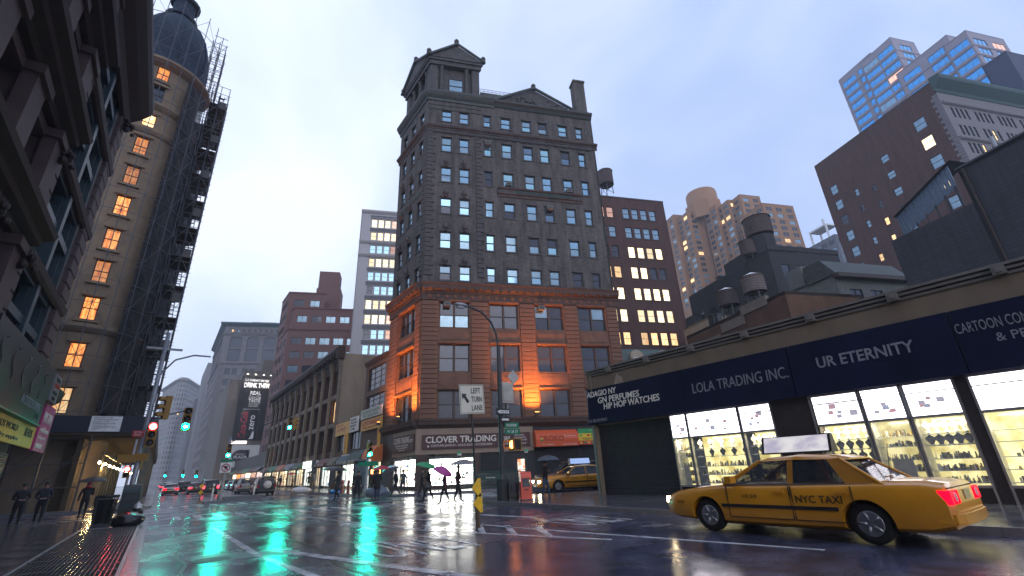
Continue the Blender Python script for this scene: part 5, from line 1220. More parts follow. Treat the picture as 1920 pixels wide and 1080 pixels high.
o = sgn(Fn, 'small grey sign with red letters above the magenta sign', W_-3.0, W_-1.6, 4.7, 5.7, mat('grey_board', (.2, .2, .21), .5), y=-1.0); put_text(o, 'WE BUY', .2, .75, .8, .14, M_black); put_text(o, 'JEWELRY', .15, .48, 1.1, .2, M_rl); put_text(o, 'SILVER', .2, .25, .9, .14, M_black); put_text(o, '2ND FL', .3, .05, .7, .14, M_black)

# ---- domed building across the side street
M_dome_st = mat('tan_limestone', (.32, .235, .155), .8, var=.2, nscale=.8)
M_slate = mat('blue_slate', (.022, .042, .075), .7, var=.4, spec=.25)
DT = thing('domed_building', 'tan stone corner building with a rounded domed tower and lit windows', 'building', (-7.0, 48.7, 0))
R_ = 3.4; arc0 = radians(175); arcW = R_*radians(210)
def bend(x, y, z): a = arc0+x/R_; return ((R_-y)*cos(a), (R_-y)*sin(a), z)
zl = [7.35, 10.64, 14.28, 17.37, 20.22, 23.39, 26.43, 29.56, 32.24, 35.49, 38.0]
ctrx = R_*(radians(270+7)-arc0); ops = []
for zc in zl:
    for dx in (-2.9, 0, 2.9): ops.append((ctrx+dx-.5, ctrx+dx+.5, zc-.95, zc+.95))
wallmesh(arcW, .0, 39.0, ops, .3, bend, .35).build('tower_wall', M_dome_st, DT)
for i, zc in enumerate(zl):
    for dx in (-2.9, 0, 2.9):
        a = arc0+(ctrx+dx)/R_; m = M_lor if dx == 0 and i != 9 else M_dk
        if dx == 0 and i in (0, 8): m = M_lwarm
        ob('window', winmesh(1.0, 1.9, M_wframe, m, 'dh', .09), DT, ((R_-.26)*cos(a), (R_-.26)*sin(a), zc-.95), a+pi/2)
        ob('sill', _wm.get('dsl') or _wm.setdefault('dsl', MB().box(-.72, .72, -.18, .1, -.2, 0).mesh('sill', M_dome_st)), DT, (R_*cos(a), R_*sin(a), zc-.95), a+pi/2); ob('lintel', _wm.get('dli') or _wm.setdefault('dli', MB().box(-.68, .68, -.14, .1, 1.9, 2.15).mesh('lintel', M_dome_st)), DT, (R_*cos(a), R_*sin(a), zc-.95), a+pi/2)
for z, o_ in ((5.6, .35), (12.3, .4), (30.9, .3), (33.7, .45), (38.6, .8)): MB().lathe([(R_-.1, 0), (R_+.1, .05), (R_+o_*.6, .2), (R_+o_, .4), (R_+o_, .65), (R_-.1, .8)], 40, a0=arc0, a1=arc0+radians(210)).build('cornice', M_dome_st, DT, (0, 0, z))
d = MB(); d.lathe([(3.7, 39.3), (3.7, 39.9), (3.2, 40.2), (3.55, 41.5), (3.45, 43.3), (3.0, 45.2), (2.2, 46.8), (1.4, 47.8), (1.2, 48.2)], 28); d.build('dome', M_slate, DT, (0, 0, 0), 0, True)
for k in range(8):
    a = k*pi/4+.3; MB().tube([(r*cos(a), r*sin(a), z) for r, z in ((3.22, 40.2), (3.58, 41.5), (3.48, 43.3), (3.03, 45.2), (2.23, 46.8), (1.43, 47.8))], .09, 5).build('dome_rib', M_slate, DT)
d = MB(); d.lathe([(1.5, 46.3), (1.5, 46.6), (1.0, 46.7), (1.0, 48.6), (1.4, 48.7), (1.4, 49.0), (.9, 49.6), (.3, 50.4), (.08, 52), (.02, 52)], 16); d.build('lantern', M_slate, DT, (0, 0, 1.8))
MB().box(-26, -.2, .5, 30, 0, 38.8).build('wing', M_dome_st, DT); MB().box(-1.6, 2.1, 3.0, 30, 0, 38.6).build('broadway_wing', M_dome_st, DT)
MB().xprism([(2.8, 38.6), (4.6, 43), (9, 43.2), (29, 43.2), (29, 38.6)][::-1], -20, 2.1).build('mansard_roof', M_slate, DT)
Fd = Face(DT, (-4.85, 51.8), (-4.85, 78)); 
for k in range(7):
    for zc in zl[:-1]: Fd.put('window', winmesh(1.3, 2.2, M_dome_st, M_dk, 'dh', .12), 2+k*3.4, -.02, zc-1.05)
# ---- scaffold wrapped around it
M_pipe = mat('scaffold_pipe', (.07, .075, .09), .45, .5)
def scaffold(label, x0, x1, y0, y1, z0, z1, nx, ny, dz, loc, diag=True, mesh=None):
    o = thing('scaffold', label, 'scaffold', loc); r = .03
    xs_, ys_ = [x0+(x1-x0)*k/nx for k in range(nx+1)], [y0+(y1-y0)*k/ny for k in range(ny+1)]
    up_ = MB().cyl((0, 0, z0), (0, 0, z1), r*1.2, n=5).mesh('standard', M_pipe)
    for x in xs_:
        for y in ys_: ob('standard', up_, o, (x, y, 0))
    n = int((z1-z0)/dz)
    hx = MB()
    for y in ys_: hx.cyl((x0-.15, y, 0), (x1+.15, y, 0), r, n=4)
    for x in xs_: hx.cyl((x, y0-.15, 0), (x, y1+.15, 0), r, n=4)
    for y in (y0,): hx.cyl((x0, y, 1.0), (x1, y, 1.0), r, n=4)
    hxm = hx.mesh('ledgers', M_pipe)
    pk = MB(); pk.box(x0, x1, y0, y1, .02, .07); pkm = pk.mesh('plank_deck', mat('scaffold_plank', (.07, .055, .04), .8))
    for k in range(n+1):
        ob('ledgers', hxm, o, (0, 0, z0+dz*k))
        if mesh is not False and k % (2 if mesh else 1) == 0 and k < n: ob('plank_deck', pkm, o, (0, 0, z0+dz*k))
    if diag:
        dg = MB()
        for k in range(n):
            s = k % 2
            for i in range(ny): a, c = (ys_[i], ys_[i+1]) if (i+s) % 2 else (ys_[i+1], ys_[i]); dg.cyl((x1, a, z0+dz*k), (x1, c, z0+dz*(k+1)), r*.8, n=4); 
            for i in range(nx): a, c = (xs_[i], xs_[i+1]) if (i+s) % 2 else (xs_[i+1], xs_[i]); dg.cyl((a, y0, z0+dz*k), (c, y0, z0+dz*(k+1)), r*.8, n=4)
        dg.build('braces', M_pipe, o)
    return o
S1 = scaffold('dense dark scaffold covering the street side of the domed building', -4.6, -3.0, 51.8, 78, 6.3, 40.4, 1, 13, 2.0, (0, 0, 0))
nt_ = MB(); nt_.box(-3.25, -3.22, 51.8, 78, 6.5, 39.8); nm = mat('debris_netting', (.012, .014, .022), .8, var=.3, nscale=.5)
nm.node_tree.nodes['Principled BSDF'].inputs['Alpha'].default_value = .84; nt_.build('netting', nm, S1)
S2 = scaffold('outer stair scaffold standing clear of the wall against the sky', -2.9, -1.3, 50.2, 54.6, 6.3, 43.0, 2, 3, 1.55, (0, 0, 0), True, True)
b = MB()
for k in range(23):
    z = 6.3+1.55*k; y0, y1 = (50.6, 54.2) if k % 2 else (54.2, 50.6)
    b.cyl((-1.7, y0, z), (-1.7, y1, z+1.55), .045, n=4); b.cyl((-2.2, y0, z), (-2.2, y1, z+1.55), .045, n=4)
    for s in range(6): t = (s+.5)/6; b.box(-2.2, -1.7, y0+(y1-y0)*t-.1, y0+(y1-y0)*t+.1, z+1.55*t, z+1.55*t+.03)
b.build('stair_flights', M_pipe, S2)
for k in range(8): MB().box(-2.0, -1.35, 50.0, 50.15, 8.0+4.55*k, 8.9+4.55*k).build('toe_board', M_black, S2)
S3 = scaffold('light scaffold frame rising beside the dome', -3.9, -2.6, 49.6, 52.4, 40.2, 48.4, 2, 2, 1.6, (0, 0, 0), True, False)
S4 = thing('tower_scaffold', 'thin pipe scaffold with crossing braces around the rounded tower', 'scaffold', (-7, 48.7, 0))
rs = 4.35; ang = [radians(200+15.5*k) for k in range(10)]
stm = MB().cyl((0, 0, 6.3), (0, 0, 47), .035, n=5).mesh('standard', M_pipe)
for a in ang: ob('standard', stm, S4, (rs*cos(a), rs*sin(a), 0))
rg = MB().tube([(rs*cos(a), rs*sin(a), 0) for a in ang], .028, 4).mesh('ledgers', M_pipe)
for k in range(20): ob('ledgers', rg, S4, (0, 0, 6.5+2*k))
b = MB()
for k in range(20):
    for i in range(9): a, c = (ang[i], ang[i+1]) if (i+k) % 2 else (ang[i+1], ang[i]); b.cyl((rs*cos(a), rs*sin(a), 6.5+2*k), (rs*cos(c), rs*sin(c), 8.5+2*k), .018, n=4)
b.build('braces', M_pipe, S4)
nb_ = MB(); an_ = [radians(305+5*k) for k in range(8)]
for a_, c_ in zip(an_, an_[1:]): nb_.face([(4.2*cos(a_), 4.2*sin(a_), 6.5), (4.2*cos(c_), 4.2*sin(c_), 6.5), (4.2*cos(c_), 4.2*sin(c_), 38), (4.2*cos(a_), 4.2*sin(a_), 38)])
nb_.build('netting', nm, S4)
# ---- sidewalk shed
SH = thing('sidewalk_shed', 'dark navy sidewalk shed over the pavement below the scaffold', 'shed', (0, 0, .13))
M_shed = mat('shed_navy', (.012, .016, .04), .55, var=.25)
MB().box(-12, -.9, 43.2, 43.35, 4.85, 5.95).build('front_board', M_shed, SH); MB().box(-.9, -.75, 43.2, 110, 4.85, 5.95).build('side_board', M_shed, SH)
MB().box(-12, -.9, 43.35, 110, 4.7, 4.85).build('deck', mat('shed_deck', (.10, .075, .045), .8), SH)
jm = MB().box(-10, -.95, -.06, .06, 4.48, 4.69).mesh('joist', mat('shed_deck', (.10, .075, .045), .8))
for k in range(22): ob('joist', jm, SH, (0, 43.8+1.2*k, 0))
pm_ = MB().cyl((0, 0, 0), (0, 0, 4.7), .07, n=7).mesh('post', M_dsteel)
for k in range(18):
    ob('post', pm_, SH, (-1.1, 43.6+3.4*k, 0))
    if k < 12: ob('post', pm_, SH, (-4.2, 43.6+3.4*k, 0))
for k in range(4): ob('post', pm_, SH, (-4.2-2.2*(k+1), 43.6, 0))
b = MB()
for k in range(17):
    y = 43.6+3.4*k; b.cyl((-1.1, y, 3.2), (-1.1, y+3.4, 4.6), .035, n=5); b.cyl((-1.1, y, 1.1), (-1.1, y+3.4, 1.1), .03, n=5); b.cyl((-1.1, y, 2.6), (-1.1, y+3.4, 2.6), .03, n=5)
for x in (-12, -8.6, -6.4): b.cyl((x, 43.6, 1.2), (x+2.4, 43.6, 4.5), .035, n=5)
b.cyl((-12, 43.6, 1.4), (-4.2, 43.6, 1.4), .03, n=5); b.cyl((-12, 43.6, 2.9), (-4.2, 43.6, 2.9), .03, n=5)
b.build('pipe_braces', M_dsteel, SH)
pb = MB().ball((0, 0, 0), .085, 10).mesh('bulb', emat('bulb_glow', (1, .82, .42), 55)); cg = MB().cyl((0, 0, .08), (0, 0, .45), .02, n=5).mesh('bulb_holder', M_black)
for k in range(12):
    p = (-3.5+.02*k, 44.5+4.2*k, 2.95-.0*k+.13)
    o = tag(ob('work_light', cg, None, p), 'bare glowing work bulb in the row under the sidewalk shed', 'lamp', 'work bulbs under the sidewalk shed'); ob('bulb', pb, o)
    if k < 6:
        l = bpy.data.lights.new('bulb_light', 'POINT'); l.energy = 70; l.color = (1, .62, .22); l.shadow_soft_size = .09; lo = bpy.data.objects.new('bulb_light', l); COL.objects.link(lo); lo.parent = o; lo.location = (0, 0, -.18)
MB().box(-.06, .06, 44.2, 94, 3.5, 3.62).build('light_rail', M_dsteel, SH, (-3.45, 0, 0))
o = thing('permit_board', 'white permit board with black lines on the navy shed', 'sign', (-4.45, 43.17, 4.98+.06)); MB().box(0, 1.66, -.04, 0, 0, 1.02).build('board', M_white, o)
for k in range(7): text(('NOTICE OF WORK', 'ESTORATION & MASONRY', 'permit no. 120 884 1', 'CONTRACTOR OF RECORD', 'expires 04 . 12', 'OWNER REPRESENTATIVE', 'call 311')[k], (1.0, 1.35, .9, 1.2, .7, 1.25, .5)[k], .075, 'lettering', M_black, o, (.14, -.045, .88-.125*k))
sh_w = MB().box(-4.9, -4.6, 44.2, 90, .0, 5.).build('hoarding', mat('shed_deck', (.10, .075, .045), .8), SH)
slats(Face(SH, (-12, 45.6), (-4.9, 45.6)), 0, 7.1, .1, 4.5, mat('tan_shutter', (.16, .11, .06), .6))
# ============================================================ SIGNALS, LAMPS, SIGNS
E_green = emat('signal_green', (.0, 1, .66), 90); E_red = emat('signal_red', (1, .05, .06), 30); E_hand = emat('signal_hand', (1, .25, .06), 8)
M_lensoff = mat('lens_off', (.03, .03, .03), .2, var=0)
def arrow_mesh(kind, m):
    b = MB()
    if kind == 'left': pts = [(-.085, 0), (0, .075), (0, .03), (.085, .03), (.085, -.03), (0, -.03), (0, -.075)]
    else: pts = [(0, .085), (-.075, 0), (-.03, 0), (-.03, -.085), (.03, -.085), (.03, 0), (.075, 0)]
    b.face([(x, 0, z) for x, z in pts]); return b.mesh('arrow', m)
E_core = emat('signal_core', (.75, 1, .93), 10)
def head(parent, loc, rz, lit, name='signal_head', arrow=None, n=3, light=0.):
    """three lens signal head facing local -y; lit: 0 top (red) .. 2 bottom (green)"""
    o = ob(name, None, parent, loc, rz)
    b = MB()
    for k in range(n): b.box(-.17, .17, -.1, .12, -.35*k-.17, -.35*k+.17)
    b.build('housing', M_yel, o)
    vis = MB().lathe([(.145, 0), (.15, .24)], 14, a0=radians(-20), a1=radians(200)).mesh('visor', M_yel)
    ln = {}
    for k in range(n):
        v = ob('visor', vis, o, (0, -.1, -.35*k)); v.rotation_euler = (pi/2, 0, 0)
        m = (E_red if k == 0 else E_green) if k == lit else M_lensoff
        l = MB().lathe([(.13, 0), (.1, .03), (.001, .045)], 16).build('lens', m, o, (0, -.102, -.35*k)); l.rotation_euler = (pi/2, 0, 0)
        if k == lit and arrow: ob('arrow', arrow_mesh(arrow, E_core), o, (0, -.155, -.35*k))
        if k == lit and light:
            li = bpy.data.lights.new('lens_glow', 'SPOT'); li.energy = light*.5; li.color = (1, .04, .04) if k == 0 else (0, 1, .7); li.spot_size = radians(110); li.spot_blend = 1; li.shadow_soft_size = .35
            lo = bpy.data.objects.new('lens_glow', li); COL.objects.link(lo); lo.parent = o; lo.location = (0, -1.0, -.35*k); lo.rotation_euler = (radians(-62), 0, 0)
    return o
def base_pole(o, h, r=.09, m=None):
    b = MB(); b.lathe([(.22, 0), (.22, .35), (.13, .5), (r, .6), (r*.75, h), (.01, h)], 12); b.build('pole', m or M_steel, o, (0, 0, 0), 0, True)
# near left corner
P = thing('traffic_signal', 'leaning grey signal pole at the left kerb with red signal and green arrow arm', 'traffic light', (-.85, 27, .13))
base_pole(P, 8.2, .11)
b = MB(); b.tube([(0, 0, 3.9), (.7, 0, 4.35), (1.5, 0, 4.6)], .045, 6); b.tube([(0, 0, 6.1), (.5, 0, 6.9), (1.2, 0, 7.2), (1.9, 0, 7.2)], .04, 6); b.cyl((-.1, 0, 4.4), (.6, -.1, 4.75), .03, n=6); b.box(-.7, .7, -.03, .03, 7.35, 7.45); b.build('arm', M_steel, P)
head(P, (.26, -.2, 3.78), 0, 0, light=60); head(P, (1.45, -.05, 4.5), 0, 2, arrow='left', light=36); head(P, (.58, -.1, 5.0), radians(-75), 9)
b = MB(); b.box(-.42, .0, -.16, -.13, 3.35, 3.62); b.build('turn_sign', M_redsign, P); text('NO TURN\nON RED', .3, .18, 'lettering', M_white, P, (-.36, -.17, 3.4)); MB().box(-.12, .35, -.2, .15, 2.35, 2.65).build('control_box', M_yel, P)
# far left corner
P = thing('traffic_signal', 'small red signal and yellow boxes under the shed lights', 'traffic light', (-1.6, 40.6, .13)); base_pole(P, 4.2, .08)
head(P, (-.12, -.2, 2.35), 0, 0, n=2); MB().box(-.75, .2, -.2, .15, 2.75, 3.25).build('control_box', M_yel, P); MB().box(.25, .6, -.2, .2, 2.3, 3.1).build('walk_signal', M_yel, P)
# island signal with long arm
IS = struct(MB().prism([(-1.6, -3.2), (1.6, -3.4), (1.9, 0), (1.7, 5.5), (-.6, 5.5), (-1.9, 0)], 0, .16).build('traffic_island', M_kerb, None, (4.7, 46.2, -.01)))
MB().box(-.6, 2.1, -.5, .3, 0, .24).build('concrete_block', mat('concrete_wet', (.2, .2, .2), .4), IS, (0.2, -2.2, .15))
P = thing('traffic_signal', 'island signal pole with a green left arrow and a long arm over the road', 'traffic light', (4.25, 45.3, .15)); base_pole(P, 4.7, .12)
head(P, (0, -.25, 3.95), 0, 2, arrow='left', light=500)
b = MB(); b.tube([(0, 0, 4.2), (2.2, 0, 5.6), (4.4, 0, 6.5)], .05, 6); b.build('arm', M_dsteel, P)
head(P, (4.3, -.1, 6.15), 0, 2, arrow='up', light=700); head(P, (4.75, 0, 6.15), radians(80), 9); MB().box(-.45, .45, -.2, -.17, 2.75, 2.95).build('street_name', M_greensign, P)
b = MB(); b.box(-.38, .38, -.2, -.17, 1.95, 2.7); b.build('turn_sign', M_white, P)
b = MB(); b.lathe([(.24, -.01), (.3, -.01), (.3, .01), (.24, .01)], 24); r_ = b.build('prohibition_ring', M_redsign, P, (0, -.22, 2.33)); r_.rotation_euler = (pi/2, 0, 0)
b = MB(); b.cyl((-.18, -.225, 2.5), (.18, -.225, 2.15), .03, n=6); b.build('prohibition_slash', M_redsign, P); b = MB(); b.box(-.04, .12, -.21, -.203, 2.2, 2.45); b.face([(-.18, -.21, 2.38), (.0, -.21, 2.26), (.0, -.21, 2.5)]); b.build('arrow', M_black, P)
for x, y in ((-1.1, -1.9), (1.75, -1.6)):
    o = thing('bollard', 'white flexible bollard at the %s end of the traffic island' % ('left' if x < 0 else 'right'), 'bollard', (4.7+x, 46.2+y, .15)); MB().lathe([(.07, 0), (.06, .05), (.055, 1.15), (.01, 1.2)], 10).build('tube', M_white, o); MB().lathe([(.058, 0), (.058, .12)], 10).build('reflector', M_yel, o, (0, 0, .9))
o = thing('hazard_marker', 'yellow diamond hazard marker at the left end of the island', 'sign', (2.9, 45.5, .0)); MB().cyl((0, 0, 0), (0, 0, 1.3), .04, n=6).build('post', M_dsteel, o)
for z in (.75, 1.2):
    q = MB().box(-.13, .13, -.02, .02, -.13, .13).build('diamond', mat('hazard_yellow', (.75, .45, .01), .4), o, (0, -.05, z)); q.rotation_euler = (0, pi/4, 0)
# far corner by the shops
q = GX(690, 852, 12.5); P = thing('traffic_signal', 'signal on the far kerb by the orange awning with a green up arrow', 'traffic light', (12.5, q.y, .13)); base_pole(P, q.z+.9, .1)
head(P, (0, -.2, q.z+.55), 0, 2, arrow='up', light=600); MB().box(-.75, .75, -.25, -.22, q.z-.95, q.z-.65).build('street_name', M_greensign, P)
for x in (.35, .85): MB().box(x-.2, x+.2, -.2, .1, q.z-1.6, q.z-1.15).build('walk_signal', M_dsteel, P); MB().box(x-.11, x+.11, -.215, -.2, q.z-1.5, q.z-1.2).build('walk_hand', E_hand, P)
P['label'] = 'signal on the far kerb by the orange awning with a green up arrow'
# distant signals
for i, (px, py, Y, lab) in enumerate(((343, 889, 150, 'distant green signal over the middle of the street'), (368, 890, 128, 'distant green signal right of the middle one'), (310, 890, 190, 'farthest green signal near the left kerb'))):
    q = GY(px, py, Y); P = thing('traffic_signal', lab, 'traffic light', (q.x+(1.2 if i else -1.), Y, 0)); base_pole(P, q.z+1.2, .1); MB().tube([(0, 0, q.z+.9), ((q.x-P.location.x), 0, q.z+.9)], .05, 5).build('arm', M_dsteel, P); h_ = head(P, (q.x-P.location.x, -.1, q.z+.7), 0, 2, light=0); h_.scale = (1.5, 1.5, 1.5)
# street lamp on the near right corner
P = thing('street_lamp', 'tall steel street lamp with a curved arm on the near right corner', 'street lamp', (12.75, 18.5, .13))
b = MB(); b.box(-.2, .2, -.2, .2, 0, .9); b.lathe([(.2, .9), (.13, 1.1), (.11, 5.2), (.09, 7.1), (.01, 7.1)], 10); b.build('pole', M_dsteel, P)
MB().tube([(0, 0, 7.0), (-.1, 0, 7.7), (-.4, 0, 8.3), (-.95, 0, 8.75), (-1.6, 0, 8.92), (-1.8, 0, 8.93)], .055, 7).build('arm', M_dsteel, P)
b = MB(); b.lathe([(.01, -.09), (.16, -.06), (.2, 0), (.14, .1), (.01, .13)], 12, sx=2.0); b.build('lamp_head', M_steel, P, (-2.15, 0, 8.92), 0, True); MB().lathe([(.01, -.12), (.13, -.07), (.15, 0)], 12, sx=1.7).build('lamp_lens', mat('lamp_glass', (.5, .55, .6), .2), P, (-2.2, 0, 8.84), 0, True)
def plate(P, x0, x1, y, z0, z1, m, txt=None, tm=None, name='sign_plate', arrow=None):
    q = MB().box(x0, x1, y-.015, y+.015, z0, z1).build(name, m, P)
    if txt: text(txt, (x1-x0)*.72, (z1-z0)*.5, 'lettering', tm or M_white, q, (x0+(x1-x0)*.14, y-.02, z0+(z1-z0)*.25), ext=.002)
    return q
b = MB(); b.box(.1, .78, -.05, .3, 4.3, 5.3); b.box(.14, .74, -.08, -.05, 4.4, 5.2); b.build('control_box', mat('weathered_white', (.42, .40, .36), .6), P); MB().cyl((.5, .1, 3.7), (.5, .1, 4.3), .04, n=6).build('conduit', M_steel, P)
q_ = MB().box(-.25, .25, -.02, .02, -.25, .25).build('diamond_plate', mat('weathered_white', (.42, .40, .36), .6), P, (.85, 0, 5.6)); q_.rotation_euler = (0, pi/4, 0); MB().cyl((.1, .05, 5.2), (.85, .05, 5.5), .02, n=5).build('plate_stem', M_steel, P)
pl_ = plate(P, -.35, .45, -.16, 3.72, 4.0, M_black); b = MB(); b.box(-.14, .38, -.185, -.178, 3.79, 3.93); b.face([(-.3, -.185, 3.86), (-.12, -.185, 3.76), (-.12, -.185, 3.96)]); b.build('arrow', M_white, P); text('ONE WAY', .44, .08, 'lettering', M_black, P, (-.1, -.19, 3.82), ext=.001)
pl_ = plate(P, -.15, .38, -.2, 3.38, 3.62, M_black); b = MB(); b.box(-.02, .32, -.23, -.222, 3.45, 3.55); b.face([(-.12, -.23, 3.5), (-.0, -.23, 3.42), (-.0, -.23, 3.58)]); b.build('arrow', M_white, P)
plate(P, .1, .95, -.14, 3.12, 3.38, M_greensign, 'BROADWAY'); plate(P, .1, .98, -.16, 2.83, 3.08, M_greensign, 'W 28 ST')
b = MB(); b.box(.5, .95, -.3, .15, 2.1, 2.65); b.box(.08, .5, -.05, .0, 2.2, 2.26); b.box(.08, .5, -.05, .0, 2.5, 2.56); b.build('walk_signal', M_yel, P); MB().box(.497, .5, -.2, .05, 2.2, 2.55).build('walk_hand', E_hand, P); MB().box(.55, .9, -.31, -.3, 2.15, 2.6).build('walk_face', M_black, P)
# left turn lane sign on its leaning post with two yellow markers
P = thing('lane_sign', 'white LEFT TURN LANE sign on a leaning post with two yellow markers', 'sign', (7.37, 11.94, 0)); P.rotation_euler = (0, radians(-3.3), 0)
MB().lathe([(.06, 0), (.055, .4), (.035, .5), (.03, 3.2), (.01, 3.2)], 8).build('post', M_black, P); MB().lathe([(.065, 0), (.065, .62)], 10).build('sleeve', mat('brown_sleeve', (.14, .1, .06), .6), P)
q = MB().box(-.42, .43, -.06, -.035, 3.03, 3.88).build('board', mat('sign_cream', (.62, .60, .50), .45, var=.06), P)
bd_ = MB(); t = .012
for a in ((-.40, .41, 3.05, 3.05+t), (-.40, .41, 3.86-t, 3.86), (-.40, -.40+t, 3.05+t, 3.86-t), (.41-t, .41, 3.05+t, 3.86-t)): bd_.box(a[0], a[1], -.064, -.06, a[2], a[3])
bd_.build('border', M_black, q)
for tx_, z, w in (('LEFT', 3.62, .33), ('TURN', 3.37, .37), ('LANE', 3.12, .37)): text(tx_, w, .16, 'lettering', M_black, q, (-.02, -.064, z), ext=.002, bold=.012)
a = MB(); a.face([(-.34, -.064, 3.62), (-.17, -.064, 3.60), (-.21, -.064, 3.55), (-.09, -.064, 3.38), (-.17, -.064, 3.33), (-.28, -.064, 3.5), (-.33, -.064, 3.45)]); a.build('arrow', M_black, q)
M_hz = mat('hazard_yellow', (.75, .45, .01), .4)
for z, dx in ((1.02, -.02), (.62, .0)):
    b = MB(); b.prism([(-.16, 0), (.05, -.24), (.13, -.24), (.13, .24), (.05, .24)], -.015, .015); q = b.build('yellow_marker', M_hz, P, (dx, -.07, z)); q.rotation_euler = (pi/2, 0, 0)
    for zz in (-.16, .16): s_ = MB().cyl((.09, zz, .0), (.09, zz, .022), .02, n=8).build('bolt', M_steel, q)
# subway entrance railing with two globe lamps on the far side of the cross street
o0 = Vector((17.3, 30.5, .13)); SUB = thing('subway_entrance', 'dark green subway stair railing with two globe lamps by the corner tower', 'subway entrance', o0, A28)
M_sg = mat('subway_green', (.012, .055, .045), .5, var=.2)
for y in (0, 2.2):
    b = MB()
    for z in (.1, 1.05, 1.15): b.box(0, 5.0, y-.025, y+.025, z, z+.05)
    b.build('rail', M_sg, SUB)
    bal = MB().box(-.012, .012, -.012, .012, .15, 1.05).mesh('baluster', M_sg)
    for k in range(34): ob('baluster', bal, SUB, (.1+k*.145, y, 0))
MB().box(1.2, 3.2, -.05, -.03, .55, .95).build('name_board', M_sg, SUB); text('Subway', .7, .16, 'lettering', M_white, SUB, (1.9, -.055, .68))
b = MB(); b.tube([(0, .0, 1.1), (.6, .0, .3)], .03, 6); b.build('handrail', M_steel, SUB)
for x in (0, 5.0):
    b = MB(); b.lathe([(.1, 0), (.1, .2), (.05, .35), (.045, 2.25), (.1, 2.3)], 10); b.build('lamp_post', M_sg, SUB, (x, 0, 0)); MB().lathe([(.01, 0), (.13, .05), (.17, .17)], 12).build('globe_lower', mat('milk_glass', (.75, .75, .7), .2), SUB, (x, 0, 2.3)); MB().lathe([(.17, .17), (.13, .3), (.01, .34)], 12).build('globe_upper', mat('green_glass', (.02, .3, .12), .2), SUB, (x, 0, 2.3))
# newspaper box
NB = thing('newspaper_box', 'orange rounded newspaper box marked metro beside the street lamp', 'newspaper box', (13.35, 17.6, .13), radians(-28))
M_nb = mat('orange_plastic', (.75, .10, .055), .4, var=.1)
prof = [(-.25, 0), (.25, 0), (.25, .95)] + [(.25*cos(t*pi/8), .95+.22*sin(t*pi/8)) for t in range(1, 8)] + [(-.25, .95)]
MB().xprism([(y, z) for y, z in prof][::-1], -.24, .24).build('shell', M_nb, NB); MB().box(-.17, .17, -.265, -.25, .55, .9).build('window', M_dk, NB); MB().box(-.08, .08, -.29, -.25, .42, .47).build('handle', M_dsteel, NB); MB().box(-.24, .24, -.28, .28, 0, .05).build('base', M_dsteel, NB)
t_ = text('metro', .82, .2, 'lettering', M_white, NB, (.245, 0, 0), ext=.003); t_.rotation_euler = (0, pi/2, pi/2); t_.location = (.246, -.09, .98)
N2 = thing('news_rack', 'low black news rack between the street lamp and the orange box', 'newspaper box', (13.1, 18.25, .13), radians(-20)); MB().bbox(-.25, .25, -.22, .22, .1, .75, .03).build('case', M_black, N2); MB().box(-.18, .18, -.225, -.22, .35, .65).build('window', M_dk, N2); MB().box(-.22, .22, -.2, .2, 0, .1).build('legs', M_black, N2)
# kerbside clutter, left
T = thing('litter_basket', 'dark wire litter basket on the left pavement', 'litter bin', (-1.55, 26.6, .13)); b = MB()
for k in range(22): a = 2*pi*k/22; b.cyl((.3*cos(a), .3*sin(a), .03), (.38*cos(a), .38*sin(a), .98), .014, n=4)
b.build('wires', M_black, T); MB().lathe([(.39, .93), (.41, .98), (.39, 1.03), (.37, .98), (.39, .93)], 20).build('rim', M_black, T); MB().lathe([(.01, .02), (.28, .02), (.34, .88), (.01, .9)], 16).build('liner', mat('bin_liner', (.012, .012, .014), .35), T); MB().lathe([(.31, 0), (.31, .05)], 20).build('foot_ring', M_black, T)
T = thing('mail_box', 'dark green relay mailbox beside the left signal pole', 'mailbox', (-.75, 25.6, .13)); pr = [(-.35, .12), (.35, .12), (.35, 1.1)] + [(.35*cos(t*pi/8), 1.1+.3*sin(t*pi/8)) for t in range(1, 8)] + [(-.35, 1.1)]
MB().xprism(pr[::-1], -.3, .3).build('shell', mat('postal_green', (.02, .035, .035), .4), T); MB().box(-.2, .2, -.36, -.35, .8, 1.0).build('door', M_dsteel, T)
lg = MB().box(-.03, .03, -.03, .03, 0, .12).mesh('leg', M_black)
for x in (-.26, .26):
    for y in (-.3, .3): ob('leg', lg, T, (x, y, 0))
T = thing('fire_hydrant', 'fire hydrant with a silver cap behind the black rubbish bag', 'hydrant', (-.42, 23.6, .13)); MB().lathe([(.16, 0), (.16, .06), (.11, .08), (.11, .5), (.15, .52), (.15, .56)], 12).build('barrel', M_black, T); MB().lathe([(.14, .56), (.13, .64), (.08, .72), (.03, .74), (.03, .79), (.001, .79)], 12).build('cap', mat('hydrant_silver', (.55, .55, .55), .4, .5), T, smooth=True)
MB().cyl((-.2, 0, .42), (.2, 0, .42), .06, n=8).build('nozzle', M_black, T)
def lump(name, label, loc, r, sz, m, cat='rubbish bag', seed=0, group=None):
    rd = random.Random(seed); b = MB(); n = 14; prof = [(.75, 0), (1.0, .25), (.95, .55), (.7, .8), (.3, .98), (.08, 1.0), (.12, 1.12), (.01, 1.12)]; rows_ = []
    for rr_, z in prof: rows_.append(b._a([(r*rr_*(1+rd.uniform(-.14, .14))*cos(2*pi*k/n), r*rr_*(1+rd.uniform(-.14, .14))*sin(2*pi*k/n), r*sz*z*(1+rd.uniform(-.06, .06) if z else 1)) for k in range(n)]))
    for a, c in zip(rows_, rows_[1:]):
        for k in range(n): b.f.append((a+k, a+(k+1) % n, c+(k+1) % n, c+k)); b.m.append(0)
    return tag(b.build(name, m, None, loc, rd.uniform(0, 6), True), label, cat, group)
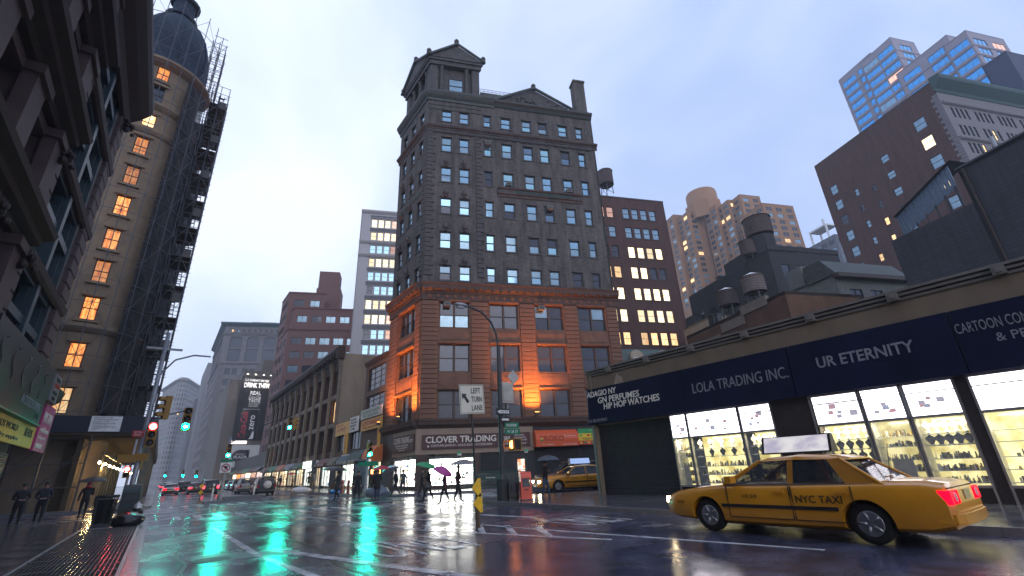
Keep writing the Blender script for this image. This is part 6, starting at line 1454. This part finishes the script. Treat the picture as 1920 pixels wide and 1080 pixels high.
M_bag = mat('black_plastic', (.012, .012, .014), .22, bump=.5, bscale=8); M_bagc = mat('clear_blue_plastic', (.20, .24, .30), .2, bump=.5, bscale=8)
lump('rubbish_bag', 'black rubbish bag on the left kerb near the grating', (-.62, 22.9, .13), .5, .95, M_bag, seed=3)
for i, (px, py, r, l) in enumerate(((684, 932, .5, 'left of the green signal pole'), (699, 931, .55, 'right of the green signal pole'), (691, 926, .45, 'behind the green signal pole'))):
    q = G(px, py, .13); lump('rubbish_bag', f'translucent grey rubbish bag {l}', (q.x+.5, q.y, .13), r, 1.1, M_bagc, seed=10+i)
q = G(613, 927, .13); lump('rubbish_bag', 'blue rubbish bag beside the cardboard boxes', (q.x+.6, q.y, .13), .42, .9, mat('blue_plastic', (.01, .12, .4), .25), seed=20); 
for k, (dx, h, lab) in enumerate(((-.6, 1.0, 'taller brown carton stack by the blue bag'), (-1.5, .8, 'lower brown carton stack farther from the blue bag'))):
    b = thing('carton', lab, 'box', (q.x+1.2, q.y-dx+.2, .13), .2*k); MB().box(-.3, .3, -.35, .35, 0, h*.5).build('lower_box', mat('cardboard', (.22, .12, .06), .8), b); MB().box(-.27, .25, -.3, .33, h*.5, h).build('upper_box', mat('cardboard', (.22, .12, .06), .8), b)
q = G(553, 925, .13); lump('rubbish_bag', 'white heap of wrapped goods on the far pavement', (q.x+.5, q.y, .13), .9, .6, mat('white_plastic', (.6, .6, .6), .35), 'heap', seed=30)
for i, px in enumerate((640, 652)):
    q = GX(px, 930, 12.5); o = thing('standpipe', 'red standpipe post %s the dark umbrella walker' % ('just right of' if i == 0 else 'second right of'), 'standpipe', (12.5, q.y, .13)); MB().lathe([(.14, 0), (.12, .1), (.1, .75), (.13, .8), (.12, .95), (.01, 1.02)], 10).build('barrel', mat('standpipe_red', (.22, .03, .03), .5), o); MB().cyl((0, -.2, .6), (0, .2, .6), .06, n=8).build('outlet', M_steel, o)
q = GX(672, 930, 12.9); PB = thing('phone_kiosk', 'grey phone kiosk with an advertising panel on the far pavement', 'phone booth', (12.9, q.y, .13), radians(-40)); b = MB(); b.box(-.5, .5, .55, .6, 0, 2.35); b.box(-.5, -.45, -.05, .55, 0, 2.35); b.box(.45, .5, -.05, .55, 0, 2.35); b.build('shell', M_dsteel, PB); MB().box(-.55, .55, -.1, .65, 2.35, 2.5).build('roof', M_steel, PB); MB().box(-.42, .42, -.07, -.03, .5, 2.2).build('ad_panel', mat('ad_print', (.2, .24, .26), .3, var=.6, nscale=3), PB); MB().box(-.46, .46, -.08, -.03, .0, .5).build('kick_plate', M_dsteel, PB)

# ============================================================ VEHICLES
def loft(rings, m=None):
    b = MB(); n = len(rings[0]); idx = [b._a(r) for r in rings]
    for a, c in zip(idx, idx[1:]):
        for k in range(n): j = (k+1) % n; b.f.append((a+k, c+k, c+j, a+j)); b.m.append(0)
    b.f.append(tuple(idx[0]+k for k in range(n))); b.f.append(tuple(idx[-1]+k for k in reversed(range(n)))); b.m += [0, 0]
    return b
BODY = {}
def body_mesh(key, st, wheels, wr, mname):
    if key in BODY: me = BODY[key].copy(); return me
    rings = []
    for x, zb, zt, w in st:
        zm = zb+(zt-zb)*.55; half = [(w*.86, zb), (w*.97, zb+.06), (w, zb+(zt-zb)*.3), (w, zm), (w*.975, zt-.12), (w*.93, zt-.05), (w*.82, zt-.005), (w*.4, zt+.012)]
        rings.append([(x, y, z) for y, z in half] + [(x, -y, z) for y, z in reversed(half)])
    b = loft(rings); me = b.mesh('body', M_black); bm = bmesh.new(); bm.from_mesh(me); bmesh.ops.recalc_face_normals(bm, faces=bm.faces); bm.to_mesh(me); bm.free()
    o = bpy.data.objects.new('tmp', me); cut = []
    for i, x in enumerate(wheels):
        c = MB(); c.cyl((x, -2, wr), (x, 2, wr), wr*1.17, n=28); cm = c.mesh('cut', M_black); bm = bmesh.new(); bm.from_mesh(cm); bmesh.ops.recalc_face_normals(bm, faces=bm.faces); bm.to_mesh(cm); bm.free()
        co = bpy.data.objects.new('cut', cm); cut.append(co); md = o.modifiers.new('b', 'BOOLEAN'); md.object = co; md.operation = 'DIFFERENCE'; md.solver = 'EXACT'
    r = evalmesh(o, cut)
    smooth_angle(r, 32); BODY[key] = r; return r.copy()
TY = MB().lathe([(.2, -.1), (.3, -.11), (.325, -.07), (.33, 0), (.325, .07), (.3, .11), (.2, .1)], 24)
tyre_m = TY.mesh('tyre', M_rub, True)
rb = MB(); rb.lathe([(.205, .06), (.205, .1), (.18, .105), (.12, .07), (.05, .095), (.001, .1)], 20)
for k in range(5): a = 2*pi*k/5; rb.cyl((.05*cos(a), .05*sin(a), .09), (.19*cos(a), .19*sin(a), .095), .025, n=5)
rim_m = rb.mesh('rim', mat('alloy', (.4, .4, .42), .3, .8), True)
E_tail = emat('tail_lamp', (1, .03, .05), 5); E_tailb = emat('brake_lamp', (1, .0, .012), 2.6); E_headl = emat('head_lamp', (1, .78, .45), 30); M_tailoff = mat('tail_red', (.22, .01, .015), .2, var=.1)
M_amber = mat('amber_lens', (.5, .18, .02), .25)
M_plate = mat('plate_cream', (.5, .42, .2), .5)
M_carglass = glassmat('car_glass', (.06, .07, .09), .3, .03); M_carglass.node_tree.nodes['Principled BSDF'].inputs['Alpha'].default_value = .6
def car(label, cat, loc, rz, paint, kind='sedan', tail='on', front='off', name='car', taxi=False, ad=False, group=None, spare=None, simple=False):
    o = thing(name, label, cat, loc, rz, group)
    if kind == 'sedan':
        st = [(-2.70, .42, .84, .80), (-2.62, .30, .95, .89), (-2.35, .24, .995, .95), (-1.7, .22, 1.0, .975), (-.6, .2, .975, .985), (.6, .2, .96, .985), (1.05, .2, .955, .98), (1.8, .22, .89, .965), (2.35, .25, .81, .93), (2.6, .30, .73, .87), (2.68, .38, .66, .80)]; wh, wr = (-1.5, 1.55), .33
        gb, gt, zb_, zr, wb, wt = (-1.85, 1.1), (-1.2, .3), .95, 1.45, .87, .64
    else:
        st = [(-2.25, .45, 1.0, .82), (-2.2, .32, 1.06, .88), (-2.0, .28, 1.08, .90), (-.6, .26, 1.06, .915), (.7, .26, 1.05, .915), (1.0, .26, 1.04, .91), (1.8, .28, .99, .89), (2.1, .32, .92, .85), (2.2, .42, .82, .78)]; wh, wr = (-1.3, 1.35), .36
        gb, gt, zb_, zr, wb, wt = (-2.2, 1.0), (-2.02, .35), 1.04, 1.72, .84, .72
    me = body_mesh(kind, st, wh, wr, 'body'); me.materials.clear(); me.materials.append(paint); ob('body', me, o)
    # greenhouse
    B4 = [(gb[0], wb, zb_), (gb[1], wb, zb_), (gb[1], -wb, zb_), (gb[0], -wb, zb_)]; T4 = [(gt[0], wt, zr-.05), (gt[1], wt, zr-.05), (gt[1], -wt, zr-.05), (gt[0], -wt, zr-.05)]
    def side(n_, pts): b = MB(); b.face(pts); b.face([(p[0], p[1], p[2]) for p in pts][::-1]); return b.build(n_, M_carglass, o)
    side('windscreen', [B4[2], B4[1], T4[1], T4[2]]); side('rear_window', [B4[0], B4[3], T4[3], T4[0]]); side('side_glass', [B4[1], B4[0], T4[0], T4[1]]); side('side_glass', [B4[3], B4[2], T4[2], T4[3]])
    b = MB(); zt = zr; rings = []
    for x, dz, ww in ((gt[0]-.12, -.07, .93), (gt[0]+.1, -.015, 1.0), ((gt[0]+gt[1])/2, .03, 1.02), (gt[1]-.1, -.01, 1.0), (gt[1]+.1, -.06, .95)):
        w = (wt+.02)*ww; rings.append([(x, w, zr-.06+dz*.3), (x, w*.97, zr-.02+dz), (x, w*.7, zr+dz+.012), (x, 0, zr+dz+.02), (x, -w*.7, zr+dz+.012), (x, -w*.97, zr-.02+dz), (x, -w, zr-.06+dz*.3)])
    lb = loft(rings); rm = lb.mesh('roof', paint); smooth_angle(rm, 50); ob('roof', rm, o)
    for s in (1, -1):
        e = .012*s
        def strip(x0, x1, t0, t1):
            pb_ = MB()
            pts = [(x0, s*wb+e, zb_-.02), (x1, s*wb+e, zb_-.02), (t1, s*wt+e, zr-.05), (t0, s*wt+e, zr-.05)]; pb_.face(pts if s < 0 else pts[::-1]); pb_.face((pts if s < 0 else pts[::-1])[::-1]); pb_.build('pillar', paint, o)
        strip(gb[1]-.12, gb[1]+.02, gt[1]-.08, gt[1]+.03)
        mid = -.32; tm = mid
        strip(mid-.05, mid+.06, tm-.05, tm+.06)
        if kind == 'sedan': strip(gb[0]-.02, gb[0]+.55, gt[0]-.03, gt[0]+.22)
        else: strip(gb[0]-.02, gb[0]+.16, gt[0]-.03, gt[0]+.12); strip(-1.25, -1.15, -1.2, -1.1)
        for q_ in (0, 1): MB().cyl((gb[q_], s*wb, zb_), (gt[q_], s*wt, zr-.05), .03, n=6).build('pillar', paint, o)
        wd = max(r[3] for r in st)
        if not simple:
            for x0, x1, xh in ((mid+.02, 1.0, mid+.2), (mid-1.05, mid-.02, mid-.9)):
                d_ = MB()
                y = s*(wd+.002)
                for xx in (x0, x1): d_.box(xx-.006, xx+.006, min(y, y-s*.03), max(y, y-s*.03), .35 if xx > mid-.9 else .62, .93)
                d_.box(x0, x1, min(y, y-s*.03), max(y, y-s*.03), .33, .342); dd = d_.build('door_seam', M_black, o); MB().box(xh-.1, xh+.1, min(y, y+s*.03), max(y, y+s*.03), .8, .84).build('handle', paint if taxi else M_dsteel, dd)
            MB().box(-1.1, 1.15, min(s*wd, s*(wd+.015)), max(s*wd, s*(wd+.015)), .52, .58).build('rub_strip', M_black, o)
            mr = MB(); mr.box(.78, .92, min(s*(wb+.02), s*(wb+.24)), max(s*(wb+.02), s*(wb+.24)), .98, 1.12); mr.build('mirror', paint, o)
    wsc = wr/.33
    for x in wh:
        for s in (1, -1):
            w = ob('wheel', tyre_m, o, (x, s*(.79 if kind == 'sedan' else .75), wr)); w.rotation_euler = (-pi/2*s, 0, 0); w.scale = (wsc,)*3
            w.name = 'wheel'; ob('rim', rim_m, w); 
    inner = MB()
    inner.box(wh[0]-.45, wh[1]+.45, -.66, .66, .16, .72)
    inner.build('underbody', M_black, o)
    xr, xf = st[0][0], st[-1][0]; zt_ = .62 if kind == 'sedan' else .62
    tm_ = {'on': E_tail, 'brake': E_tailb, 'off': M_tailoff}[tail]
    for s in (1, -1):
        if kind == 'sedan': MB().box(xr+.0, xr+.16, min(s*.45, s*.885), max(s*.45, s*.885), .66, .86).build('tail_light', tm_, o)
        else: MB().box(xr-.02, xr+.1, min(s*.66, s*.87), max(s*.66, s*.87), .68, 1.02).build('tail_light', tm_, o)
        MB().box(xf-.14, xf+.02, min(s*.45, s*.8), max(s*.45, s*.8), .56, .68).build('headlight', E_headl if front == 'on' else mat('headlamp_glass', (.6, .6, .6), .1), o)
    bc = paint if taxi else M_dsteel
    for nm_, x9, sg, z0, z1, hw in (('rear_bumper', xr, -1, .36, .55, .86), ('front_bumper', xf, 1, .32, .5, .8)):
        pl9 = [(x9-sg*.25, hw+.06), (x9-sg*.02, hw), (x9+sg*.05, hw*.8), (x9+sg*.075, hw*.4), (x9+sg*.075, -hw*.4), (x9+sg*.05, -hw*.8), (x9-sg*.02, -hw), (x9-sg*.25, -hw-.06)]
        b9 = MB(); b9.prism(pl9 if sg < 0 else pl9[::-1], z0+.03, z1-.03); b9.prism([(p[0]-sg*.02, p[1]*.98) for p in (pl9 if sg < 0 else pl9[::-1])], z0, z1); b9.build(nm_, bc, o)
    MB().box(xr-.02, xr+.0, -.16, .16, .70 if kind == 'sedan' else .6, .84 if kind == 'sedan' else .74).build('number_plate', M_plate, o); MB().box(xf-.02, xf+.03, -.4, .4, .53, .66).build('grille', M_black, o)
    if not simple:
        for x9, y9, w9 in ((.2, .4, .25), (.2, -.4, .25), (-.95, 0, .68)):
            b9 = MB(); b9.box(x9-.5, x9, y9-w9, y9+w9, .55, .72); q9 = b9.build('seat', mat('seat_grey', (.08, .08, .085), .8), o)
            b9 = MB(); b9.xprism([(-w9, .6), (w9, .6), (w9*.85, 1.15), (-w9*.85, 1.15)], x9-.58, x9-.44) if False else b9.box(x9-.58, x9-.44, y9-w9, y9+w9, .6, 1.14); b9.build('seat_back', mat('seat_grey', (.08, .08, .085), .8), q9)
            if w9 < .5: MB().box(x9-.56, x9-.46, y9-.13, y9+.13, 1.16, 1.34).build('headrest', mat('seat_grey', (.08, .08, .085), .8), q9)
        MB().box(.75, 1.05, -.8, .8, .75, .98).build('dashboard', M_black, o)
    if not simple and kind == 'sedan':
        b = MB(); b.box(xr+.02, xr+.045, -.8, .8, .885, .9); b.box(-1.93, -1.9, -.78, .78, .995, 1.003); b.build('boot_seam', M_black, o)
        MB().box(-1.72, -1.6, -.18, .18, 1.0, 1.06).build('high_brake_light', M_tailoff, o)
        MB().cyl((-1.9, .6, 1.0), (-2.0, .6, 1.55), .006, n=5).build('antenna', M_black, o)
        for s in (1, -1):
            w9 = .985; MB().box(2.12, 2.3, min(s*.93, s*.955), max(s*.93, s*.955), .56, .62).build('side_marker', M_amber, o)
            MB().box(-1.7, 1.0, min(s*(wb-.005), s*(wb+.02)), max(s*(wb-.005), s*(wb+.02)), .945, .965).build('window_trim', M_steel, o)
            q = MB(); q.cyl((xr+.0, s*.66, .76), (xr-.012, s*.66, .76), .07, n=14); q.build('reverse_lamp', mat('headlamp_glass', (.6, .6, .6), .1), o)
        for x9, y9 in ((1.0, .35), (1.02, -.3)): MB().cyl((x9, y9, .985), (x9-.28, y9-.45, 1.14), .009, n=5).build('wiper', M_black, o)
    if spare is not None:
        q = MB().lathe([(.001, .2), (.3, .2), (.36, .14), (.36, 0)], 24).build('spare_wheel_cover', spare, o, (xr+.0, -.05, .98), 0, True); q.rotation_euler = (0, -pi/2, 0)
    if taxi:
        b = MB(); b.box(-.25, .0, -.2, .2, zr+.0, zr+.06); b.build('sign_base', M_black, o)
        if ad:
            pr = [(-.16, 0), (.16, 0), (.05, .36), (-.05, .36)]; ab = MB(); ab.xprism(pr[::-1], -.95, .45); q = ab.build('roof_advert', M_black, o, (0, 0, zr+.07))
            for s in (1, -1):
                b = MB(); y0, y1 = s*.163, s*.058; pts = [(-.9, y0, .03), (.4, y0, .03), (.4, y1, .34), (-.9, y1, .34)]; b.face(pts if s < 0 else pts[::-1]); b.build('advert_panel', ad, q)
        else: MB().box(-.22, -.03, -.18, .18, zr+.06, zr+.2).build('roof_light', emat('taxi_roof_light', (1, .95, .8), 3), o)
        for s in (-1, 1):
            t1 = text('NYC TAXI', .8, .13, 'lettering', M_black, o, (-1.2 if s < 0 else -.4, s*(wd+.004), .64), 0 if s < 0 else pi, ext=.001, bold=.01); t2 = text('1K59', .3, .07, 'lettering', M_black, o, (.25 if s < 0 else .65, s*(wd+.004), .7), 0 if s < 0 else pi, ext=.001)
    return o
M_taxi = mat('taxi_yellow', (.60, .25, .012), .3, var=.14, nscale=1.2, bump=.05, bscale=110, coat=.6)
M_darkp = mat('dark_car_paint', (.02, .022, .028), .22, var=.1, bump=0, coat=.8); M_silver = mat('silver_car_paint', (.36, .37, .38), .28, .5, var=.05, bump=0, coat=.7); M_greenp = mat('deep_green_paint', (.01, .04, .038), .25, var=.1, bump=0, coat=.7)
# foreground taxi heading down the avenue (local +x = +Y)
car('yellow taxi with a lit white roof advert and bright tail light, nearest the camera', 'taxi', (11.0, 5.05, 0), pi/2, M_taxi, 'sedan', 'brake', 'on', 'taxi', True, litmat('advert_glow', (.62, .58, .75), (1, .97, 1), .8, 2.5, 4.))
# taxi nosing out of the cross street
q = Vector((19.9, 23.15, 0)); car('yellow taxi with headlights on coming out of the cross street', 'taxi', q-Vector((-D28.x, -D28.y, 0))*1.45+N28*.1, A28+pi, M_taxi, 'sedan', 'on', 'on', 'taxi', True, mat('advert_blue', (.12, .2, .42), .4, emit=(.4, .55, .9), es=.5))
car('black van waiting behind the yellow taxi in the cross street', 'van', q+D28*1.9+N28*3.0, A28+pi, M_darkp, 'suv', 'off', 'off', 'van')
# parked cars on the far right
def at_g(px, py): return G(px, py, 0)
q = at_g(459, 926); car('silver station wagon parked by the far right kerb', 'car', (q.x+.2, q.y+2.2, 0), pi/2, M_silver, 'suv', 'off', 'off', 'parked_car')
q = at_g(491, 929); car('dark off roader with a white spare wheel cover parked by the kerb', 'car', (q.x+.3, q.y+2.2, 0), pi/2, M_darkp, 'suv', 'off', 'off', 'parked_car', spare=mat('spare_white', (.6, .6, .58), .35))
q = at_g(393, 927); car('black estate car waiting just behind the traffic island', 'car', (q.x, q.y+2.2, 0), pi/2, M_darkp, 'suv', 'on', 'off', 'waiting_car')
q = at_g(366, 926); car('deep green saloon to the left of the black estate', 'car', (q.x, q.y+2.6, 0), pi/2, M_greenp, 'sedan', 'on', 'off', 'waiting_car')
fl_ = [('saloon', 1.7, 84, M_silver, 'far silver saloon by the left kerb with its tail lights lit'), ('suv', 3.6, 96, M_darkp, 'far black car in the middle lane behind the green saloon')]
for k, l, y, p_, lab in fl_: car(lab, 'car', (l, y, 0), pi/2, p_, 'sedan' if k == 'saloon' else 'suv', 'brake', 'off', 'driving_car', simple=True)
for k in range(18):
    y = 112+k*11+random.uniform(-3, 3); x = (1.7, 3.9, 6.2, 8.6)[k % 4]+random.uniform(-.3, .3)
    car('small distant car with glowing tail lights in the queue down the street', 'car', (x, y, 0), pi/2, (M_silver, M_darkp, M_taxi, M_greenp)[random.randrange(4)], 'sedan' if k % 3 else 'suv', 'brake', 'off', 'driving_car', simple=True, group='distant cars queueing down the street')
for k in range(5): q = car('parked car in the row along the far right kerb', 'car', (10.6, 84+6.6*k, 0), pi/2, (M_darkp, M_greenp, M_silver)[k % 3], 'suv' if k % 2 else 'sedan', 'off', 'off', 'parked_car', simple=True, group='cars parked farther down the right kerb')

# ============================================================ PEOPLE
SK = mat('skin', (.38, .22, .16), .6, var=.08, bump=0); HAIR = mat('dark_hair', (.018, .014, .012), .6)
SHOE = mat('dark_shoe', (.015, .014, .014), .4)
def person(label, loc, rz, coat, legs, h=1.74, stride=.3, arm='down', hood=None, long=False, bag=None, lean=0.):
    """facing local +x; one skinned body mesh with hands, hair and coat as children where they differ"""
    s = h/1.74; s_ = stride
    V = {}; E = []; R = {}
    def j(n, p, r, par=None):
        V[n] = Vector((p[0]*s, p[1]*s, p[2]*s)); R[n] = r*s
        if par: E.append((par, n))
    j('pel', (0, 0, .95), .15); j('wai', (.01+lean*.2, 0, 1.1), .135, 'pel'); j('che', (.02+lean*.6, 0, 1.32), .15, 'wai'); j('nek', (.03+lean*.9, 0, 1.47), .062, 'che'); j('he0', (.05+lean, 0, 1.56), .075, 'nek'); j('he1', (.05+lean, 0, 1.66), .088, 'he0')
    for sd, y in (('l', 1), ('r', -1)):
        f = s_*(1 if sd == 'l' else -1)
        j('hip'+sd, (0, .1*y, .9), .105, 'pel'); j('kne'+sd, (.5*f+.05, .1*y, .5+(.02 if f < 0 else 0)), .068, 'hip'+sd); j('ank'+sd, (f*.95, .1*y, .1+(.05 if f < -.15 else 0)), .045, 'kne'+sd); j('toe'+sd, (f*.95+.17, .11*y, .04), .038, 'ank'+sd)
        j('sho'+sd, (.02+lean*.7, .19*y, 1.40), .072, 'che')
        if arm == 'umb' and sd == 'r': j('elb'+sd, (.06+lean*.5, -.25, 1.13), .052, 'sho'+sd); j('wri'+sd, (.24+lean*.5, -.14, 1.22), .034, 'elb'+sd); j('han'+sd, (.27+lean*.5, -.12, 1.27), .035, 'wri'+sd)
        elif arm == 'hold': j('elb'+sd, (.02, .27*y, 1.14), .052, 'sho'+sd); j('wri'+sd, (.22, .1*y, 1.08), .034, 'elb'+sd); j('han'+sd, (.28, .04*y, 1.08), .035, 'wri'+sd)
        else: j('elb'+sd, (-.35*f*.4, .26*y, 1.13), .052, 'sho'+sd); j('wri'+sd, (-.35*f+.06, .27*y, .9), .034, 'elb'+sd); j('han'+sd, (-.38*f+.08, .27*y, .82), .034, 'wri'+sd)
    names = list(V); me = bpy.data.meshes.new('person'); me.from_pydata([V[n] for n in names], [(names.index(a), names.index(c)) for a, c in E], [])
    o = bpy.data.objects.new('tmp', me); md = o.modifiers.new('s', 'SKIN'); o.modifiers.new('d', 'SUBSURF').levels = 1
    for i, n in enumerate(names): me.skin_vertices[0].data[i].radius = (R[n], R[n]*(1.25 if n in ('che', 'wai', 'pel') else 1)) if False else (R[n], R[n])
    me.skin_vertices[0].data[0].use_root = True
    bm_ = evalmesh(o)
    # fingers and face as part of the same mesh
    ex = MB()
    for sd, y in (('l', 1), ('r', -1)):
        hp, wp = V['han'+sd], V['wri'+sd]; d = (hp-wp).normalized(); sid = d.cross(Vector((0, 0, 1)) if abs(d.z) < .9 else Vector((1, 0, 0))).normalized(); nn = d.cross(sid)
        for k in range(4): b0 = hp+sid*(.018*(k-1.5))*s; L = (.07, .08, .075, .06)[k]*s; m1 = b0+d*L*.6+nn*.008; ex.cyl(b0, m1, .009*s, .0085*s, 6); ex.cyl(m1, m1+(d*.6+nn*.7).normalized()*L*.5, .0085*s, .006*s, 6)
        b0 = wp+(hp-wp)*.4+sid*.03*s; ex.cyl(b0, b0+(d+sid*.8).normalized()*.06*s, .011*s, .008*s, 6)
    hc = V['he1']; ex.cyl(hc+Vector((.08, 0, -.02))*s, hc+Vector((.112, 0, -.045))*s, .012*s, .016*s, 6)
    for y in (-1, 1): ex.ball(hc+Vector((0, .088*y, -.03))*s, .024*s, 6, sz=1.4); ex.ball(hc+Vector((.078, .032*y, .0))*s, .012*s, 6)
    ex.box(hc.x+.07*s, hc.x+.088*s, -.022*s, .022*s, hc.z-.085*s, hc.z-.075*s)
    nv = len(bm_.vertices); verts = [v.co.copy() for v in bm_.vertices] + [Vector(v) for v in ex.v]; faces = [tuple(p.vertices) for p in bm_.polygons] + [tuple(nv+i for i in f) for f in ex.f]
    nf = len(bm_.polygons); me = bpy.data.meshes.new('person'); me.from_pydata(verts, [], faces)
    for m in (coat, legs, SK, SHOE): me.materials.append(m)
    hands = [V['hanl'], V['hanr']]
    for i, p in enumerate(me.polygons):
        c = p.center; p.use_smooth = True
        if i >= nf or c.z > 1.49*s or min((c-hh).length for hh in hands) < .07*s: p.material_index = 2
        elif c.z < .085*s: p.material_index = 3
        elif c.z < .9*s: p.material_index = 1
    bpy.data.meshes.remove(bm_)
    o = tag(ob('person', me, None, loc, rz), label, 'person')
    hm = MB(); hm.lathe([(.098*s*cos(t*pi/10), .105*s*sin(t*pi/10)) for t in range(-2, 6)], 14)
    if hood: hm.lathe([(.13*s, -.2*s), (.12*s, -.1*s)], 14)
    hm.build('hood' if hood else 'hair', hood or HAIR, o, (hc.x-.012, 0, hc.z+.01), 0, True)
    if long: MB().lathe([(.17*s, 1.08*s), (.2*s, .9*s), (.24*s, .62*s), (.22*s, .62*s)], 14, sy=.9).build('coat_skirt', coat, o, smooth=True)
    if bag: MB().bbox(-.14, .14, -.07, .07, 0, .3, .03).build('shoulder_bag', bag, o, (0, .32*s, .72*s))
    o['hand'] = 1; del o['hand']
    return o, V['hanr']
def umbrella(label, who, hand, col, r=.52, top=2.0, tilt=0.):
    o0 = who.matrix_basis @ hand if False else (Matrix.Translation(who.location) @ Matrix.Rotation(who.rotation_euler.z, 4, 'Z')) @ hand
    H = top-(o0.z-who.location.z); o = thing('umbrella', label, 'umbrella', o0, random.uniform(0, 1)); o.rotation_euler.x = tilt
    m = mat('umbrella_'+col[0], col[1], .45, var=.1); b = MB(); n = 8
    tops = [(.01, H), (r*.35, H-.03), (r*.7, H-.1), (r*.92, H-.19), (r, H-.25)]; b.lathe(tops, n); b.lathe([(q[0], q[1]-.008) for q in tops][::-1], n); b.build('canopy', m, o)
    MB().cyl((0, 0, -.12), (0, 0, H+.06), .01, n=6).build('shaft', M_dsteel, o); MB().cyl((0, 0, -.2), (0, 0, -.02), .017, n=6).build('handle', M_black, o)
    rm = MB().tube([(0.02, 0, H-.02), (r*.7, 0, H-.115), (r, 0, H-.262)], .005, 4).mesh('rib', M_dsteel)
    for k in range(n): ob('rib', rm, o, (0, 0, 0), 2*pi*k/n)
    return o
c_dark = mat('coat_black', (.02, .02, .024), .8); c_navy = mat('coat_navy', (.015, .02, .04), .8); c_grey = mat('coat_grey', (.09, .09, .1), .8); c_olive = mat('coat_olive', (.06, .06, .035), .8); c_plum = mat('coat_plum', (.12, .02, .07), .8); c_pale = mat('coat_pale', (.28, .28, .28), .8)
l_dark = mat('trousers_dark', (.02, .02, .025), .8); l_jean = mat('jeans', (.045, .09, .17), .8); c_red = mat('scarf_red', (.35, .03, .05), .8); l_tan = mat('trousers_tan', (.2, .15, .08), .8)
GRN, MAG, GRY, RED, BLK, PAL, BLU = ('green', (.02, .30, .11)), ('magenta', (.42, .05, .26)), ('grey', (.22, .20, .21)), ('red', (.42, .03, .05)), ('black', (.022, .024, .026)), ('pale', (.34, .37, .44)), ('dusk', (.05, .07, .09))
def pp(px, py, z=0.): q = G(px, py, z); return Vector((q.x, q.y, z))
a, hnd = person('pedestrian in a dark coat with red collar walking away on the left', pp(150, 975), radians(95), c_dark, l_dark, stride=.28, arm='umb', hood=c_red); umbrella('wide black umbrella held by the walker with red collar', a, hnd, BLK, .62)
person('man in a dark jacket at the far left edge of the street', pp(22, 990), radians(-70), c_dark, l_dark, 1.78, .12, 'hold'); person('man in a navy jacket walking beside the one at the left edge', pp(66, 986), radians(-85), c_navy, l_dark, 1.8, .18, 'hold')
a, hnd = person('pedestrian in black with a pale bag under the green umbrella', pp(803, 941), radians(160), c_dark, l_dark, stride=.3, arm='umb', bag=c_pale); umbrella('bright green umbrella in front of the corner shop', a, hnd, GRN, .58, 2.0, .25)
a, hnd = person('pedestrian in a plum coat under the magenta umbrella', pp(834, 946), radians(150), c_plum, l_dark, 1.6, .25, 'umb', hood=c_plum); umbrella('magenta umbrella tilted low before the lit shop window', a, hnd, MAG, .5, 1.72, .5)
a, hnd = person('pedestrian in a dark plum jacket under the grey umbrella', pp(858, 943), radians(-20), mat('coat_wine', (.07, .015, .03), .8), l_dark, 1.72, .22, 'umb'); umbrella('grey umbrella right of the magenta one', a, hnd, GRY, .66)
a, hnd = person('pedestrian striding left under the pale umbrella by the corner shop', pp(741, 931), radians(175), c_dark, l_dark, 1.72, .36, 'umb'); umbrella('pale grey umbrella left of the green one', a, hnd, PAL, .6, 2.0, -.3)
person('dark figure standing at the corner shop window', pp(755, 928), radians(90), c_grey, l_dark, 1.7, .05); person('walker in black close behind the green umbrella', pp(790, 932), radians(-30), c_dark, l_dark, 1.7, .2)
a, hnd = person('pedestrian in black under the red umbrella beside the signal pole', pp(706, 936), radians(60), c_dark, l_jean, 1.72, .08, 'umb', long=True); umbrella('red umbrella beside the green signal pole', a, hnd, RED, .6)
person('figure in a brown jacket sharing the red umbrella', pp(699, 935), radians(80), mat('coat_brown', (.08, .035, .03), .8), l_dark, 1.7, .06)
a, hnd = person('pedestrian crossing under a large black umbrella', pp(631, 939), radians(-170), c_grey, l_dark, 1.78, .18, 'umb', long=True); umbrella('large black umbrella over the road left of the phone kiosk', a, hnd, BLK, .78, 2.1, .1)
person('dark pedestrian beside the phone kiosk', pp(668, 937), radians(-90), c_dark, l_dark, 1.72, .22)
a, hnd = person('pedestrian in blue jeans under a dark umbrella by the orange box', pp(1024, 936, .0), radians(-60), c_dark, l_jean, 1.76, .16, 'umb'); umbrella('dark blue umbrella beside the taxi in the cross street', a, hnd, BLU, .6)
for i, (px, c, l, ht, lab) in enumerate(((577, c_olive, l_dark, 1.7, 'figure in an olive coat in a pair on the far pavement'), (586, c_grey, l_tan, 1.74, 'figure in tan trousers in a pair on the far pavement'), (546, mat('coat_crimson', (.2, .02, .03), .8), l_dark, 1.6, 'figure in a crimson coat before the far lit shops'), (523, c_dark, l_dark, 1.7, 'figure in black before the far lit shops'))):
    q = GX(px, 925, 13.6+.2*i); a, hnd = person(lab, (q.x, q.y, .13), radians(60+50*i), c, l, ht, .12, 'umb' if i in (0, 2) else 'down')
    if i == 0: umbrella('small dark umbrella over the pair on the far pavement', a, hnd, BLK, .55)
    if i == 2: umbrella('small red umbrella before the far lit shops', a, hnd, RED, .5)
# ============================================================ HAZE
hz = stuff(MB().box(-800, 800, -200, 1300, -1.6, 175).build('haze', None))
hm = bpy.data.materials.new('haze_air'); hm.use_nodes = True; nt = hm.node_tree; nt.nodes.clear(); ho = nt.nodes.new('ShaderNodeOutputMaterial'); pv = nt.nodes.new('ShaderNodeVolumePrincipled')
pv.inputs['Color'].default_value = (.86, .92, 1, 1); pv.inputs['Density'].default_value = .0006; pv.inputs['Anisotropy'].default_value = .1; nt.links.new(pv.outputs[0], ho.inputs['Volume'])
hz.data.materials.clear(); hz.data.materials.append(hm)

bpy.data.scenes.remove(TMPS)
